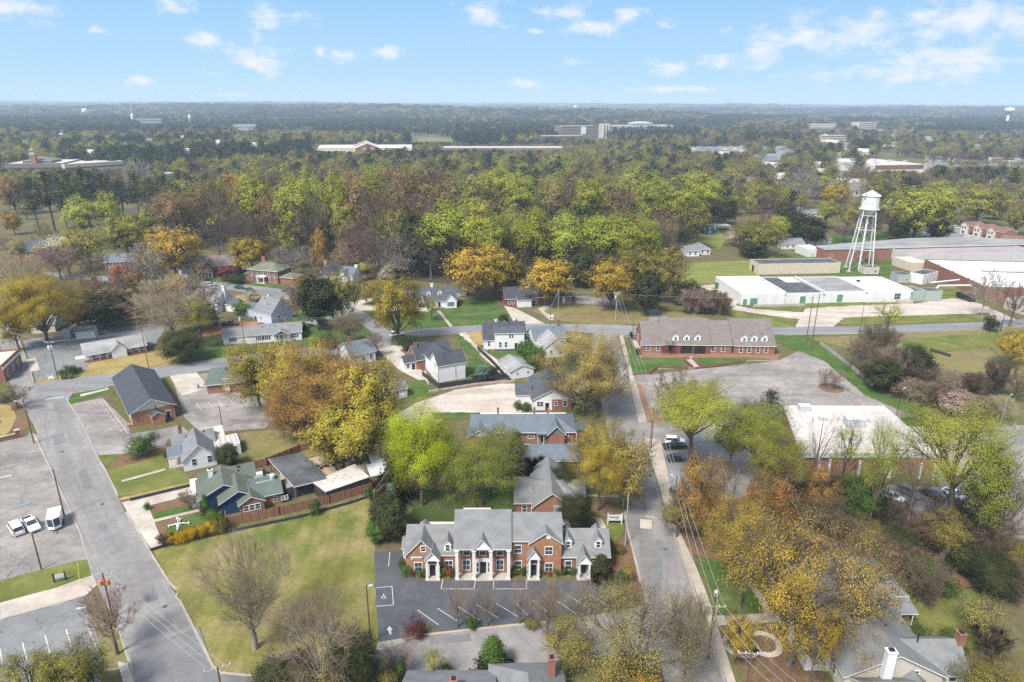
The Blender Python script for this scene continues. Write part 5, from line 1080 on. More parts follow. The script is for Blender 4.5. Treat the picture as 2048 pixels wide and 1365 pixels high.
# upper right back yards
B = Bld('barn_shed', 'navy blue gambrel barn with white trim at the edge of the wood', 'barn', (1408,470), (1430,470)); W = B.w
mb = MB(); pr = [(0,0), (W,0), (W,3.2), (W*.8,5.2), (W*.5,6.2), (W*.2,5.2), (0,3.2)]; mb.ext(pr, 'y', 0, 9); mb.build('wall', M['blue_siding'], B.root)
mb = MB(); pr = [(-.3,3.0), (0,3.2), (W*.2,5.2), (W*.5,6.2), (W*.8,5.2), (W,3.2), (W+.3,3.), (W+.3,3.2), (W*.82,5.4), (W*.5,6.4), (W*.18,5.4), (-.3,3.2)]; mb.ext(pr, 'y', -.3, 9.3, [1]*6+[0]*6+[1,1]); mb.build('roof', [M['sh_charcoal'], M['trim']], B.root); B.win('f', 0, W*.5, 3.8, .9, 1.); B.win('f', 0, W*.5, 1., 1., 1.2)
B = Bld('carport', 'small open carport with pale flat roof to the right of the navy barn', 'carport', (1436,462), (1460,461)); B.vol(0, B.w, 0, 6, 2.8, 'slab', rm='metal_panel', ov=.2, nowall=True)
for x in (.2, B.w-.2):
    for y in (.2, 5.8): B.box('post', x-.1, x+.1, y-.1, y+.1, 0, 2.8, 'white_paint')
B = Bld('grey_house', 'pale house with grey hipped roof and attached lower wing above the mown field', 'house', (1368,511), (1420,510)); B.vol(0, B.w*.5, -3, 6, 2.8, 'gx', 1.8, .4, rm='sh_mid', wall='siding'); B.vol(B.w*.4, B.w, 0, 10, 3., 'hip', 2.6, .5, rm='sh_mid', wall='siding_warm'); B.wins('f', 0, (B.w*.7, B.w*.9), .8, 1., 1.5); B.wins('f', -3, (2, 5), .8, 1., 1.4)
for (a, b, rm, lb) in (((1563,499), (1608,498), 'sh_mid', 'small cream cottage with grey roof, left of the louvred machine cabin'), ((1620,492), (1662,488), 'sh_brown', 'small cream cottage with brown roof just behind the large brick mill'), ((1582,430), (1606,430), 'sh_blue', 'blue-grey roofed house among trees left of the water tower tank'), ((1616,436), (1652,434), 'sh_mid', 'pale grey roofed house among trees nearest the water tower tank'), ((1486,503), (1530,506), 'sh_charcoal', 'dark-roofed house behind the gold-brown oak above the mown field'), ((1930,428), (1990,426), 'sh_mid', 'low grey-roofed house behind the big olive tree on the right')):
    B = Bld('cottage', lb, 'house', a, b); B.vol(0, B.w, 0, 9, 2.8, 'gx', 2.2, .4, rm=rm, wall='siding_warm'); B.wins('f', 0, (B.w*.25, B.w*.5, B.w*.78), .9, 1., 1.4, sty='plain')
# bottom edge roofs
B = Bld('grey_roofed_house', 'grey-roofed house with brick chimney cut off by the bottom edge, left of the hipped one', 'house', (806,1470), (985,1470)); yr = B.gp(900,1341,2.9)[1]-5.4; B.vol(0, B.w, yr-5, yr+5, 3., 'gx', 2.5, .4, rm='sh_mid', wall='brick'); B.chimney(B.fp(906,1350,yr)[0], yr+.2, 3, 6.6, .9, .9); B.wins('f', yr-5, (2, 5, 9), 1, 1, 1.5)
B = Bld('grey_roofed_house', 'pale grey hipped roof with brick chimney at the bottom edge beside the tall sparse tree', 'house', (985,1470), (1130,1466)); yb = B.gp(1060,1326,3.2)[1]; B.vol(0, B.w, yb-13, yb-.5, 3.2, 'hip', 3.4, .5, rm='sh_grey', wall='brick'); B.chimney(B.w-1.4, yb-3.2, 3.4, 7., .9, .9)
B = Bld('grey_house', 'upper grey-roofed house with brick chimney and band of white windows under the gold oak', 'house', P(49.4,86.7,0), rz=.02)
B.vol(0, 11.6, 0, 9.2, 3.3, 'hip', 3.3, .5, rm='sh_grey', wall='brick_brown'); B.vol(-5, 4, 1, 8, 3.28, 'gx', 2.4, .4, rm='sh_grey', wall='brick_brown'); B.vol(6, 11.8, -3.2, -.05, 2.4, 'shed', .6, .2, rm='sh_grey', wall='siding', nowall=True)
B.wins('f', 0, (2.2, 3.2, 4.2), 1.2, .85, 1.2); B.chimney(7.6, 5.2, 4.5, 7.9, .8, .8, 'brick_dark'); B.vol(-3.5, 1, -4, .9, 2.4, 'gy', 1.6, .25, rm='sh_grey', wall='brick_brown'); B.door('f', 0, 8.4, .1)
for k in (6.3, 8.9, 11.5): B.column(k, -3., 0, 2.4, .1)
B = Bld('grey_house', 'large grey-roofed house with white chimney and pink brick gable at the lower right corner', 'house', P(44.5,70.5,0), rz=0.)
B.vol(0, 13, .5, 12, 3.4, 'gy', 3.4, .45, rm='sh_grey', wall='stucco'); B.vol(9.5, 16.6, 1.2, 7.6, 3.2, 'gx', 2.5, .45, rm='sh_grey', wall='stucco'); B.vol(-3.4, 3, 4.5, 10.5, 3.3, 'gx', 2.3, .35, rm='sh_grey', wall='siding'); B.vol(.8, 7.6, -4.6, .45, 2.9, 'gx', 1.8, .35, rm='sh_grey', wall='siding_warm'); B.vol(7.2, 10.4, -3, .45, 2.7, 'gy', 1.5, .3, rm='sh_mid', wall='stucco')
x, y = B.gp(1775, 1337, 5.2); B.chimney(x, y, 3.6, 8., 1.2, .9, 'siding'); B.chimney(16.9, 4.2, 3, 7., .9, 1.1, 'brick'); B.wins('f', 1.2, (12.4, 14.9), 1., 1., 1.3); B.win('f', .5, 9.2, 3.3, .9, .8); B.wins('f', -4.6, (2.4, 5.6), .9, 1., 1.3); B.wins('l', 0, (3.2,), 1, .9, 1.4)
for k in ((7.6, 6.), (7.8, 8.4), (11., 4.)): B.box('vent_pipe', k[0], k[0]+.14, k[1], k[1]+.14, 5, 6.9, 'black_metal')
B = Bld('garden_shed', 'pale wooden shed with brown roof in the woods at lower right', 'shed', (1893,1140), (1936,1146)); B.vol(0, B.w, 0, 4, 2.4, 'gx', 1.4, .2, rm='sh_red', wall='wood_grey'); B.wins('f', 0, (1.1, 2.6), .6, .7, 1.2)
B = Bld('corner_shop', 'brick shop with white fascia at the left edge beside the street', 'shop', (-70,772), (12,764)); B.vol(0, B.w, 0, 14, 4.6, 'flat', rm='roof_white', wall='brick', par=.5); B.wins('r', B.w, (3, 7, 11), .8, 1.6, 1.8); B.box('fascia', B.w-.02, B.w+.12, -.1, 14, 3.6, 4.3, 'siding')
B = Bld('brick_garden_wall', 'low brick garden wall with pillar beside the round straw lawn at left', 'wall', (-10,888), (38,876)); B.box('wall_panel', 0, B.w-.5, 0, .4, 0, 1.1, 'brick_brown'); B.box('coping', -.1, B.w-.5, -.06, .46, 1.1, 1.22, 'concrete'); B.box('pillar', B.w-.5, B.w+.4, -.2, .7, 0, 1.9, 'brick'); B.box('pillar_cap', B.w-.6, B.w+.5, -.3, .8, 1.9, 2.05, 'concrete')
# far away
def far(name, label, cat, a, b, ht, dd, wl, rm, par=.6, bands=0, group=None):
    B = Bld(name, label, cat, a, b, group=group); B.vol(0, B.w, 0, dd, ht-par, 'flat', rm=rm, wall=wl, par=par)
    for k in range(bands): B.box('window_band', .6, B.w-.6, -.06, .02, ht*(k+.45)/bands-.5, ht*(k+.45)/bands+.9, 'glass')
    return B
B = Bld('home_store', 'huge white-roofed home improvement store with brick gabled entrance across the wood', 'store', (636,309), (824,308)); W = B.w; B.vol(0, W, 0, 70, 8.5, 'gx', 3., .4, rm='roof_tan', wall='cream'); B.vol(W*.40, W*.66, -3, 30, 8.4, 'gy', 7.2, .5, rm='roof_tan', wall='brick_dark', ); B.vol(W*.38, W*.6, 14, 50, 11, 'gy', 6., .5, rm='roof_tan', wall='cream'); B.vol(W*.78, W*.92, -2, 12, 8, 'flat', rm='roof_tar', wall='brick_dark')
B.wins('f', 0, [W*k for k in (.05, .12, .2, .28)], 2, 3, 3, sty='plain')
o = text_mesh('sign_lettering', "LOWE'S", 5.0, M['siding'], B.root, (W*.53, -3.2, 6.2), .15)
for k in (.93, .985): B.vol(W*k, W*k+8, -6, 6, 4, 'gy', 3.4, .4, rm='metal_panel', wall='siding')
B = far('strip_mall', 'long low tan-roofed strip mall right of the home improvement store', 'shops', (886,308), (1128,308), 9, 45, 'sh_brown', 'roof_tan', bands=1)
far('hospital_block', 'four-storey brick medical block on the horizon wood, left of the white tower block', 'hospital', (1122,277), (1196,276), 26, 40, 'sh_brown', 'roof_tan', bands=4).box('entrance_frame', 48, 60, -1.5, 0, 8, 24, 'white_paint')
far('hospital_wing', 'low brick medical wing in front of the four-storey brick block', 'hospital', (1084,287), (1172,286), 14, 30, 'sh_brown', 'roof_tan', bands=2)
B = far('white_tower_block', 'white slab block with tall dark slots beside the brick medical block', 'office building', (1202,280), (1220,280), 32, 30, 'stucco', 'roof_white')
for k in range(3): B.box('slot_window', 6+k*6, 8.5+k*6, -.1, .05, 4, 30, 'glass')
B = far('office_block', 'long grey glazed office block half hidden by dark pines, right of the white slab', 'office building', (1221,277), (1345,275), 27, 40, 'metal_grey', 'roof_tan', bands=3); B.vol(60, 110, 6, 30, 31, 'hip', 4, 2, rm='metal_grey', wall='metal_grey')
B = Bld('apartment_row', 'row of cream gabled apartments with grey roofs in front of rust-coloured trees', 'apartments', (1377,309), (1482,308))
for k in range(5): B.vol(k*B.w/5, (k+.55)*B.w/5, -2, 14, 8, 'gy', 3, .4, rm='sh_mid', wall='siding_warm'); B.vol((k+.55)*B.w/5+.02, (k+1)*B.w/5, 0, 12, 7.6, 'gx', 3, .4, rm='sh_mid', wall='siding_warm'); B.wins('f', -2, [(k+.15)*B.w/5, (k+.4)*B.w/5], 4, 2, 2.4, sty='plain')
B = far('big_store', 'big-box store with cream roof and dark red front band on the right', 'store', (1742,348), (1848,346), 9.5, 90, 'siding_warm', 'roof_tan'); B.box('red_band', 4, B.w-2, -.5, 0, 5, 9.2, 'sh_red')
for k in range(8): B.box('roof_unit', 20+(k*37) % 60, 24+(k*37) % 60, 20+(k*23) % 55, 23+(k*23) % 55, 8.9, 11, 'metal_grey')
B = Bld('gabled_hall', 'large grey gabled hall left of the big-box store, behind olive trees', 'hall', (1548,312), (1588,309)); B.vol(0, B.w, 0, 25, 7, 'gy', 6, 1, rm='sh_mid', wall='siding')
far('hotel', 'brick and white hotel block rising above trees left of the big-box store', 'hotel', (1640,290), (1692,289), 17, 18, 'stucco', 'roof_white', bands=4); far('hotel', 'cream hotel block farther off, right of the brick and white hotel', 'hotel', (1716,263), (1752,262), 24, 25, 'stucco', 'roof_white', bands=4); far('hotel', 'long pale hotel block half behind pines, upper left of the brick and white hotel', 'hotel', (1612,262), (1672,261), 18, 25, 'siding_warm', 'roof_white', bands=3)
for i, (a, b, ht, dd, wl, rm, lb) in enumerate((((1870,300), (1968,305), 7, 30, 'brick_dark', 'roof_tar', 'long dark-fronted strip of shops at the far right parking lots'), ((1925,306), (1962,306), 7, 20, 'siding_warm', 'roof_white', 'pale shop with dark green-topped wall in the right parking lots'), ((1946,322), (1992,322), 6, 22, 'brick_dark', 'sh_charcoal', 'dark-roofed restaurant among parked cars on the right'), ((1985,323), (2030,323), 5, 14, 'siding_warm', 'roof_white', 'white canopy building nearest the right edge among parked cars'), ((1998,352), (2040,352), 6, 20, 'stucco', 'sh_teal', 'green-roofed building near the right edge'), ((2000,370), (2040,369), 4, 12, 'stucco', 'roof_tan', 'tan flat-roofed shed in front of the green-roofed building'), ((1742,300), (1760,300), 6, 14, 'siding_warm', 'roof_tar', 'small shop between dark pines behind the big-box store'), ((1930,290), (1950,289), 5, 14, 'siding_warm', 'roof_white', 'small white shop at the top of the right parking lots'))): far('shop_building', lb, 'shop', a, b, ht, dd, wl, rm, par=.4, bands=1)
B = far('school_building', 'long cream-roofed school with clock tower at far left', 'school', (12,347), (130,345), 10, 60, 'sh_brown', 'roof_tan', bands=1); x = B.fp(66,340)[0]; B.vol(x-12, x+16, 10, 40, 12, 'hip', 4, .6, rm='sh_brown', wall='sh_brown'); B.box('clock_tower', x-2.8, x+2.8, 5, 11, 0, 19, 'brick_brown'); B.box('tower_belfry', x-2.2, x+2.2, 6, 10, 19, 23, 'stucco'); mb = MB(); mb.add([(x-3,5,23), (x+3,5,23), (x+3,11,23), (x-3,11,23), (x,8,27)], [(3,2,1,0), (0,1,4), (1,2,4), (2,3,4), (3,0,4)]); mb.build('tower_roof', M['sh_mid'], B.root)
far('school_wing', 'long low school wing with pink-tan flat roof right of the clock tower', 'school', (132,346), (250,338), 9, 45, 'stucco', 'roof_tan', bands=1)
far('white_building', 'white building showing through trees right of the school', 'building', (328,366), (356,362), 8, 14, 'siding', 'roof_white')
B = Bld('apartment_block', 'grey-roofed apartment block on the far hill above the left wood', 'apartments', (470,264), (514,263)); B.vol(0, B.w, 0, 20, 12, 'gx', 6, 1, rm='sh_mid', wall='siding_warm'); B.wins('f', 0, [B.w*k for k in (.1, .3, .5, .7, .9)], 6, 3, 3, sty='plain')
B = Bld('apartment_block', 'low tan-roofed block on the far hill left of the pine ridge', 'apartments', (570,263), (614,262)); B.vol(0, B.w, 0, 24, 8, 'gx', 5, 1, rm='roof_pink', wall='siding'); B.wins('f', 0, [B.w*k for k in (.1, .3, .5, .7, .9)], 3, 3, 3, sty='plain')
B = far('campus_building', 'pale campus building with domed cupola far off on the left', 'building', (278,252), (325,251), 20, 30, 'siding_warm', 'roof_tan', bands=2); mb = MB(); mb.lathe([(4,20), (4,28), (5,29), (3,33), (.3,38)], 12, 0, (-12, 10)); mb.build('cupola', M['siding'], B.root)

# small town houses glimpsed among the far trees
rh_ = random.Random(19); HM = {}
for rm in ('sh_mid', 'sh_grey', 'sh_brown', 'roof_tan', 'roof_white', 'sh_blue'):
    mb = MB(); mb.box(-7, 7, -5, 5, 0, 4.2, 0); mb.ext([(-4.99,4.2), (4.99,4.2), (0,7.4)], 'x', -6.99, 6.99); mb.ext([(-5.5,4.0), (0,7.5), (5.5,4.0), (5.5,4.2), (0,7.7), (-5.5,4.2)], 'x', -7.4, 7.4, [2,2,2,1,1,2,2,2])
    for x in (-4.5, -1.5, 1.5, 4.5): mb.box(x-.5, x+.5, -5.04, -4.9, 1.2, 2.8, 3)
    HM[rm] = mb.mesh('house', [M['siding_warm'], M[rm], M['trim'], M['glass']])
FARH = []
for (a_, b_, r0, r1, n_, zn) in ((1400,1740,300,345,20,'right of the wood'), (1500,2040,262,300,22,'below the far bulb tower'), (20,600,262,330,16,'beyond the left pines'), (1380,1720,350,400,12,'between the wood and the tank')):
    for k in range(n_):
        px, py = rh_.uniform(a_, b_), rh_.uniform(r0, r1); x, y, _ = G(px, py); rm = rh_.choice(list(HM)); o = bpy.data.objects.new('house', HM[rm]); o.location = (x, y, 0); sc_ = rh_.uniform(.9, 1.5); o.scale = (sc_*rh_.uniform(.9, 1.6), sc_, sc_); o.rotation_euler = (0, 0, rh_.uniform(-.5, .5)); link(o)
        tag(o, 'small pale house glimpsed among the trees '+zn, 'house', 'small houses '+zn); FARH.append((x, y, px, py))
# ------------------------------------------------------------------ vehicles
PAINT = {k: solid('paint_'+k, c, .3, .5, 0., .5) for k, c in dict(white=(.78,.78,.77), black=(.012,.013,.016), grey=(.10,.105,.115), silver=(.42,.43,.44), navy=(.02,.03,.06), green=(.03,.05,.035), red=(.22,.02,.02)).items()}
CARS = {}
def car_proto(kind):
    if kind in CARS: return CARS[kind]
    L, Wd, Hh = dict(sedan=(4.7,1.82,1.45), suv=(4.75,1.9,1.75), pickup=(5.6,1.95,1.85), van=(4.9,1.95,1.95))[kind]
    # lower body: stations along the length -> (x, top z, half width at belt, floor z)
    if kind == 'sedan': st = [(-.5,.62,.80,.42), (-.47,.86,.90,.24), (-.33,.95,.96,.2), (-.16,.97,1,.19), (.14,.93,1,.19), (.33,.84,.97,.2), (.46,.72,.90,.24), (.5,.55,.80,.36)]; gh = (-.40,-.24,.06,.27); rz0, rz1 = .93, Hh
    elif kind == 'suv': st = [(-.5,.7,.86,.45), (-.485,1.04,.94,.28), (-.35,1.08,.98,.25), (0,1.07,1,.24), (.2,1.04,1,.24), (.36,.98,.97,.25), (.47,.86,.92,.3), (.5,.62,.84,.4)]; gh = (-.485,-.43,.08,.25); rz0, rz1 = 1.04, Hh
    elif kind == 'pickup': st = [(-.5,.98,.94,.5), (-.49,1.06,.97,.4), (-.2,1.08,1,.32), (.1,1.1,1,.3), (.22,1.1,1,.3), (.4,1.05,.97,.32), (.48,.95,.93,.36), (.5,.68,.86,.45)]; gh = (-.13,-.09,.12,.24); rz0, rz1 = 1.06, Hh
    else: st = [(-.5,.75,.9,.4), (-.49,1.1,.96,.28), (-.3,1.12,1,.24), (.1,1.1,1,.24), (.28,1.06,.99,.24), (.4,.98,.96,.26), (.48,.82,.9,.3), (.5,.6,.82,.4)]; gh = (-.49,-.46,.16,.36); rz0, rz1 = 1.08, Hh
    b = MB(); vs = []; n = 8
    for (x, zt, hw, zf) in st:
        w = Wd/2*hw; X = x*L; vs += [(X,-w*.9,zf), (X,-w,zf+.2), (X,-w,zt-.2), (X,-w*.88,zt), (X,w*.88,zt), (X,w,zt-.2), (X,w,zf+.2), (X,w*.9,zf)]
    k = len(st); fs = [(i*n+j, i*n+(j+1) % n, (i+1)*n+(j+1) % n, (i+1)*n+j) for i in range(k-1) for j in range(n)]
    b.add(vs, [f[::-1] for f in fs]+[tuple(range(n)), tuple(range((k-1)*n, k*n))[::-1]])
    if kind == 'pickup': b.box(-.47*L, -.14*L, -Wd*.38, Wd*.38, .9, 1.092, 1)
    g = MB(); x0, x1, x2, x3 = [q*L for q in gh]; w0, w1 = Wd/2*.90, Wd/2*.74
    g.add([(x0,-w0,rz0-.05),(x3,-w0,rz0-.05),(x3,w0,rz0-.05),(x0,w0,rz0-.05),(x1,-w1,rz1-.05),(x2,-w1,rz1-.05),(x2,w1,rz1-.05),(x1,w1,rz1-.05)], [(0,3,2,1),(4,5,6,7),(0,1,5,4),(1,2,6,5),(2,3,7,6),(3,0,4,7)])
    r = MB(); e = .04; r.add([(x1-e,-w1-e,rz1-.06),(x2+e,-w1-e,rz1-.06),(x2+e,w1+e,rz1-.06),(x1-e,w1+e,rz1-.06),(x1+.08,-w1+.1,rz1),(x2-.08,-w1+.1,rz1),(x2-.08,w1-.1,rz1),(x1+.08,w1-.1,rz1)], [(0,3,2,1),(4,5,6,7),(0,1,5,4),(1,2,6,5),(2,3,7,6),(3,0,4,7)])
    for sy in (-1, 1):   # pillars
        for (xa, xb) in ((x0, x1), (x3, x2), ((x0+x3)/2-.1, (x1+x2)/2-.05)): r.tube((xa, sy*(w0+.005), rz0-.04), (xb, sy*(w1+.005), rz1-.05), .045, .04, 4)
    wh = MB(); wh.tube((0,-.11,0), (0,.11,0), .34, .34, 16); wm = wh.mesh('wheel', M['tyre']); rm_ = MB().tube((0,-.12,0), (0,.12,0), .2, .2, 10).mesh('rim', M['rim'])
    hl = MB().box(-.06, .05, -.2, .2, -.08, .08)
    CARS[kind] = dict(body=b, glass=g.mesh('windows', M['glass']), roof=r, wheel=wm, rim=rm_, hl=hl.mesh('headlight', M['lamp_clear']), tl=hl.mesh('taillight', M['lamp_red']), L=L, W=Wd, zl=st[-2][1]-.16, zt=st[1][1]-.2, cache={}); return CARS[kind]
def car(kind, colour, a, b, label, name='parked_car', cat='car', group='parked cars', z=.09, small=False, loc=None, rz=None):
    """a = rear end, b = front end, both on the ground"""
    C = car_proto(kind)
    if loc is None:
        A, Bq = G(*a), G(*b); loc = ((A[0]+Bq[0])/2, (A[1]+Bq[1])/2); rz = math.atan2(Bq[1]-A[1], Bq[0]-A[0])
    if colour not in C['cache']: C['cache'][colour] = (C['body'].mesh('body', [PAINT[colour], M['black_metal']]), C['roof'].mesh('roof_panel', PAINT[colour]))
    bm_, rm_ = C['cache'][colour]
    if small:
        key = colour+'_s'
        if key not in C['cache']:
            q = MB(); q.v = list(C['body'].v); q.f = list(C['body'].f); q.m = [0]*len(q.f); n0 = len(q.v); gm = C['glass']; q.add([v.co for v in gm.vertices], [tuple(p.vertices) for p in gm.polygons], 1); q.add(C['roof'].v, C['roof'].f, 0)
            for sx in (-.31, .31):
                for sy in (-1, 1): q.tube((sx*C['L'], sy*C['W']*.36, .33), (sx*C['L'], sy*C['W']*.49, .33), .33, .33, 8, 2)
            C['cache'][key] = q.mesh('parked_car', [PAINT[colour], M['glass'], M['tyre']])
        o = bpy.data.objects.new(name, C['cache'][key]); o.location = (*loc, z); o.rotation_euler = (0,0,rz); link(o); return tag(o, label, cat, group)
    t = thing(name, label, cat, (*loc, z), rz, group)
    for nm, me in (('body', bm_), ('windows', C['glass']), ('roof_panel', rm_)): link(bpy.data.objects.new(nm, me), t)
    for sx in (-.31, .31):
        for sy in (-1, 1):
            o = link(bpy.data.objects.new('wheel', C['wheel']), t); o.location = (sx*C['L'], sy*C['W']*.44, .34); link(bpy.data.objects.new('rim', C['rim']), o)
    for sy in (-1, 1):
        o = link(bpy.data.objects.new('headlight', C['hl']), t); o.location = (.478*C['L'], sy*C['W']*.36, C['zl']); o = link(bpy.data.objects.new('taillight', C['tl']), t); o.location = (-.488*C['L'], sy*C['W']*.38, C['zt'])
    return t
car('van', 'white', (43,1077), (24,1050), 'white minivan with dark rear window, leftmost vehicle in the cracked lot', 'parked_van', 'van')
car('pickup', 'white', (53,1043), (74,1068), 'white pickup truck parked nose-forward between the minivan and the trailer', 'parked_truck', 'pickup truck')
car('suv', 'white', (797-16,675), (797+10,670), 'white sport utility car driving out of the side street', 'car', 'car', None, z=.14)
car('suv', 'white', (1327,886), (1372,889), 'white sport utility car behind the black pickup by the sidewalk', group='cars parked by the street lot')
car('pickup', 'black', (1327,899), (1371,896), 'black pickup truck parked beside the black sedan near the sidewalk', 'parked_truck', 'pickup truck', 'cars parked by the street lot')
car('sedan', 'black', (1332,923), (1374,921), 'small black sedan parked alone just below the black pickup', group='cars parked by the street lot')
car('sedan', 'white', (1427,857), (1464,863), 'white car under the tall lime-green tree in front of the store', group='cars parked by the street lot')
car('suv', 'grey', (1349,992), (1376,990), 'grey car mostly hidden behind the golden tree by the sidewalk', group='cars parked by the street lot')
for (a, b, k, c, lb) in (((1770,993), (1795,1003), 'sedan', 'white', 'white car half hidden behind a tree trunk below the store'), ((1800,982), (1836,1000), 'suv', 'grey', 'blue-grey car with open view of its roof below the store'), ((1850,988), (1876,1000), 'sedan', 'black', 'black car directly behind the ivy-covered trunk below the store'), ((1890,985), (1925,1002), 'sedan', 'white', 'white car to the right of the ivy-covered trunk below the store'), ((1938,984), (1970,1000), 'sedan', 'black', 'dark car between the white car and the right edge trees'), ((1962,982), (1995,1000), 'sedan', 'silver', 'silver car at the right end of the row below the store')): car(k, c, a, b, lb, group='cars parked below the store')
car('suv', 'silver', (411,574), (432,572), 'silver sport utility car on the curving street in front of the dark brick house', group='cars on the curving street')
car('sedan', 'black', (471,577), (487,579), 'dark car behind the pale blossom shrub on the curving street', group='cars on the curving street')
car('sedan', 'green', (490,581), (510,585), 'dark green car at the kerb in front of the colonial house lawn', group='cars on the curving street')
car('sedan', 'grey', (564,585), (585,580), 'dark grey car near the small orange tree at the colonial house', group='cars on the curving street')
car('suv', 'white', (584,577), (604,573), 'white car half hidden by the small orange tree', group='cars on the curving street')
car('sedan', 'grey', (602,659), (628,652), 'grey car parked beside the white ranch house', group='cars by the ranch house')
car('suv', 'black', (634,652), (662,642), 'black car in the shade of the dark evergreen tree', group='cars by the ranch house')
car('pickup', 'navy', (452,652), (470,651), 'small dark blue pickup on the red clay yard', 'parked_truck', 'pickup truck', 'cars by the ranch house')
car('van', 'white', (817,852), (783,853), 'white work van under the gold oak at the gravel yard', 'parked_van', 'van', None)
for (a, b, k, c, lb) in (((1862,472), (1888,473), 'pickup', 'black', 'black pickup truck left of the townhouse parking bay'), ((1894,466), (1911,467), 'suv', 'black', 'black sport utility car by the hedge next to the townhouses'), ((1902,459), (1921,457), 'van', 'white', 'white van beside the first townhouse'), ((1919,473), (1936,472), 'sedan', 'silver', 'silver car in the row in front of the townhouses'), ((1927,475), (1943,474), 'suv', 'white', 'white sport utility car in front of the townhouses'), ((1955,474), (1962,473), 'sedan', 'navy', 'dark blue car between the second and third townhouse')): car(k, c, a, b, lb, group='cars by the townhouses')
rs = random.Random(5); cols = ['white', 'white', 'silver', 'grey', 'black', 'red', 'navy']
for (xa, xb, ya, yb, n, lb) in ((1865,1985,296,300,16,'tiny parked car in the upper rows of the right shopping lots'), (1850,2040,320,328,26,'tiny parked car in the middle rows of the right shopping lots'), (1860,2040,337,346,24,'tiny parked car in the lower rows of the right shopping lots'), (800,880,309,313,6,'tiny parked car between the home store and the strip mall')):
    for k in range(n):
        px = xa+(xb-xa)*(k+.5)/n; x, y, _ = G(px+rs.uniform(-2, 2), rs.choice((ya, (ya+yb)/2, yb))); car(rs.choice(('sedan', 'suv')), rs.choice(cols), None, None, lb, group=lb.replace('tiny parked car', 'cars'), small=True, loc=(x, y), rz=math.pi/2+rs.uniform(-.05, .05), z=.1)
# enclosed trailer
A = G(113,1052); t = thing('cargo_trailer', 'white enclosed cargo trailer with dark V-shaped nose panels beside the pickup', 'trailer', (A[0], A[1], .09), rad(-62)); L, w, h = 4.6, 2.1, 2.3
mb = MB(); mb.prism([(-L/2,-w/2), (L/2-.6,-w/2), (L/2,0), (L/2-.6,w/2), (-L/2,w/2)], .45, h+.3); mb.build('body', PAINT['white'], t); mb = MB(); mb.prism([(-L/2-.05,-w/2-.05), (L/2-.55,-w/2-.05), (L/2+.06,0), (L/2-.55,w/2+.05), (-L/2-.05,w/2+.05)], h+.3, h+.36); mb.build('roof_panel', M['metal_panel'], t)
for sg in (-1, 1):
    mb = MB(); p0, p1 = Vector((L/2-.6, sg*w/2, 0)), Vector((L/2, 0, 0)); nn = Vector((.87, sg*.5, 0))*.02; q0 = p0*.93+p1*.07+nn; q1 = p0*.07+p1*.93+nn; mb.add([(q0.x,q0.y,1.0), (q1.x,q1.y,1.0), (q1.x,q1.y,2.5), (q0.x,q0.y,2.5)], [(0,1,2,3)]); mb.build('nose_panel', M['glass'], t)
    for x in (-.5, .4): o = MB().tube((x, sg*w/2-.02, .33), (x, sg*(w/2+.2), .33), .33, .33, 14).build('wheel', M['tyre'], t); MB().tube((x, sg*w/2-.02, .33), (x, sg*(w/2+.22), .33), .18, .18, 10).build('rim', M['rim'], o)
mb = MB(); mb.box(L/2-.1, L/2+1.1, -.06, .06, .4, .52); mb.build('tongue', M['black_metal'], t)
# dark box trailer on the red clay
B = Bld('box_trailer', 'black box trailer with pale roof on the red clay yard', 'trailer', (404,655), (437,652)); W = B.w; B.box('body', 0, W, 0, 2.4, .6, 3.2, 'black_metal'); B.box('roof_panel', -.05, W+.05, -.05, 2.45, 3.2, 3.3, 'metal_panel')
for x in (W*.3, W*.42): MB().tube((x,-.15,.4), (x,.1,.4), .4, .4, 12).build('wheel', M['tyre'], B.root)
# skips
def skip(a, b, dd, hh, mm, label, load=None):
    B = Bld('dumpster', label, 'skip', a, b); W = B.w; mb = MB(); k = .12
    mb.box(0, W, 0, dd, .15, .3); mb.box(0, W, 0, k, .3, hh); mb.box(0, W, dd-k, dd, .3, hh); mb.box(0, k, k, dd-k, .3, hh); mb.box(W-k, W, k, dd-k, .3, hh)
    for i in range(7): x = W*(i+.5)/7; mb.box(x-.06, x+.06, -.1, -.001, .3, hh)
    mb.build('body', M[mm], B.root); B.box('rim_rail', -.06, W+.06, -.12, .0, hh, hh+.1, mm)
    if load: B.box('load', k, W-k, k, dd-k, .3, hh-.25, load)
    return B
skip((1429,578), (1444,580), 6, 2.6, 'green_metal', 'dark green skip with brown junk at the left end of the industrial row', 'wood_brown'); skip((1911,594), (1938,605), 2.4, 2.2, 'black_metal', 'black skip on the gravel yard beside the brick factory hall', 'roof_tar')
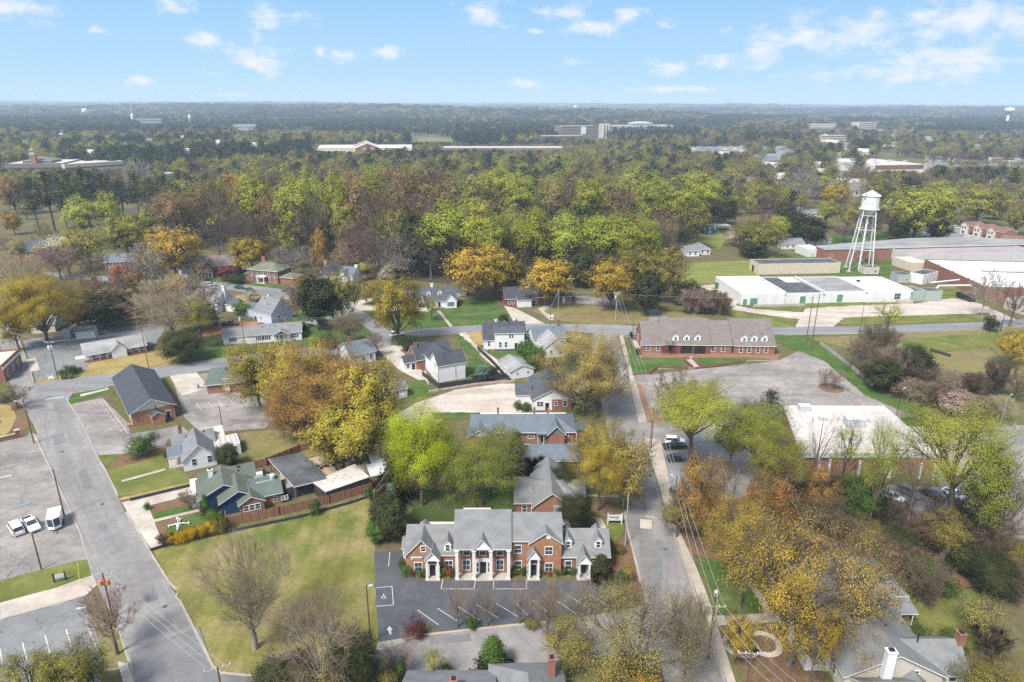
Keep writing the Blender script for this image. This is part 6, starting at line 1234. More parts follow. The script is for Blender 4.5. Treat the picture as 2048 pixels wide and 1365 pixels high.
# ------------------------------------------------------------------ utility poles and wires
def pole(px, py, top, label, arms=(), cap=(), lamp=None, r=.15, m='wood_pole', name='utility_pole', cat='pole', ht=None):
    x, y, _ = G(px, py); h = ht or up_h(x, y, top); t = thing(name, label, cat, (x, y, 0))
    MB().tube((0,0,-.1), (0,0,h), r, r*.7, 8).build('shaft', M[m], t)
    for (dz, half, ang) in arms:
        c, s = math.cos(rad(ang)), math.sin(rad(ang)); mb = MB(); mb.tube((-c*half,-s*half,h-dz), (c*half,s*half,h-dz), .07, .07, 4); mb.tube((-c*half*.6,-s*half*.6,h-dz), (0,0,h-dz-.8), .03, .03, 4); mb.tube((c*half*.6,s*half*.6,h-dz), (0,0,h-dz-.8), .03, .03, 4); o = mb.build('crossarm', M['wood_grey'], t)
        for k in (-1, -.45, .45, 1): MB().lathe([(.03,0), (.08,.06), (.05,.14), (.08,.2), (.03,.3)], 8, 0).build('insulator', M['ins'], o, (c*half*k*.95, s*half*k*.95, h-dz+.06))
    for (dz, ang, mm) in cap:
        c, s = math.cos(rad(ang))*.48, math.sin(rad(ang))*.48; mb = MB(); mb.lathe([(.2,h-dz-.55), (.3,h-dz-.5), (.3,h-dz+.4), (.22,h-dz+.48), (.08,h-dz+.5), (.06,h-dz+.75)], 12, 0, (c, s)); mb.tube((0,0,h-dz), (c,s,h-dz), .05, .05, 4); mb.build('transformer', M[mm], t)
    if lamp:
        dz, ang, ln = lamp; c, s = math.cos(rad(ang)), math.sin(rad(ang)); mb = MB(); mb.tube((0,0,h-dz), (c*ln,s*ln,h-dz+.5), .04, .03, 5); o = mb.build('lamp_arm', M['metal_panel'], t); MB().box(-.3, .3, -.12, .12, -.08, .06).build('lamp_head', M['metal_panel'], o, (c*ln, s*ln, h-dz+.48), rad(ang))
    t['h_'] = h; return (x, y, h)
def wire(pts, label, sag=.03, r=.022, mm='wire', group=None, name='power_line'):
    mb = MB()
    for p, q in zip(pts, pts[1:]):
        p, q = Vector(p), Vector(q); L = (q-p).length; n = 12; pp = [p+(q-p)*(i/n)-Vector((0,0,1))*4*sag*L*(i/n)*(1-i/n) for i in range(n+1)]; mb.path(pp, r, 4)
    return tag(mb.build(name, M[mm]), label, 'wire', group)
pA = pole(68,887,800, 'dark wooden pole with white crossarm and street lamp beside the straw lawn at left', ((.3,1.3,8),), (), (1.0,170,2.2))
pB = pole(129,1033,938, 'wooden pole with small crossarm leaning over the cracked lot beside the left street', ((.3,.9,8),))
pC = pole(83,1140,1068, 'bare brown wooden pole standing on the grass strip in front of the pickup', r=.14)
pD = pole(226,1238,1147, 'black pole with crossarm and two orange transformers above the bare bush', ((.2,1.4,12),), ((1.6,190,'orange'), (1.6,10,'orange')), r=.17)
pE = pole(447,1405,1335, 'pole with pale tilted crossarm at the bottom edge by the street corner', ((.2,1.6,25),), r=.15)
pF = pole(116,760,682, 'pole with crossarm and three grey transformers at the corner of the grey lot', ((.5,1.3,5),), ((1.9,200,'metal_panel'), (1.9,-20,'metal_panel'), (1.9,270,'metal_panel')))
pG = pole(297,736,657, 'plain wooden pole in front of the long white office', r=.13); pH = pole(491,700,632, 'wooden pole with white transformer in front of the ranch house', (), ((1.,200,'metal_panel'),), r=.13)
pI = pole(445,858,812, 'lone pole with small lamp in the stalls behind the slate-roofed brick office', (), (), (.3,-30,.8), r=.12); pJ = pole(742,1289,1172, 'dark wooden pole with two white flood lamps at the lawn edge', (), (), (.5,10,.6), r=.14)
pK = pole(753,1055,980, 'pale pole with meter beside the evergreen hedge', r=.12, m='wood_grey'); pL = pole(878,784,736, 'thin wooden pole in front of the tall white house corner', r=.11)
pM = pole(1250,1092,985, 'pale wooden pole leaning beside the right street and the office sign', r=.12, m='wood_grey'); pN = pole(1345,1045,952, 'dark wooden pole carrying wires at the edge of the right sidewalk', (), (), (.6,150,1.0), r=.14)
pO = pole(1302,897,812, 'dark wooden pole with crossarm at the sidewalk corner above the black pickup', ((.25,1.1,0),), r=.14); pO2 = pole(1299,898,838, 'reddish stub pole standing close beside the dark sidewalk pole', r=.11, m='wood_brown')
pP = pole(1313,828,776, 'dark leaning pole next to the bare tree by the large parking lot', r=.12); pQ = pole(1254,780,700, 'slim pole among the branches of the big gold street oak', r=.11, m='wood_grey')
pR = pole(1231,640,585, 'pole with double crossarm and white transformer beside the far street', ((.2,1.2,15), (.9,1.,15)), ((1.8,200,'metal_panel'),), r=.15, m='wood_grey'); pS = pole(1116,638,580, 'slim pale pole in front of the dark brick house', r=.12, m='wood_grey')
pT = pole(1266,662,628, 'short dark pole beside the brick office row', r=.12); pU = pole(1100,664,618, 'short dark pole at the kerb in front of the far white houses', r=.11)
pV = pole(1612,685,592, 'tall dark pole with crossarm, left of a close pair by the bending street', ((.6,1.6,10),), r=.16); pW = pole(1622,699,588, 'tall dark pole with crossarm, right of a close pair by the bending street', ((.4,1.6,10),), r=.16); pW2 = pole(1625,680,638, 'short grey stub pole between grass bank and street', r=.13, m='wood_grey')
pX = pole(1718,668,606, 'slim leaning pole in front of the white industrial row', r=.11); pY = pole(1368,568,505, 'black pole at the left edge of the mown field', r=.13)
pZ = pole(1421,1270,1188, 'black pole at the lower right sidewalk, darker of a close pair', (), ((.3,60,'metal_panel'),), r=.14); pZ2 = pole(1425,1283,1200, 'brown pole at the lower right sidewalk, paler of a close pair', r=.12, m='wood_grey')
p0 = pole(1486,1420,1305, 'pole with white crossarm at the bottom edge beside the ring-shaped beds', ((.2,1.7,-4),), r=.14); p00 = pole(1416,1320,1142, 'hidden pole with crossarm among the gold leaves by the sidewalk', ((.2,1.5,-2),), r=.13, ht=9.5)
for (a, b, t_, lb) in ((1796,830,780,'lamp post at the corner of the store roof'), (1303,843,838,'low lamp post')): pass
pole(1793,832,779, 'dark lamp post at the back corner of the white-roofed store', (), (), (.2,20,.9), r=.09, m='black_metal', name='lamp_post', cat='lamp post'); pole(2001,850,793, 'pale lamp post at the right lot before the bare wood', (), (), (.2,20,1.2), r=.09, m='wood_grey', name='lamp_post', cat='lamp post'); pole(1945,592,560, 'lamp post in front of the bright white factory roof', r=.07, m='metal_grey', name='lamp_post', cat='lamp post') if False else None
for px, py in ((827,1238), (840,1243)): pole(px, py, py-13, 'short black bollard post behind the maroon shrub' + (', left one' if px < 830 else ', right one'), r=.06, m='black_metal', name='bollard', cat='bollard')
def up(p, dz=0., dx=0., dy=0.): return (p[0]+dx, p[1]+dy, p[2]-dz)
far1 = (-12, 560, 9)
for k, dx in enumerate((-1.5, 0, 1.5)):
    s = ('left wire', 'middle wire', 'right wire')[k]
    wire([up((*G(1540,1520)[:2], 12), 0, dx), up(p0, .1, dx), up(p00, .1, dx*.9), up(pN, .2+.3*k, dx*.4), up(pO, .2, dx*.7), up(pR, .2, dx*.8)], f'{s} of the pale power lines running up along the right sidewalk', .012, .03, group='power lines along the right street')
    wire([up(pE, .1, dx), up(pD, .1, dx*.8)], f'{s} crossing the wide left street toward the orange transformers', .012, .022, group='power lines across the left street')
    wire([up((*G(-60,690)[:2], 11), 0, 0, dx*.4), up(pF, .3, dx*.5), up(pG, .1+.5*k), up(pH, .1+.5*k), up(pU, .1+.4*k, 0, 2), up(pS, .3*k), up(pR, .2, dx*.6)] if k < 2 else [up(pR, .5, .8), up(pW, .4, .8), (*G(2150,640)[:2], 10.)], f'{s} of the power lines along the cross street' if k < 2 else 'long wire from the far street pole to the tall pole pair', .018, .022, group='power lines along the cross street')
wire([up(pM, .8), up(pN, .6)], 'dark service cable sagging across the right street', .03, .03, 'wire_dark'); wire([up(pA, 1.5), up(pB, .5), up(pD, .4)], 'dark cable along the left street between the leaning poles', .012, .022, 'wire_dark'); wire([up(pA, .6), up(pF, 1.4)], 'dark cable from the lamp pole to the transformer pole', .02, .022, 'wire_dark'); wire([up(pA, 2.), up(pI, .3)], 'dark cable sagging across the left parking stalls', .04, .022, 'wire_dark')
wire([up(pK, .2), (-17, 152, 9)], 'thin guy cable rising from the pale pole into the conifers', .01, .02, 'wire'); wire([up(pV, .6), (*G(2150,626)[:2], 10.)], 'wire from the left tall pole toward the right edge', .02, .022, group=None); wire([(*G(2011,652)[:2], 7), (*G(2150,690)[:2], 9)], 'sagging wire at the right edge behind the evergreen bush', .03, .022, 'wire_dark')
pole(1985,660,632, 'short black pole right of the ivy-covered trunk', r=.12, m='black_metal'); pole(2001,664,628, 'black pole nearest the right edge by the far street', r=.13, m='black_metal')
# guy wire marker
wire([(G(160,1166)[0]-.3, G(160,1166)[1]+.9, 3.4), (*G(160,1166)[:2], .05)], 'yellow-sleeved guy wire on the grass strip by the left street', 0, .035, 'wire', name='guy_wire').data.materials[0] = M['yellow']
# ------------------------------------------------------------------ signs
def post_sign(px, py, w, h, z0, label, face, rz=0., txt=None, txc='ink', post='white_paint', board='white_paint', ts=.5, name='sign_board', pr=.1):
    x, y, _ = G(px, py); t = thing(name, label, 'sign', (x, y, 0), rz)
    for s in (-1, 1): MB().box(s*w/2-pr, s*w/2+pr, -pr, pr, -.1, z0+h+.35).build('post', M[post], t)
    b = MB().box(-w/2+pr, w/2-pr, -.05, .05, z0, z0+h).build('board', M[board], t)
    if txt:
        for i, (s, zz, sz) in enumerate(txt):
            cu = bpy.data.curves.new('lettering', 'FONT'); cu.body = s; cu.size = sz; cu.align_x = 'CENTER'; cu.extrude = .01; cu.materials.append(M[txc]); o = bpy.data.objects.new('lettering', cu); o.location = (0, -.065, zz); o.rotation_euler = (math.pi/2, 0, 0); link(o, b)
    return t
t = post_sign(1229,1050, 2.6, 1.2, .95, 'white office sign board with blue lettering on two white posts beside the right street', None)
b = [c for c in t.children if c.name.startswith('board')][0]; mb = MB()
for k in range(9): mb.box(-.95+k*.2, -.83+k*.2, -.07, -.05, 1.5, 1.5+(.42, .3, .3, .42, .34, .3, .42, .42, .36)[k])
mb.box(.0, .85, -.07, -.05, 1.25, 1.31); mb.build('lettering', M['ink'], b)
post_sign(1102,638, 1.7, .9, .6, 'white real-estate style sign on two posts in front of the dark brick house', None, txt=None, name='yard_sign')
t = post_sign(121,1163, 1.6, 1., .4, 'small pale blue sign between two black posts on the grass strip', None, rad(25), post='black_metal', board='metal_panel'); b = [c for c in t.children if c.name.startswith('board')][0]; MB().box(-.68, .68, -.07, -.05, .42, .75).build('colour_band', M['teal'], b)
post_sign(103,760, 1.3, .9, .3, 'small white sign at the corner below the transformer pole', None, rad(8), name='yard_sign')
x, y, _ = G(137,797); t = thing('traffic_sign', 'round red traffic sign with white bar on a post at the street corner', 'sign', (x, y, 0)); MB().tube((0,0,-.1), (0,0,2.2), .035, .035, 6).build('post', M['metal_grey'], t); mb = MB(); mb.add([(.42*math.cos(a*math.pi/12), -.03, 2.2+.42*math.sin(a*math.pi/12)) for a in range(24)]+[(.42*math.cos(a*math.pi/12), -.005, 2.2+.42*math.sin(a*math.pi/12)) for a in range(24)], [tuple(range(24)), tuple(range(47,23,-1))]+[(i,24+i,24+(i+1)%24,(i+1)%24) for i in range(24)]); o = mb.build('disc', M['red'], t); MB().box(-.3, .3, -.04, -.03, 2.12, 2.28).build('bar', M['white_paint'], o)
x, y, _ = G(1249,735); t = thing('traffic_sign', 'small white and red sign on the sidewalk beside the office row lawn', 'sign', (x, y, 0)); MB().tube((0,0,-.1), (0,0,2.6), .04, .04, 6).build('post', M['metal_grey'], t); MB().box(-.3, .3, -.03, 0, 1.9, 2.7).build('plate', M['white_paint'], t); MB().box(-.2, .2, -.04, -.03, 2.2, 2.5).build('symbol', M['red'], t)
# garden sculpture, planters and bins
x, y, _ = G(358,1052); t = thing('garden_fountain', 'white cross-shaped garden fountain standing on the green bed', 'fountain', (x, y, 0), .3); mb = MB()
for k in range(4): a = k*math.pi/2; mb.tube((.3*math.cos(a), .3*math.sin(a), .55), (1.7*math.cos(a), 1.7*math.sin(a), .25), .13, .1, 6); mb.tube((1.7*math.cos(a), 1.7*math.sin(a), .0), (1.7*math.cos(a), 1.7*math.sin(a), .45), .16, .2, 6)
mb.build('arm', M['white_paint'], t); mb = MB(); mb.lathe([(.5,0), (.35,.5), (.15,.7), (.12,1.5), (.3,1.6), (.1,1.9), (.02,2.2)], 12); mb.build('pedestal', M['white_paint'], t)
# ------------------------------------------------------------------ fences
def fence(pts, h, m, label, name='wooden_fence', step=2.4, board=.06, pm=None):
    W = [G(*p) for p in pts]; t = thing(name, label, 'fence', (W[0][0], W[0][1], 0)); ox, oy = W[0][:2]; mb = ribbon(MB(), [(p[0]-ox, p[1]-oy) for p in W], board, .05, h); mb.build('panel', M[m], t)
    for p, q in zip(W, W[1:]):
        L = math.hypot(q[0]-p[0], q[1]-p[1]); n = max(1, int(L/step))
        for i in range(n+1): x, y = p[0]+(q[0]-p[0])*i/n-ox, p[1]+(q[1]-p[1])*i/n-oy; MB().box(x-.07, x+.07, y-.07, y+.07, -.1, h+.12).build('post', M[pm or m], t)
    return t
fence([(456,1053),(560,1031),(660,1007),(745,982),(772,962)], 1.9, 'wood_brown', 'brown wooden fence along the front of the restaurant yard above the lawn')
fence([(452,1040),(456,1053)], 1.9, 'wood_brown', 'short brown fence end beside the restaurant bay window'); fence([(478,945),(535,932),(600,905),(700,880),(745,905)], 1.9, 'wood_brown', 'brown wooden fence behind the patio, under the oaks')
fence([(302,1103),(336,1092),(456,1066),(600,1036),(700,1008),(748,992)], .55, 'wood_dark', 'low black retaining edge between vacant lawn and restaurant yard', 'retaining_wall', board=.25); fence([(262,1003),(386,973)], .7, 'wood_dark', 'low black retaining edge above the restaurant forecourt', 'retaining_wall', board=.25)
fence([(845,752),(877,777),(931,770),(975,764),(1012,757),(1018,762)], 1.5, 'wood_dark', 'black fence around the tall white house at the gravel yard'); fence([(955,700),(985,728),(1010,756)], 1.4, 'wood_dark', 'black fence along the narrow drive to the garage')
t = fence([(857,786),(880,783),(960,770),(1030,765)], .6, 'rock', 'rough stone bank between gravel yard and black fence', 'stone_bank', board=.9)
fence([(1266,752),(1299,749),(1314,737),(1375,738)], .55, 'brick_dark', 'low brick retaining wall around the left lawn of the office row', 'retaining_wall', board=.3); fence([(1390,738),(1440,733),(1490,724)], .5, 'brick_dark', 'low brick retaining wall right of the entrance steps of the office row', 'retaining_wall', board=.3)
fence([(1640,690),(1700,735),(1745,775)], 1.3, 'wood_grey', 'grey rail fence along the bank of the large parking lot', board=.03); fence([(1860,703),(1900,715)], 1., 'wood_dark', 'dark log fence in the rough field at right'); fence([(1880,780),(1960,800)], 1.2, 'wood_brown', 'brown rail fence in the bare thicket at right', board=.04)
fence([(0,866),(38,858),(60,872)], .9, 'wood_dark', 'dark hedge-side fence behind the brick pillar at left') if False else None
B = Bld('entrance_steps', 'concrete entrance steps with brick sides leading to the office row porch', 'steps', (1388,738), (1402,737))
for k in range(5): B.box('step', 0, B.w, .4+k*1.2, 1.6+k*1.2, -.05, .1+.1*k, 'concrete')
B.box('side_wall', -.4, -.02, .3, 6.6, -.05, .8, 'brick_dark'); B.box('side_wall', B.w+.02, B.w+.4, .3, 6.6, -.05, .8, 'brick_dark')
# patio furniture
for k, (px, py, lb) in enumerate(((668,929,'nearest the left fence'), (689,920,'second from the fence'), (707,917,'at the far right corner'), (715,927,'nearest the right oak trunk'), (680,937,'closest to the white bar roof'), (646,935,'beside the black shelter roof'))):
    x, y, _ = G(px, py); t = thing('patio_table', 'small dark patio table with chairs on the tan paving, '+lb, 'table', (x, y, 0), .3*k, 'patio tables'); MB().box(-.6, .6, -.6, .6, .7, .76).build('table_top', M['wood_brown'], t); MB().tube((0,0,0), (0,0,.7), .06, .06, 6).build('leg', M['black_metal'], t)
    for a in range(4):
        o = thing('patio_chair', 'dark patio chair around a table on the tan paving', 'chair', (x+1.05*math.cos(a*math.pi/2+.3*k), y+1.05*math.sin(a*math.pi/2+.3*k), 0), a*math.pi/2+.3*k, 'patio chairs'); MB().box(-.25, .25, -.25, .25, .42, .47).build('seat', M['black_metal'], o); MB().box(.22, .27, -.25, .25, .47, .9).build('backrest', M['black_metal'], o)
        for (u, v) in ((-1,-1), (-1,1), (1,-1), (1,1)): MB().box(u*.22-.02, u*.22+.02, v*.22-.02, v*.22+.02, 0, .42).build('leg', M['black_metal'], o)
for (px, py, c, lb) in ((974,706,'teal','teal rubbish bin beside the white farmhouse'), (397,777,'teal','teal rubbish bin beside the green-roofed brick house'), (1147,607,'blue','blue rubbish bin at the end of the dark brick house'), (1466,597,'blue','blue barrel beside the industrial row side wall')):
    x, y, _ = G(px, py); t = thing('rubbish_bin', lb, 'bin', (x, y, 0)); mb = MB(); mb.lathe([(.28,0), (.36,1.)], 8); mb.build('body', M[c], t); mb = MB(); mb.lathe([(.4,1.0), (.4,1.06), (.1,1.16)], 8); mb.build('lid', M[c], t)
# the concrete wedge logo-painted kerb bars in the cracked lot
for (a, b, m_, lb) in (((25,1017),(62,1007),'teal','faded teal painted concrete bar on the cracked lot'), ((0,957),(25,952),'concrete','pale concrete bar at the left edge of the cracked lot')):
    t = tag(structure('wheel_stop', ribbon(MB(), [G(*a), G(*b)], .9, .0, .16), M[m_]), None)
# ------------------------------------------------------------------ water towers
def water_tower():
    cx, cy, _ = G(1717,541); t = thing('water_tower', 'white legged water tower with conical roof and walkway beside the brick mill', 'water tower', (cx, cy, 0)); ztop = up_h(cx, cy, 381); ze = up_h(cx, cy, 391); zb = up_h(cx, cy, 418); zbo = zb-2.6
    # the tower leans out of the frame centre only by perspective: it stands plumb
    R = 3.75; mb = MB(); mb.lathe([(.9,zbo-.4), (1.6,zbo), (3.0,zb-1.0), (R,zb), (R,ze)], 24); mb.build('tank', M['white_paint'], t, smooth=False)
    mb = MB(); mb.lathe([(R+.45,ze-.15), (R+.45,ze), (.12,ztop)], 24); mb.build('roof', M['white_paint'], t); mb = MB(); mb.lathe([(R,zb-.1), (R+.7,zb-.1), (R+.7,zb+.05), (R,zb+.05)], 24); o = mb.build('walkway', M['white_paint'], t); q = MB(); n = 20
    pts = [((R+.68)*math.cos(2*math.pi*i/n), (R+.68)*math.sin(2*math.pi*i/n)) for i in range(n+1)]
    for p, q2 in zip(pts, pts[1:]): q.tube((*p, zb+1.), (*q2, zb+1.), .04, .04, 4); q.tube((*p, zb), (*p, zb+1.), .03, .03, 4)
    q.build('railing', M['white_paint'], o); MB().tube((0,0,0), (0,0,zbo), .45, .45, 10).build('riser_pipe', M['white_paint'], t)
    rb, rt = 7.2, R*.97; nl = 4; ang = [rad(28+90*k) for k in range(nl)]; leg = lambda a, f: (math.cos(a)*(rb+(rt-rb)*f), math.sin(a)*(rb+(rt-rb)*f), zb*f)
    for a in ang: MB().tube(leg(a, 0), leg(a, 1), .26, .24, 8).build('leg', M['white_paint'], t); MB().box(-.9, .9, -.9, .9, -.1, .5).build('footing', M['concrete'], t, leg(a, 0)[:2]+(0,))
    for f in (.36, .68, .9):
        for i in range(nl): MB().tube(leg(ang[i], f), leg(ang[(i+1) % nl], f), .13, .13, 6).build('strut', M['white_paint'], t)
    for f0, f1 in ((.02,.36), (.36,.68), (.68,.9)):
        for i in range(nl): mb = MB(); a, b = ang[i], ang[(i+1) % nl]; mb.tube(leg(a, f0), leg(b, f1), .035, .035, 4); mb.tube(leg(b, f0), leg(a, f1), .035, .035, 4); mb.build('brace', M['white_paint'], t)
    # faint old lettering and emblem on the left flank of the tank
    a0 = rad(205); em = MB()
    for (da, z0, z1, wd) in ((0,zb+5.6,zb+7.2,.34), (.0,zb+3.9,zb+5.2,.42)): a = a0+da; em.add([((R+.02)*math.cos(a+s*wd/2), (R+.02)*math.sin(a+s*wd/2), z) for s, z in ((-1,z0), (1,z0), (.4,z1), (-.6,z1))], [(0,1,2,3)])
    em.build('emblem', M['green_door'], t); em = MB()
    for k in range(5): a = rad(218)+k*.17; em.add([((R+.02)*math.cos(a+s*.05), (R+.02)*math.sin(a+s*.05), z) for s, z in ((-1,zb+2.4), (1,zb+2.4), (1,zb+3.2), (-1,zb+3.2))], [(0,1,2,3)])
    em.build('lettering', M['metal_grey'], t); return t
water_tower()
x, y, _ = G(2011,256); h = up_h(x, y, 215); t = thing('water_tower', 'far pedestal water tower with round bulb top above the right-hand trees', 'water tower', (x, y, 0)); mb = MB(); R = h*.24; mb.lathe([(R*.5,0), (R*.26,h*.12), (R*.24,h*.7)], 14); mb.build('pedestal', M['siding_warm'], t, smooth=True); mb = MB(); mb.lathe([(R*.3,h*.68), (R*.9,h*.8), (R,h*.87), (R*.85,h*.95), (R*.3,h*.99), (.1,h)], 18); mb.build('tank', M['siding_warm'], t, smooth=True)
for (px, top, base, lb, rr) in ((172,217,236,'far white dome-topped water tank above the left hills',.3), (1150,211,226,'tiny far white water tower on the centre horizon',.3)):
    x, y, _ = G(px, base); h = up_h(x, y, top); t = thing('water_tower', lb, 'water tower', (x, y, 0)); mb = MB(); R = h*rr; mb.lathe([(R*.25,0), (R*.25,h*.5), (R,h*.62), (R,h*.85), (R*.5,h*.97), (.1,h)], 14); mb.build('tank', M['white_paint'], t)
x, y, _ = G(381,250); h = up_h(x, y, 229); t = thing('water_tower', 'far small legged white water tower above the left wood', 'water tower', (x, y, 0)); mb = MB(); R = h*.13; mb.lathe([(R*.5,h*.55), (R,h*.62), (R,h*.9), (.1,h)], 12); mb.build('tank', M['white_paint'], t)
for k in range(4): MB().tube((R*1.6*math.cos(k*1.57+.4), R*1.6*math.sin(k*1.57+.4), 0), (R*.9*math.cos(k*1.57+.4), R*.9*math.sin(k*1.57+.4), h*.62), .6, .5, 4).build('leg', M['white_paint'], t)
x, y, _ = G(268,252); h = 62; t = thing('radio_mast', 'far lattice radio mast on the left skyline', 'mast', (x, y, 0)); mb = MB()
for k in range(3): a = k*2.094; mb.tube((5*math.cos(a),5*math.sin(a),0), (.4*math.cos(a),.4*math.sin(a),h), .5, .35, 4)
for q in range(9): z = h*q/9; r0 = 5-4.6*q/9; mb.tube((r0,0,z), (-r0*.5,r0*.87,z+h/9), .25, .25, 3); mb.tube((-r0*.5,r0*.87,z), (-r0*.5,-r0*.87,z+h/9), .25, .25, 3)
mb.build('lattice', M['metal_panel'], t)
# white pipes from the plant to the brick hall
for (pts, lb) in (((( 1862,566,5.), (1918,560,5.)), 'straight white pipe bridging to the brick factory hall'), (((1860,590,2.5), (1878,572,5.), (1942,571,5.)), 'bent white pipe bridging to the brick factory hall')):
    W = [G(p[0], p[1], p[2]) for p in pts]; mb = MB(); mb.path(W, .35, 8); tag(mb.build('pipe', M['white_paint']), lb, 'pipe')
# person walking at the kerb of the far street (dark figure on the verge)
# ------------------------------------------------------------------ planting: trees and shrubs one can tell apart
T('bare_olive',490,1083,1297,165,'brownish upright bare tree spreading fan-like on the vacant lawn')
T('bare_tan',632,1205,1412,205,'wide tan bare tree at the bottom edge of the vacant lawn'); T('ever',706,1268,1400,95,'dark evergreen standing right of the tan bare tree'); T('ever',570,1318,1420,120,'dark evergreen under the tan bare tree at the bottom edge'); T('pale',655,1322,1425,90,'yellowish bushy tree between two dark evergreens at the bottom edge'); T('olive',758,1330,1400,75,'yellow-green bush at the bottom edge right of the dark evergreen', cat='bush')
T('myrtle',796,1272,1358,85,'thin bare sapling with evergreen creeper beside the alley'); T('shrub',796,1312,1362,42,'dark green creeper-covered bush at the foot of a bare sapling', cat='bush'); T('conifer',986,1278,1345,62,'green conical bush at the alley corner', leaf='shrub'); T('sparse_lime',868,1300,1362,50,'spindly lime sapling above the bottom roof'); T('shrub',888,1328,1350,35,'small green bush above the bottom roof', cat='bush')
T('bare',214,1172,1309,95,'reddish bare bushy tree under the orange transformer pole', leaf='twig_pink'); T('olive',52,1302,1420,110,'yellow-brown tree at the lower left corner'); T('gold',140,1292,1420,110,'yellow-green tree right of the lower left corner tree', leaf='olive')
for px, t_, b_, w_, lb in ((914,1160,1256,62,'first small bare tree along the office parking edge from the left'), (974,1166,1252,66,'second small bare tree along the office parking edge from the left'), (1040,1163,1249,52,'third small bare tree along the office parking edge from the left'), (1166,1155,1242,56,'rightmost small bare tree along the office parking edge')): T('myrtle',px,t_,b_,w_,lb)
T('bare_pink',1096,1160,1283,78,'pale taller bare tree with several stems on the office parking edge', leaf='twig_tan')
T('shrub',829,1240,1274,46,'maroon mounded shrub at the parking lot entrance', cat='bush', leaf='maroon'); T('shrub',945,1232,1258,26,'round green bush on the parking edge', cat='bush'); T('shrub',1064,1235,1258,30,'yellowish bush on the parking edge by the pale bare tree', cat='bush', leaf='olive')
T('pale',1275,1182,1400,285,'very large sparse yellow-green tree in front of the right street at the bottom', density=.5, seed=1); T('olive',1140,1240,1345,100,'yellow-green bushy tree left of the large sparse tree'); T('gold',1262,1325,1440,130,'bright golden low tree at the bottom edge'); T('bare_olive',1380,1190,1380,90,'thin bare olive tree on the right kerb'); T('pale',1235,1160,1225,70,'thin tan shrub at the right end of the parking lot', density=.4)
T('gold_open',1500,992,1215,165,'large golden oak, leftmost of three over the right garden', density=.7); T('gold_open',1612,1022,1330,320,'largest golden oak spreading over the grey roofs', seed=1, density=.62); T('gold_open',1725,1088,1300,150,'tan-gold oak against the upper grey roof', leaf='tan', density=.4); T('amber',1398,902,1085,85,'orange-brown slender tree by the right sidewalk'); T('amber',1468,915,1135,150,'orange-brown tree group behind the slender one', seed=2); T('amber',1555,925,1140,110,'orange-brown tree behind the golden oaks'); T('amber',1640,925,1060,80,'orange-brown thin tree in front of the store wall')
T('gold_open',1640,1190,1385,110,'small golden tree over the lower grey roof'); T('gold',1478,1232,1330,60,'small golden tree by the garden path')
T('lime_high',1392,762,950,165,'tall bright lime tree by the street lot',seed=0); T('lime_high',1515,802,985,130,'bright lime tree right of the tall one'); T('lime',1560,850,1060,110,'lime tree climbing with creeper left of the store wall'); T('pine',1537,778,960,75,'dark pine top behind the lime trees'); T('lime_high',1465,840,960,70,'smaller lime tree between two tall lime trees')
T('lime_high',1915,800,1080,190,'broad lime tree with ivy trunk right of the store', density=.75); T('lime',1985,880,1120,100,'thin pale lime tree at right of the store'); T('slender',1640,820,1010,80,'slender bare tree in front of the white store roof'); T('sparse_lime',1695,842,1012,72,'thin lime tree in front of the store roof, middle of three'); T('sparse_lime',1768,842,1090,95,'leaning thin lime tree before the store roof', density=1.6); T('slender',1838,870,1085,60,'thin lime tree beside the ivy trunk'); T('bare',2018,930,1120,130,'bare twisted tree at the right edge below the lot', leaf='twig_olive')
T('ever',1672,958,1035,95,'dark round evergreen below the store wall'); T('lime',1725,950,1075,85,'bushy lime shrub tree below the store wall', leaf='shrub'); T('shrub',1862,1112,1182,95,'bright green rounded bush in the lower right wood', cat='bush'); T('shrub',1838,1248,1300,60,'dark green bush left of the purple blossom', cat='bush'); T('shrub',1905,1258,1305,55,'green bush beside the grey roof', cat='bush'); T('bare_pink',1985,1256,1325,75,'purple-flowering tree at the lower right', leaf='purple', cat='tree'); T('olive',1985,1325,1420,130,'olive shrub at the lower right corner', cat='bush'); T('pale',1965,1190,1275,100,'pale budding tree in front of the wooden shed', density=.6)
ru = random.Random(11)
for k, (px, py) in enumerate([(1610,1040),(1655,1075),(1700,1090),(1745,1110),(1785,1065),(1800,1120),(1840,1090),(1880,1065),(1900,1115),(1945,1080),(1935,1150),(1985,1130),(2020,1090),(2040,1140),(2035,1200),(1990,1190),(1760,1150),(1810,1165),(1720,1055),(1860,1210),(1490,1080),(1430,1060),(1560,1100),(1360,1075)]):
    kd = ('ever', 'thicket', 'bare', 'olive', 'thicket')[k % 5]; hgt = ru.uniform(55, 95); T(kd, px, py-hgt, py, ru.uniform(60, 95), {'ever': 'dark evergreen', 'olive': 'olive budding'}.get(kd, 'bare brown')+' undergrowth in the wood below the store', group={'ever': 'dark', 'olive': 'olive'}.get(kd, 'bare')+' undergrowth below the store', cat='undergrowth')
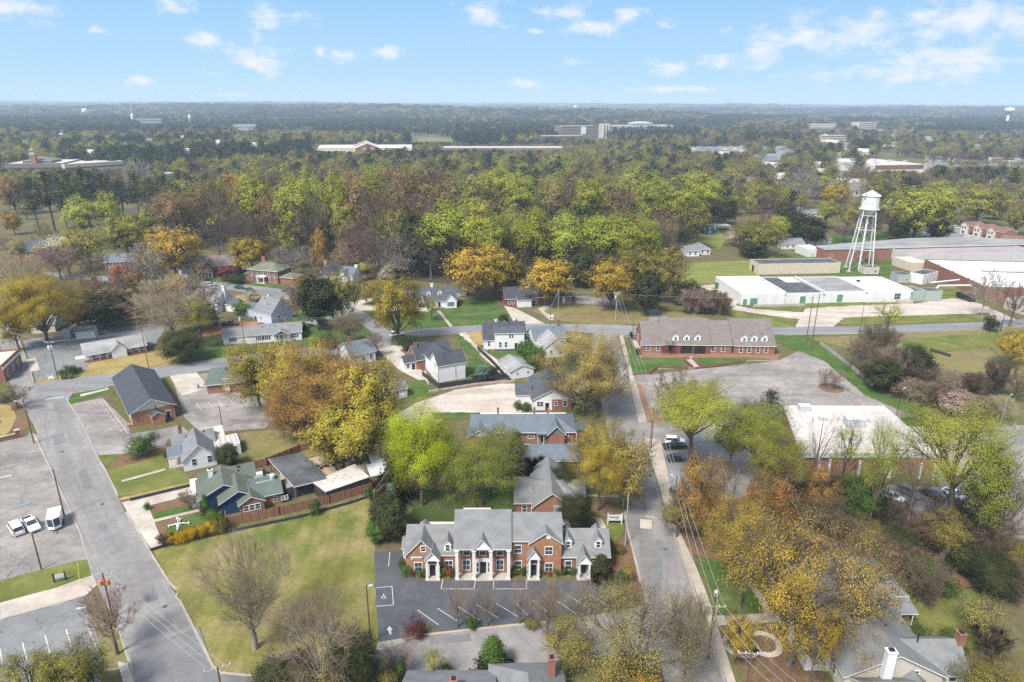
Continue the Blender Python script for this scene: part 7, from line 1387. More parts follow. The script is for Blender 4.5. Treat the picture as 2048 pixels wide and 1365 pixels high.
# middle ground
T('bright',838,803,1012,118,'vivid yellow-green tree behind the office, brightest in the picture'); T('bright',868,850,960,80,'vivid yellow-green lower crown beside the brightest tree'); T('pale',962,862,1012,170,'pale lime tree with dark limbs behind the office', leaf='lime', density=1.3); T('pale',905,880,1005,90,'pale lime crown left of the one with dark limbs', leaf='lime'); T('pale',1000,850,960,100,'pale lime crown in front of the long brick house', leaf='lime')
T('conifer',787,882,1000,62,'dark tall conifer left of the vivid tree'); T('ever',770,985,1072,62,'dark evergreen hedge tree by the pale pole'); T('ever',782,1000,1085,60,'second dark evergreen by the office lot corner'); T('conifer',782,968,1020,30,'small blue-grey spruce at the hedge', leaf='spruce'); T('magnolia',757,1040,1085,42,'brownish evergreen bush at the lawn corner', cat='bush', leaf='shrub'); T('conifer',1033,865,932,42,'dark conifer in front of the blue-grey roof'); T('magnolia',1130,925,990,54,'dark magnolia beside the low brick house'); T('magnolia',1150,985,1062,62,'dark magnolia beside the hipped brick house'); T('conifer',1203,1112,1160,46,'dark conical bush at the right corner of the office')
for k, px in enumerate((1046, 1080, 1010)): T('thicket',px,918,962,52,'purple-brown bare shrub below the blue-grey roof', leaf='maroon', group='purple-brown shrubs', cat='bush')
T('gold',1200,836,1022,122,'olive-gold street tree in a mulch ring', leaf='goldg'); T('gold',1252,872,1022,105,'olive-gold street tree leaning over the right street', leaf='tan'); T('gold',1172,652,832,172,'big spreading tan-gold oak over the right street', leaf='tan', density=.85); T('bare',1195,720,835,120,'bare lower limbs of a tree beside the big gold oak', leaf='twig_olive')
T('gold',512,682,815,112,'gold oak, leftmost of the oak cluster', leaf='goldg'); T('gold',598,678,850,140,'gold oak behind the parking stalls in the oak cluster', leaf='goldg'); T('amber',650,686,895,200,'large rust-orange oak in the middle of the oak cluster'); T('gold',735,718,905,138,'gold oak, rightmost of the oak cluster', leaf='goldg'); T('gold',700,800,930,160,'lower gold oak over the patio fence', leaf='goldg'); T('amber',585,770,880,110,'rust-orange lower crown at the patio shelter'); T('gold',660,850,925,60,'small gold crown drooping over the patio', leaf='goldg')
T('shrub',283,866,911,62,'bright round green shrub beside the parking stalls', cat='bush'); T('magnolia',452,889,938,46,'dark evergreen bush against the white cottage', cat='bush'); T('shrub',331,900,915,14,'small dark bush at the cottage porch', cat='bush')
for k, px in enumerate((350, 366, 384, 404, 426)): T('shrub',px,(1062,1057,1052,1047,1040)[k],(1086,1083,1078,1073,1067)[k],30,('yellow forsythia bush, '+('leftmost','second from left','middle','second from right','rightmost')[k]+' in the hedge'), cat='bush', leaf='forsythia', group='forsythia hedge')
T('conifer',409,990,1032,20,'narrow dark evergreen at the blue gable', leaf='shrub'); T('shrub',425,1018,1042,36,'dark bush between the evergreen and the bay window', cat='bush'); T('bare_pink',375,982,1018,36,'small bare shrub beside the restaurant porch', cat='bush'); T('shrub',440,1030,1066,30,'olive bush at the fence corner', cat='bush', leaf='olive'); T('shrub',293,1005,1020,14,'small bush at the forecourt', cat='bush'); T('thicket',330,1068,1090,34,'low brown plant at the lawn corner', cat='bush'); T('shrub',630,1000,1030,24,'green shrub growing at the brown fence', cat='bush'); T('shrub',740,972,1000,26,'bright shrub by the fence end', cat='bush')
for k, (px, py, w_) in enumerate(((804,1140,18), (815,1152,26), (842,1153,22), (826,1152,16), (888,1152,20), (898,1153,22), (1028,1150,20), (1046,1150,18), (1085,1150,18), (1098,1151,14), (1112,1150,18), (1128,1150,18), (1146,1150,16))): T('shrub',px,py-w_*(1.5 if k == 0 else .95),py,w_,('tall dark clipped bush at the left office corner','round clipped bush at the left front of the office','clipped bush left of the first porch','reddish bush between clipped ones','clipped bush right of the first porch','reddish-brown round bush by the white column','clipped bush right of the tall columns','dark bush left of the middle porch','clipped bush right of the middle porch','yellowish bush under the middle window','clipped bush below the tall gable','clipped bush under the right window','clipped bush left of the right porch')[k], cat='bush', leaf=('redbud' if k in (3, 5, 9) else None))
T('shrub',1240,1090,1108,22,'yellow-green mound on the office corner bed', cat='bush', leaf='olive'); T('shrub',1242,1140,1170,28,'dark green spiky bush by the right street', cat='bush'); T('pale',1255,1130,1165,30,'yellow blossom shrub by the right street', leaf='gold', cat='bush'); T('shrub',1218,1075,1108,20,'dark bush at the office side wall', cat='bush')
# left middle
T('bare',28,772,818,62,'dark bare crape shrub at the left street corner', cat='bush', leaf='twig'); T('shrub',8,792,805,20,'dark hedge bush at the left edge', cat='bush')
for k, (px, py, w_) in enumerate(((122,752,16), (132,748,14), (143,750,16), (128,758,14), (150,746,14), (158,744,13), (140,758,12))): T('shrub',px,py-w_*(1.3 if k in (1, 2) else .8),py,w_,('dark rounded bush in the corner bed','dark upright bush in the corner bed, left','dark upright bush in the corner bed, right','low dark bush at the front of the corner bed','light green bush in the corner bed','olive bush at the right end of the corner bed','low light bush at the front of the corner bed')[k], cat='bush', leaf=(None if k < 4 else 'olive'))
T('gold',76,540,690,150,'large mustard oak over the left street',seed=1); T('gold',22,590,700,70,'mustard oak at the left edge behind the street'); T('ever',212,582,656,95,'large dark evergreen left of the bare tan trees'); T('ever',45,580,655,60,'dark evergreen behind the mustard oak'); T('ever',150,608,655,44,'dark evergreen at the right side of the mustard oak'); T('bare',205,545,660,110,'brown bare tree above the dark evergreen'); T('bare_tan',330,560,690,135,'tall tan bare tree beside the long white office'); T('bare_tan',385,535,665,110,'tan bare tree with white chimney behind it'); T('bare_grey',285,478,585,88,'pale grey bare tree beside the red-leaved tree'); T('gold',243,525,590,50,'tree with fresh red spring leaves', leaf='redbud', seed=0); T('gold',265,534,590,40,'small orange tree beside the red-leaved one', leaf='amber'); T('gold',346,450,562,104,'gold oak above the tan brick house',seed=0); T('gold',250,424,525,88,'olive-gold oak near the left wood edge', leaf='olive'); T('white',118,470,520,62,'pale blossoming tree beside the slate roof'); T('bare_pink',112,490,560,72,'pinkish bare tree in front of the brick gable'); T('gold',78,488,520,22,'small orange tree in front of the slate-roofed house', leaf='amber'); T('bare_tan',28,505,600,90,'tan bare tree at left behind the mustard oak'); T('olive',170,455,540,90,'olive tree left of the pale grey bare tree'); T('bare',185,500,575,60,'brown bare tree left of the blue-grey porch house')
T('magnolia',362,662,724,74,'large round glossy evergreen bush by the cross street'); T('magnolia',395,600,660,70,'green leafy bushes behind the bare tan trees', leaf='shrub'); T('shrub',485,602,630,40,'green leafy bush by the wrapped house', cat='bush'); T('olive',395,590,700,60,'olive creeper-clad tree right of the long white office')
T('gold',498,474,548,82,'gold oak behind the dark brick house chimney',seed=2); T('bare_grey',585,484,552,84,'grey bare vase-shaped tree behind the colonial house', seed=1); T('ever',634,550,660,78,'big dark evergreen between the wrapped house and side street',seed=1); T('gold',682,542,648,68,'olive-gold street tree right of the dark evergreen', leaf='olive'); T('gold',598,552,600,34,'small orange-pink tree in front of the colonial house', leaf='amber'); T('bare_pink',590,568,640,50,'pink-brown bare tree beside the small orange tree'); T('gold',730,558,612,36,'small orange-brown tree on the drive loop', leaf='rust'); T('gold',793,553,692,105,'tall gold oak at the street junction',seed=1); T('pale',862,585,642,38,'thin pale lime tree in front of the white cottage'); T('white',500,580,604,34,'pale yellow blossom shrub at the curving street', cat='bush')
for k, (px, py, w_) in enumerate(((735,560,40), (760,552,46), (790,560,44), (712,545,36), (770,570,36), (800,545,40), (688,530,34))): T('white',px,py-w_*.95,py,w_,'white dogwood blossoming at the wood edge', group='dogwoods at the wood edge', leaf=None if k % 3 else 'pale')
T('shrub',470,545,568,40,'dark clipped hedge in front of the dark brick house', cat='bush', leaf='ever'); T('magnolia',455,530,560,36,'dark maroon tree at the dark brick house corner', leaf='maroon'); T('conifer',592,646,662,9,'left of three small columnar evergreens behind the ranch house', leaf='ever'); T('conifer',600,645,662,9,'middle of three small columnar evergreens behind the ranch house', leaf='ever'); T('conifer',608,644,661,9,'right of three small columnar evergreens behind the ranch house', leaf='ever'); T('bare_olive',695,625,690,70,'thin bare tree on the corner lawn'); T('bare_pink',745,665,715,40,'pinkish bare tree beside the slate roof'); T('shrub',655,668,695,46,'dark green bush above the oak cluster', cat='bush', leaf='ever'); T('shrub',558,600,628,30,'dark round bush behind the wrapped house chimney', cat='bush', leaf='ever')
T('gold',952,484,600,128,'large gold oak behind the white cottage',seed=0); T('gold',990,500,598,90,'gold oak right of the large one'); T('gold',1102,516,612,102,'gold oak over the dark brick house',seed=2); T('gold',1226,516,622,108,'round gold oak by the pale street pole',seed=1); T('ever',1298,542,632,56,'dark evergreen beside the round gold oak'); T('gold',1332,490,608,72,'tall pale gold oak right of the dark evergreen', leaf='olive'); T('gold',1275,478,590,84,'olive-gold oak behind the dark evergreen', leaf='olive',seed=0); T('ever',1375,560,612,56,'dark evergreen thicket left of the green skip'); T('ever',1420,580,618,50,'second dark evergreen bush near the industrial row'); T('thicket',1390,578,625,60,'pinkish bare thicket before the mown field', leaf='twig_pink'); T('thicket',1440,585,628,50,'bare thicket at the gravel path')
T('magnolia',1052,680,725,34,'dark green shrub tree beside the white farmhouse', leaf='shrub'); T('magnolia',1072,690,742,38,'green shrub tree left of the faded grey roof', leaf='shrub'); T('conifer',966,732,760,36,'blue-grey spruce inside the black fence', leaf='spruce'); T('shrub',987,730,752,22,'dark bush on the fence side of the blue-grey spruce', cat='bush', leaf='ever'); T('shrub',815,684,702,20,'dark bush at the brick house corner', cat='bush', leaf='ever'); T('shrub',846,702,722,22,'green bush before the tall white house', cat='bush'); T('shrub',1035,800,820,18,'brown-green bush at the white side wing', cat='bush'); T('shrub',1052,803,822,16,'green bush at the white gable corner', cat='bush'); T('shrub',1007,628,643,18,'clipped hedge at the cottage lawn edge', cat='bush', leaf='ever')
T('shrub',1263,662,676,10,'dark clipped bush at the office row side, upper', cat='bush', leaf='ever'); T('shrub',1276,695,710,11,'dark clipped bush at the office row corner, lower', cat='bush', leaf='ever'); T('myrtle',1340,682,708,34,'small bare purple tree in front of the arched porch', leaf='maroon'); T('bare',1350,738,832,80,'bare fan-shaped tree at the lot entrance'); T('bare',1400,760,828,70,'faint bare tree behind the tall lime tree'); T('myrtle',1652,736,775,34,'left bare bush on the parking island'); T('myrtle',1672,738,780,36,'right bare bush on the parking island'); T('myrtle',1552,690,708,22,'bare shrub at the right end of the office row')
disc('planting_bed', 1662, 777, 3.4, 'litter', .09); disc('planting_bed', 1207, 1020, 3.2, 'litter', .12)
T('sparse_lime',1778,602,682,62,'slender budding tree by the bending street'); T('bare_grey',1978,538,634,58,'big bare tree with pale trunk at the factory yard',seed=2); T('shrub',1986,630,664,30,'dark ivy-covered stump beside the far street', cat='bush', leaf='ever'); T('lime',1825,684,742,42,'fresh green tree in the bare thicket', leaf='shrub'); T('gold',2032,656,735,62,'gold tree at the right edge of the field'); T('bare',2035,560,655,60,'bare tree at the right edge by the annex')
for k, (px, py) in enumerate([(1725,745),(1745,765),(1770,785),(1795,770),(1820,800),(1850,790),(1785,740),(1830,770),(1870,750),(1900,780),(1930,745),(1950,790),(1975,760),(2000,790),(2025,750),(2040,800),(1880,815),(1920,830),(1960,840),(2000,840),(1900,730),(1760,720),(1850,740),(1985,730)]):
    if px > 1800 and py < 765: continue
    kd = ('bare', 'thicket', 'ever', 'thicket', 'bare_tan')[k % 5]; T(kd, px, py-ru.uniform(42, 75), py, ru.uniform(46, 80), ('dark evergreen' if kd == 'ever' else 'bare brown')+' tree in the thicket right of the large parking lot', group='thicket right of the large lot' if kd != 'ever' else 'evergreens right of the large lot', cat='tree', leaf='twig_pink' if k % 7 == 3 else None)
# upper right
T('gold',1525,438,512,84,'gold-brown oak above the mown field', leaf='olive'); T('white',1470,462,492,44,'white dogwood at the back yards above the field'); T('ever',1592,424,482,62,'dark evergreen left of the water tower'); T('ever',1625,430,490,60,'dark evergreen nearest the water tower legs'); T('gold',1845,372,482,130,'large olive-lime tree right of the water tower', density=1.3, leaf='wood',seed=0); T('ever',1800,440,484,40,'dark evergreen under the left side of the large olive-lime tree'); T('ever',1880,440,482,44,'dark evergreen under the right side of the large olive-lime tree'); T('gold',1962,370,452,88,'round gold-brown oak above the townhouses', leaf='olive',seed=1); T('gold',1672,366,420,54,'gold-brown tree between blue-grey roofs'); T('olive',1750,350,430,60,'olive tree behind the tank'); T('bare_grey',1610,330,420,60,'grey bare tree behind the blue-grey roofs'); T('gold',1520,358,420,80,'broad gold-olive oak at the wood edge', leaf='olive'); T('lime',1405,340,470,80,'tall lime tree at the right end of the wood'); T('ever',1505,480,515,50,'dark evergreen behind the grey hipped house'); T('gold',2040,410,470,50,'gold tree at the right edge above the townhouses', leaf='olive'); T('olive',1700,400,470,60,'olive tree left of the tank'); T('lime',1885,360,440,70,'lime tree behind the large dark one'); T('lime',1640,350,400,60,'olive-lime tree beyond the blue-grey roofs'); T('bare',1745,420,478,70,'bare brown tree behind the tower legs'); T('bare',1690,440,485,60,'bare brown tree left of the tower legs')
# left pines and first row of the wood
for k, (px, t_, b_, w_) in enumerate([(62,352,470,44), (92,340,462,50), (120,350,470,40), (165,335,455,56), (205,345,450,50), (240,360,440,50), (270,345,450,44), (300,355,440,46), (140,345,440,50), (330,350,430,40)]): T('pine',px,t_,b_,w_,'dark pine in the stand on the left edge of the wood', group='pines left of the wood')
T('lime',160,388,490,62,'bright lime tree in front of the pines, left of two'); T('lime',215,380,485,54,'bright lime tree in front of the pines, right of two'); T('gold',22,345,430,60,'rusty gold tree at the far left edge', leaf='rust'); T('bare_grey',275,310,400,50,'pale bare tree rising before the school wing'); T('bare',330,385,480,60,'brown bare tree left in the wood edge')
row = [('rust',345,372,500,70), ('rust',395,362,490,70), ('olive',430,350,480,66), ('bare',455,372,505,70), ('lime',505,340,500,80), ('rust',545,372,515,70), ('lime',590,345,520,84), ('bare',620,380,525,70), ('lime',665,338,520,70), ('olive',690,390,535,60), ('rust',720,335,525,90), ('bare',755,370,540,80), ('lime',745,335,480,70), ('rust',800,330,520,100), ('bare',830,385,545,80), ('rust',870,325,520,110), ('ever',835,425,555,60), ('lime',895,400,560,105), ('lime',950,395,560,110), ('olive',1000,420,545,60), ('lime',985,430,570,60), ('bare',860,440,560,70), ('lime',1062,412,565,90), ('lime',1130,425,565,100), ('lime',1210,430,560,110), ('lime',1260,428,560,100), ('lime',1292,435,555,70), ('ever',1165,500,575,60), ('bare',1180,480,570,60), ('ever',1020,520,580,50), ('rust',1110,350,480,70), ('lime',1180,355,490,70), ('rust',1240,365,500,70), ('lime',1310,350,480,80), ('lime',1360,345,490,100), ('lime',1040,350,470,70), ('olive',960,340,460,90), ('lime',1000,330,440,70), ('ever',1250,430,540,60), ('bare',1330,420,540,60), ('olive',1395,400,500,60), ('rust',1150,330,440,60), ('lime',1270,330,440,60), ('bare',650,520,600,70), ('bare_pink',690,480,550,60), ('bare',755,450,560,100), ('bare_grey',800,460,560,90), ('bare',430,410,520,60), ('bare',520,420,535,60), ('bare',575,430,540,60), ('bare',720,430,550,70), ('bare',480,420,525,50), ('bare',700,440,545,60), ('bare',790,410,550,60), ('lime',680,350,500,60), ('lime',615,335,480,60), ('amber',470,345,455,60), ('amber',640,450,570,40)]
cn = {'lime': 'lime-green leafy', 'rust': 'rust-brown budding', 'olive': 'olive-green budding', 'bare': 'grey-brown bare', 'ever': 'dark evergreen', 'bare_pink': 'pink-brown bare', 'bare_grey': 'pale grey bare', 'amber': 'amber budding', 'pine': 'dark pine'}
def zone(px): return 'left part of the wood' if px < 560 else 'wood behind the white cottage' if px < 1010 else 'right part of the wood above the gold oaks'
for i_, (kd, px, t_, b_, w_) in enumerate(row):
    if kd == 'bare' and i_ % 4 == 1 and b_ < 560: kd = 'olive'
    T(kd, px, t_, b_, w_, f'{cn[kd]} tree in the {zone(px)}', group=f'{cn[kd]} trees, {zone(px)}')
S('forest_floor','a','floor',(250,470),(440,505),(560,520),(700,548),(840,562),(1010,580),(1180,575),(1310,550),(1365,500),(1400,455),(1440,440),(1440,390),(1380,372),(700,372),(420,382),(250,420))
# further trees that fill the gardens at the left, the yards at the upper right
fq = random.Random(41)
FILL = [('left gardens beside the pines', ['olive','bare','rust','ever','gold','bare_tan'], [(20,420),(55,440),(100,425),(140,440),(30,470),(90,490),(150,500),(190,440),(235,450),(290,470),(300,500),(10,500),(45,535),(140,550),(190,600),(240,630),(300,560),(385,500),(420,520),(110,600),(150,530),(280,520),(355,600),(310,610),(430,480),(470,500),(10,450),(250,480)], 40, 70),
 ('back yards at the upper right', ['bare','olive','lime','bare','rust','ever'], [(1400,430),(1430,420),(1465,430),(1490,420),(1540,420),(1570,445),(1560,400),(1590,400),(1650,460),(1680,430),(1720,440),(1740,460),(1770,450),(1790,440),(1810,430),(1830,455),(1780,470),(1900,430),(1920,415),(1945,440),(1990,410),(2010,430),(2035,440),(1985,440),(1890,400),(1860,410),(1700,470),(1630,410),(1500,450),(1450,450),(1530,470),(1480,500),(1550,495),(1600,470),(2040,400),(1820,400),(1760,410)], 45, 75)]
for zn, kinds, ps, a_, b_ in FILL:
    for i, (px, py) in enumerate(ps):
        kd = kinds[i % len(kinds)]; x, y, _ = G(px, py); hh = fq.uniform(8, 15) if 'left' in zn else fq.uniform(13, 19); R = fq.uniform(3.8, 5.8)*(1 if 'left' in zn else 1.2)
        if not all((x-a)**2+(y-b)**2 > 30 for a, b, r in [(t_[0], t_[1], t_[2]) for t_ in TREES]): continue
        nm_ = {'gold': 'golden', 'bare_tan': 'pale tan bare'}.get(kd) or cn[kd]
        place(kd, x, y, hh, R, f'{nm_} tree in the {zn}', {'ever': 'evergreen_tree', 'bare': 'bare_tree', 'bare_tan': 'bare_tree'}.get(kd, 'leafy_tree'), 'tree', f'{nm_} trees, {zn}', lod=1)
# ------------------------------------------------------------------ fill: the inner wood, then the far woodland as one mass
def inside(x, y, poly):
    r = False; n = len(poly)
    for i in range(n):
        (x0, y0), (x1, y1) = poly[i], poly[i-1]
        if (y0 > y) != (y1 > y) and x < (x1-x0)*(y-y0)/(y1-y0)+x0: r = not r
    return r
fr = random.Random(23); used = [(t_[0], t_[1], t_[2]) for t_ in TREES]
WOOD = pxpoly([(300,480),(440,500),(560,510),(700,540),(840,555),(1010,575),(1180,570),(1310,545),(1360,500),(1400,455),(1470,440),(1440,390),(1380,370),(1000,372),(700,372),(420,382),(300,410)])
OPENFAR = [pxpoly(p) for p in ([(-40,360),(275,352),(262,336),(-40,340)], [(628,316),(832,316),(850,296),(618,297)], [(880,315),(1135,313),(1130,292),(870,294)], [(1640,362),(1860,356),(1880,318),(2140,318),(2140,292),(1985,284),(1850,285),(1800,300),(1720,302)], [(1860,350),(2140,350),(2140,312),(1860,314)], [(815,288),(910,286),(915,276),(850,270),(815,274)], [(1075,293),(1200,290),(1352,286),(1352,272),(1075,278)], [(1370,316),(1490,315),(1490,300),(1370,302)])]
pts = []
x0, x1 = min(p[0] for p in WOOD), max(p[0] for p in WOOD); y0, y1 = min(p[1] for p in WOOD), max(p[1] for p in WOOD)
grid = {}
def clear(x, y, d):
    cx, cy = int(x//12), int(y//12)
    for i in (-1, 0, 1):
        for j in (-1, 0, 1):
            for (a, b) in grid.get((cx+i, cy+j), ()):
                if (a-x)**2+(b-y)**2 < d*d: return False
    return True
for (a, b, r) in used: grid.setdefault((int(a//12), int(b//12)), []).append((a, b))
while_n = 0
for _ in range(9000):
    x, y = fr.uniform(x0, x1), fr.uniform(y0, y1)
    if inside(x, y, WOOD) and clear(x, y, 8.6): pts.append((x, y)); grid.setdefault((int(x//12), int(y//12)), []).append((x, y))
pts.sort(key=lambda p: p[1])
def pick(px):
    u = fr.random()
    if px < 480: return 'rust' if u < .24 else 'bare' if u < .5 else 'olive' if u < .7 else 'pine' if u < .86 else 'lime'
    if px < 900: return 'bare' if u < .3 else 'rust' if u < .47 else 'lime' if u < .7 else 'olive' if u < .84 else 'pine' if u < .93 else 'ever'
    return 'lime' if u < .33 else 'rust' if u < .46 else 'bare' if u < .62 else 'olive' if u < .8 else 'pine' if u < .9 else 'ever'
wood_n = 0; rest = []
for (x, y) in pts:
    px, py = P(x, y, 0)
    if wood_n < 70:
        kd = pick(px); H = fr.uniform(17, 24)*(1.1 if kd in ('pine', 'lime') else 1.); R = fr.uniform(5.2, 7.)
        if kd == 'pine': R = 3.8
        nm = {'pine': 'pine_tree', 'ever': 'evergreen_tree', 'bare': 'bare_tree'}.get(kd, 'leafy_tree'); wood_n += 1
        place(kd, x, y, H, R, f'{cn[kd]} tree in the {zone(px)}', nm, 'tree', f'{cn[kd]} trees, {zone(px)}', lod=1, leaf='wood' if kd == 'lime' else None)
    else: rest.append((x, y, fr.uniform(17, 24), pick(px)))
# single-mesh far trees that also lend their shape to the woodland mass
FK = ['lime', 'rust', 'olive', 'bare', 'ever', 'pine', 'pale']
SRC = {}
for i, kd in enumerate(FK):
    for s in range(2):
        x, y, _ = G((990, 1060, 930, 880, 1120, 760, 1200)[i]+s*26, 392-s*4); SRC[(kd, s)] = place(kd, x, y, 18, 5.5, f'{ {"pale": "pale green"}.get(kd, cn.get(kd, kd))} tree in a short row on the far side of the wood', {'pine': 'pine_tree', 'ever': 'evergreen_tree', 'bare': 'bare_tree'}.get(kd, 'leafy_tree'), 'tree', f'{kd} trees on the far side of the wood', lod=2, seed=s, leaf='wood' if kd == 'lime' else None)
FARF = [pxpoly(p) for p in ([(300,262),(420,260),(410,256),(310,257)], [(1420,262),(1500,261),(1495,257),(1425,258)], [(40,300),(150,298),(140,291),(50,292)], [(1760,268),(1860,266),(1850,260),(1770,262)], [(900,246),(1040,246),(1030,243),(910,243)], [(1250,300),(1330,298),(1320,292),(1256,293)], [(480,318),(560,316),(550,308),(490,309)])]
for i_, p in enumerate(FARF): sheet('far_field', p, .05, GM[('straw', 'field', 'olive', 'asphalt', 'straw', 'field', 'asphalt')[i_]], world=True)
SIGHT = [(622,835,302), (876,1135,299), (-60,262,337), (1080,1200,276), (1200,1222,277), (1222,1352,257), (1375,1484,303), (1545,1590,303), (1638,1694,283), (1714,1754,258), (1610,1674,257), (1735,1855,340), (1855,2120,330), (1985,2120,262), (468,516,260), (568,616,261), (160,184,229), (276,328,247), (376,388,244), (818,908,284), (325,358,360)]
def cap(x, y, h):
    px, py = P(x, y, 0)
    for a, b, fx_, fy_ in FARH:
        if abs(px-fx_) < 9 and 1 < py-fy_ < 26:
            while h > 5 and P(x, y, h)[1] < fy_-3: h *= .9
    for a, b, r in SIGHT:
        if a < px < b and py > r+2:
            while h > 5 and P(x, y, h)[1] < r: h *= .9
    return h
def ridge(x, y):
    """low rolling ground beyond the town"""
    r = max(0., min(1., (y-2000)/1800)); r = r*r*(3-2*r)
    return r*max(0., 12+15*math.sin(y*.0023+1.7*math.sin(x*.0007)+x*.0004)+9*math.sin(x*.0013+y*.0005+1.)+4*math.sin(x*.004-y*.002))
mb = MB(); nx, ny = 90, 110; vs = []
for j in range(ny+1):
    y = 1900+17000*(j/ny)**1.4
    for i in range(nx+1): x = (i/nx-.5)*1.9*(y+600); vs.append((x, y, ridge(x, y)-.6 if j else -1.))
mb.add(vs, [(j*(nx+1)+i, j*(nx+1)+i+1, (j+1)*(nx+1)+i+1, (j+1)*(nx+1)+i) for j in range(ny) for i in range(nx)]); structure('hills', mb, ground('far_woods', [(.3,(.045,.05,.03)), (.5,(.08,.08,.045)), (.7,(.095,.085,.055))], .004, .05, .35))
def mass(name, plist, label):
    """plist: (x, y, height, kind, spread) -> one object of instanced crowns"""
    me = bpy.data.meshes.new(name); n = len(plist); me.vertices.add(n)
    me.vertices.foreach_set('co', np.array([(p[0], p[1], ridge(p[0], p[1])) for p in plist], dtype=np.float32).ravel())
    keys = list(SRC.keys()); kid = {k: i for i, k in enumerate(keys)}
    ids = np.array([kid[(p[3], fr.randrange(2))] for p in plist], dtype=np.int32)
    for nm, arr, tp in (('kid', ids, 'INT'), ('rot', np.array([fr.uniform(0, 6.28) for _ in plist], dtype=np.float32), 'FLOAT')):
        me.attributes.new(nm, tp, 'POINT').data.foreach_set('value', arr)
    scv = []
    for p, i in zip(plist, ids):
        m_ = proto(keys[i][0], keys[i][1], 2, 'wood' if keys[i][0] == 'lime' else None); scv.append((p[4]/m_[3], p[4]/m_[3], p[2]/m_[2]))
    me.attributes.new('siz', 'FLOAT_VECTOR', 'POINT').data.foreach_set('vector', np.array(scv, dtype=np.float32).ravel())
    o = bpy.data.objects.new(name, me); link(o); tag(o, label, None, None, 'stuff')
    ng = bpy.data.node_groups.new(name, 'GeometryNodeTree'); ng.interface.new_socket('Geometry', in_out='INPUT', socket_type='NodeSocketGeometry'); ng.interface.new_socket('Geometry', in_out='OUTPUT', socket_type='NodeSocketGeometry')
    gi, go, jn = ng.nodes.new('NodeGroupInput'), ng.nodes.new('NodeGroupOutput'), ng.nodes.new('GeometryNodeJoinGeometry')
    def attr(nm, dt): a = ng.nodes.new('GeometryNodeInputNamedAttribute'); a.data_type = dt; a.inputs['Name'].default_value = nm; return a.outputs['Attribute']
    ak, ar_, asz = attr('kid', 'INT'), attr('rot', 'FLOAT'), attr('siz', 'FLOAT_VECTOR'); cx = ng.nodes.new('ShaderNodeCombineXYZ'); ng.links.new(ar_, cx.inputs['Z'])
    for k, i in kid.items():
        cmp_ = ng.nodes.new('FunctionNodeCompare'); cmp_.data_type = 'INT'; cmp_.operation = 'EQUAL'; ii = [s for s in cmp_.inputs if s.enabled and s.type == 'INT']; ng.links.new(ak, ii[0]); ii[1].default_value = i
        pass
        for part in SRC[k].children:
            ob = ng.nodes.new('GeometryNodeObjectInfo'); ob.transform_space = 'ORIGINAL'; ob.inputs['Object'].default_value = part; ob.inputs['As Instance'].default_value = True
            ip = ng.nodes.new('GeometryNodeInstanceOnPoints'); ng.links.new(gi.outputs[0], ip.inputs['Points']); ng.links.new(cmp_.outputs['Result'], ip.inputs['Selection']); ng.links.new(ob.outputs['Geometry'], ip.inputs['Instance']); ng.links.new(cx.outputs[0], ip.inputs['Rotation']); ng.links.new(asz, ip.inputs['Scale']); ng.links.new(ip.outputs[0], jn.inputs[0])
    ng.links.new(jn.outputs[0], go.inputs[0]); md = o.modifiers.new('woodland', 'NODES'); md.node_group = ng; return o
pl = [(x, y, h, k if k in FK else 'lime', fr.uniform(5.4, 7.4)) for x, y, h, k in rest]
npr = np.random.default_rng(77)
def lowf(x, y): return math.sin(x*.0061+1.3)*math.sin(y*.0043+.7)+.6*math.sin(x*.0137-y*.0091+2.)+.4*math.sin(x*.003+y*.0017)
BACKROW = P
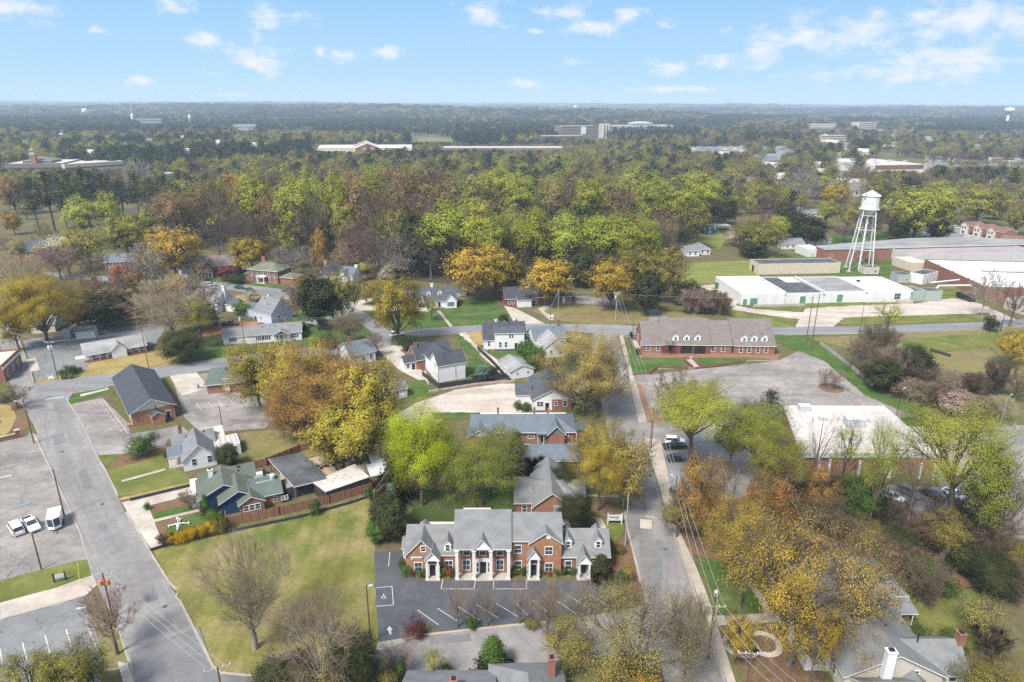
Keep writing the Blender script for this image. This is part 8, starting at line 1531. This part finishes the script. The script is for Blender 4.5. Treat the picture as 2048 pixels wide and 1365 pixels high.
for (d0, d1, cell, hs, rs_) in ((330, 600, 12.5, (11, 18), (4.4, 6.4)), (600, 1500, 13., (14, 22), (5.5, 7.5)), (1500, 3200, 22., (14, 21), (8.5, 12.)), (3200, 7000, 48., (15, 26), (17, 27)), (7000, 16000, 130., (20, 38), (45, 75))):
    n = int(((d1*d1-d0*d0)*.78*1.1)/(cell*cell)); yy = np.sqrt(npr.uniform(d0*d0, d1*d1, n)); xx = yy*npr.uniform(-.80, .80, n)
    for x, y in zip(xx, yy):
        px, py = P(x, y, 0)
        if any(inside(x, y, q) for q in FARF): continue
        if any((x-a)**2+(y-b)**2 < 90 for a, b, c_, d_ in FARH): continue
        if d0 < 1600:
            if any(inside(x, y, q) for q in OPENFAR) and (px < 1700 or px > 1735 and 318 < py < 362 and px < 1860 or fr.random() < .6): continue
            if y < 640:
                # near the town only where the photograph has tree cover
                if inside(x, y, WOOD) or not clear(x, y, 8.): continue
                if py > (402 if px < 60 else 398 if px < 300 else 392 if px < 1440 else 436 if px < 1800 else 425): continue
                if px > 1470 and fr.random() < .35: continue
        u = fr.random(); f = lowf(x, y)
        if 1650 < y < 2300 and px < 1420 and f > -.9 or (1500 < y < 1900 and 620 < px < 1250): k = 'pine' if u < .6 else 'ever' if u < .75 else 'olive' if u < .9 else 'bare'
        elif px > 1300 and y < 1700: k = 'bare' if u < .33 else 'olive' if u < .56 else 'pine' if u < .72 else 'lime' if u < .92 else 'rust'
        elif y > 1500: k = ('pine' if u < .78 else 'ever') if f > .2 else ('olive' if u < .38 else 'bare' if u < .62 else 'lime' if u < .8 else 'pine') if f > -.35 else ('bare' if u < .4 else 'olive' if u < .72 else 'pine')
        elif f > .7: k = 'pine' if u < .65 else 'ever'
        elif f > .1: k = 'lime' if u < .5 else 'olive' if u < .75 else 'bare' if u < .86 else 'pine'
        elif f > -.5: k = 'bare' if u < .3 else 'olive' if u < .52 else 'lime' if u < .82 else 'rust' if u < .9 else 'pine'
        else: k = 'bare' if u < .35 else 'rust' if u < .5 else 'olive' if u < .72 else 'lime' if u < .85 else 'pine'
        hh = fr.uniform(*hs)*(1.15 if k == 'pine' else 1.)
        h2 = cap(x, y, hh)
        if h2 < 6: continue
        pl.append((float(x), float(y), h2, k, fr.uniform(*rs_)*max(.6, h2/hh)))
for a_, b_, row_, h_, n_, k_ in ((1224,1395,283,29,60,'pine'), (1212,1400,287,23,40,'pine'), (730,832,330,20,22,'pine'), (880,1012,332,19,24,'pine'), (1490,1575,292,24,26,'pine'), (1700,1752,306,22,14,'pine'), (1085,1215,290,13,20,'ever'), (1560,1690,300,15,16,'olive'), (1300,1480,318,13,40,'rust'), (780,880,316,9,10,'ever'), (620,780,318,9,24,'bare'), (1850,2048,312,9,20,'bare'), (1890,2048,334,9,16,'olive'), (1480,1600,285,20,18,'ever')):
    for i in range(n_):
        x, y, _ = G(a_+(b_-a_)*(i+fr.random())/n_, row_+fr.uniform(-2.5, 2.5)); pl.append((x, y, h_*fr.uniform(.82, 1.1), k_, fr.uniform(4.6, 6.6)*(.75 if h_ < 10 else 1)))
mass('woodland', pl, 'far woodland of mixed green, brown and dark trees reaching to the horizon')
# far clearings and car parks among the trees
sheet('far_field', [(836,284),(904,283),(900,279),(862,275),(838,277)], .06, GM['olive'])
sheet('parking_lot', [(1850,352),(2150,352),(2150,300),(1990,286),(1860,286),(1850,310)], .07, GM['asphalt'])
sheet('parking_lot', [(620,316),(1140,314),(1136,300),(610,302)], .07, GM['asphalt'])
# low hills closing the horizon
mb = MB(); n = 90
for ri, (dist, hgt) in enumerate(((19500, 60), (27000, 82))):
    vs = []; 
    for i in range(n+1):
        a = (i/n-.5)*1.7; x, y = dist*math.sin(a), dist*math.cos(a)
        z = hgt*(.45+.3*math.sin(a*9+ri*2.1)+.2*math.sin(a*23+ri)+.25*max(0, a)); z = max(6, min(84, z))
        vs += [(x*.93, y*.93, -.5), (x, y, z), (x*1.08, y*1.08, -.5)]
    mb.add(vs, [(3*i, 3*i+3, 3*i+4, 3*i+1) for i in range(n)] + [(3*i+1, 3*i+4, 3*i+5, 3*i+2) for i in range(n)])
structure('hills', mb, ground('hill_woods', [(.3,(.05,.055,.035)), (.5,(.085,.085,.05)), (.7,(.10,.09,.06))], .0012, .012, .3))
# ------------------------------------------------------------------ camera, light, sky, air
cam = bpy.data.cameras.new('camera'); cam.lens = 24.0*1365.0/1365.333; cam.sensor_width = 36.0; cam.sensor_fit = 'HORIZONTAL'
cam.clip_start = .5; cam.clip_end = 120000
co = bpy.data.objects.new('camera', cam); COL.objects.link(co); scene.camera = co
from mathutils import Matrix
fwd = Vector((0, cp, -sp)); upv = Vector((0, sp, cp)); rt = Vector((1, 0, 0))
c_, s_ = math.cos(ROLL), math.sin(ROLL)
# image axes rolled exactly as in ray()
xr = rt*c_ + upv*s_; yu = upv*c_ - rt*s_
co.matrix_world = Matrix(((xr.x, yu.x, -fwd.x, 0), (xr.y, yu.y, -fwd.y, 0), (xr.z, yu.z, -fwd.z, CAMH), (0, 0, 0, 1)))
EXPO = 1.3; SKYK = 1/(.125*2**EXPO)
SUN_EL, SUN_AZ = rad(52), rad(215)          # azimuth measured clockwise from +Y: behind the camera, to its left
sd = Vector((math.sin(SUN_AZ)*math.cos(SUN_EL), math.cos(SUN_AZ)*math.cos(SUN_EL), math.sin(SUN_EL)))
sun = bpy.data.lights.new('sun', 'SUN'); sun.energy = 2.7; sun.angle = rad(13); sun.color = (1., .955, .89)
so = bpy.data.objects.new('sun', sun); COL.objects.link(so); so.rotation_euler = sd.to_track_quat('Z', 'Y').to_euler()
w = bpy.data.worlds.new('World'); scene.world = w; w.use_nodes = True
t = w.node_tree; bg = t.nodes['Background']
sky = N(t, 'ShaderNodeTexSky', sky_type='NISHITA', sun_disc=False, sun_elevation=SUN_EL, sun_rotation=SUN_AZ, altitude=100., air_density=1.0, dust_density=.6, ozone_density=2.5)
tc = N(t, 'ShaderNodeTexCoord')
hs = N(t, 'ShaderNodeHueSaturation'); hs.inputs['Saturation'].default_value = .6; hs.inputs['Value'].default_value = 1.0
t.links.new(sky.outputs[0], hs.inputs['Color'])
# clouds: soft blobs fixed in directions of the sky, broken by noise
sepx = N(t, 'ShaderNodeSeparateXYZ'); t.links.new(tc.outputs['Generated'], sepx.inputs[0])
az = N(t, 'ShaderNodeMath', operation='ARCTAN2'); t.links.new(sepx.outputs[0], az.inputs[0]); t.links.new(sepx.outputs[1], az.inputs[1])
el = N(t, 'ShaderNodeMath', operation='ARCSINE'); t.links.new(sepx.outputs[2], el.inputs[0])
ae = N(t, 'ShaderNodeCombineXYZ'); t.links.new(az.outputs[0], ae.inputs[0]); t.links.new(el.outputs[0], ae.inputs[1])
CL = [(45,14,75,32),(10,18,45,30),(345,12,55,28),(562,34,78,24),(412,80,34,24),(512,118,90,48),(285,162,34,14),(690,110,60,26),(640,104,18,16),(775,108,55,16),(965,32,75,44),
      (1130,22,65,26),(1180,55,75,22),(1250,32,45,26),(1325,50,26,14),(1068,62,30,8),(1055,167,70,16),(1150,126,44,12),(1335,138,60,20),(1500,118,120,28),(1640,70,210,44),(1900,40,230,60),(1860,125,260,46),(1350,178,120,10),(190,60,26,12),(455,190,40,6)]
cur = None
for (px, py, sx, sy) in CL:
    d = Vector(ray(px, py)).normalized(); a, e = math.atan2(d.x, d.y), math.asin(d.z)
    ix, iy = FPX/sx, FPX/sy
    ma = N(t, 'ShaderNodeVectorMath', operation='MULTIPLY_ADD'); ma.inputs[1].default_value = (ix, iy, 0); ma.inputs[2].default_value = (-a*ix, -e*iy, 0)
    t.links.new(ae.outputs[0], ma.inputs[0])
    ln = N(t, 'ShaderNodeVectorMath', operation='LENGTH'); t.links.new(ma.outputs[0], ln.inputs[0])
    if cur is None: cur = ln.outputs['Value']
    else:
        mn = N(t, 'ShaderNodeMath', operation='SMOOTH_MIN'); mn.inputs[2].default_value = .25
        t.links.new(cur, mn.inputs[0]); t.links.new(ln.outputs['Value'], mn.inputs[1]); cur = mn.outputs[0]
mpn = N(t, 'ShaderNodeMapping'); mpn.inputs['Scale'].default_value = (1, 1.9, 1); t.links.new(ae.outputs[0], mpn.inputs['Vector'])
nz = N(t, 'ShaderNodeTexNoise'); nz.inputs['Scale'].default_value = 26.; nz.inputs['Detail'].default_value = 6.; nz.inputs['Roughness'].default_value = .62
t.links.new(mpn.outputs[0], nz.inputs['Vector'])
dn = N(t, 'ShaderNodeMath', operation='MULTIPLY_ADD'); dn.inputs[1].default_value = 3.2; dn.inputs[2].default_value = -1.6   # (noise-.5)*2.6
t.links.new(nz.outputs['Fac'], dn.inputs[0])
sb = N(t, 'ShaderNodeMath', operation='SUBTRACT'); t.links.new(dn.outputs[0], sb.inputs[0]); t.links.new(cur, sb.inputs[1])
cd = N(t, 'ShaderNodeMapRange'); cd.inputs['From Min'].default_value = -.85; cd.inputs['From Max'].default_value = .3; cd.inputs['To Max'].default_value = .8; cd.interpolation_type = 'SMOOTHSTEP'
t.links.new(sb.outputs[0], cd.inputs[0])
# clear blue low sky of the photograph, handing over to the physical sky higher up
eln = N(t, 'ShaderNodeMapRange'); eln.inputs['From Min'].default_value = 0.; eln.inputs['From Max'].default_value = .14; t.links.new(el.outputs[0], eln.inputs[0])
lowc = ramp(t, eln.outputs[0], [(0., (.63,.83,1.0)), (.25, (.51,.77,1.)), (1., (.34,.62,.97))])
sc_l = N(t, 'ShaderNodeVectorMath', operation='SCALE'); sc_l.inputs['Scale'].default_value = SKYK; t.links.new(lowc, sc_l.inputs[0])
hi = N(t, 'ShaderNodeMapRange'); hi.inputs['From Min'].default_value = .16; hi.inputs['From Max'].default_value = .5; t.links.new(el.outputs[0], hi.inputs[0])
mx0 = N(t, 'ShaderNodeMix', data_type='RGBA'); t.links.new(hi.outputs[0], mx0.inputs[0]); t.links.new(sc_l.outputs[0], mx0.inputs[6]); t.links.new(hs.outputs[0], mx0.inputs[7])
CLOUD = SKYK*.97
mx = N(t, 'ShaderNodeMix', data_type='RGBA'); t.links.new(cd.outputs[0], mx.inputs[0]); t.links.new(mx0.outputs[2], mx.inputs[6]); mx.inputs[7].default_value = (CLOUD, CLOUD, CLOUD*1.02, 1)
t.links.new(mx.outputs[2], bg.inputs['Color']); bg.inputs['Strength'].default_value = .125
# air
hz_ = MB(); hz_.box(-44000, 44000, -1900, 44000, -1, 90)
hm = bpy.data.materials.new('haze'); hm.use_nodes = True; ht = hm.node_tree; ht.nodes.remove(ht.nodes['Principled BSDF'])
pv = N(ht, 'ShaderNodeVolumePrincipled'); pv.inputs['Color'].default_value = (.70, .85, .98, 1); pv.inputs['Density'].default_value = 1.45e-4; pv.inputs['Anisotropy'].default_value = .0
hm.cycles.volume_sampling = 'DISTANCE'
ht.links.new(pv.outputs[0], ht.nodes['Material Output'].inputs['Volume'])
ho = hz_.build('haze', hm); ho['kind'] = 'stuff'
scene.view_settings.view_transform = 'Standard'; scene.view_settings.look = 'None'; scene.view_settings.gamma = 1.0; scene.view_settings.exposure = EXPO
scene.cycles.use_denoising = False; scene.cycles.use_adaptive_sampling = False
try: scene.cycles.denoiser = 'OPENIMAGEDENOISE'
except Exception: pass
scene.cycles.max_bounces = 6; scene.cycles.diffuse_bounces = 3; scene.cycles.glossy_bounces = 2; scene.cycles.transmission_bounces = 2; scene.cycles.volume_bounces = 0; scene.cycles.transparent_max_bounces = 4
scene.cycles.sample_clamp_indirect = 4.0
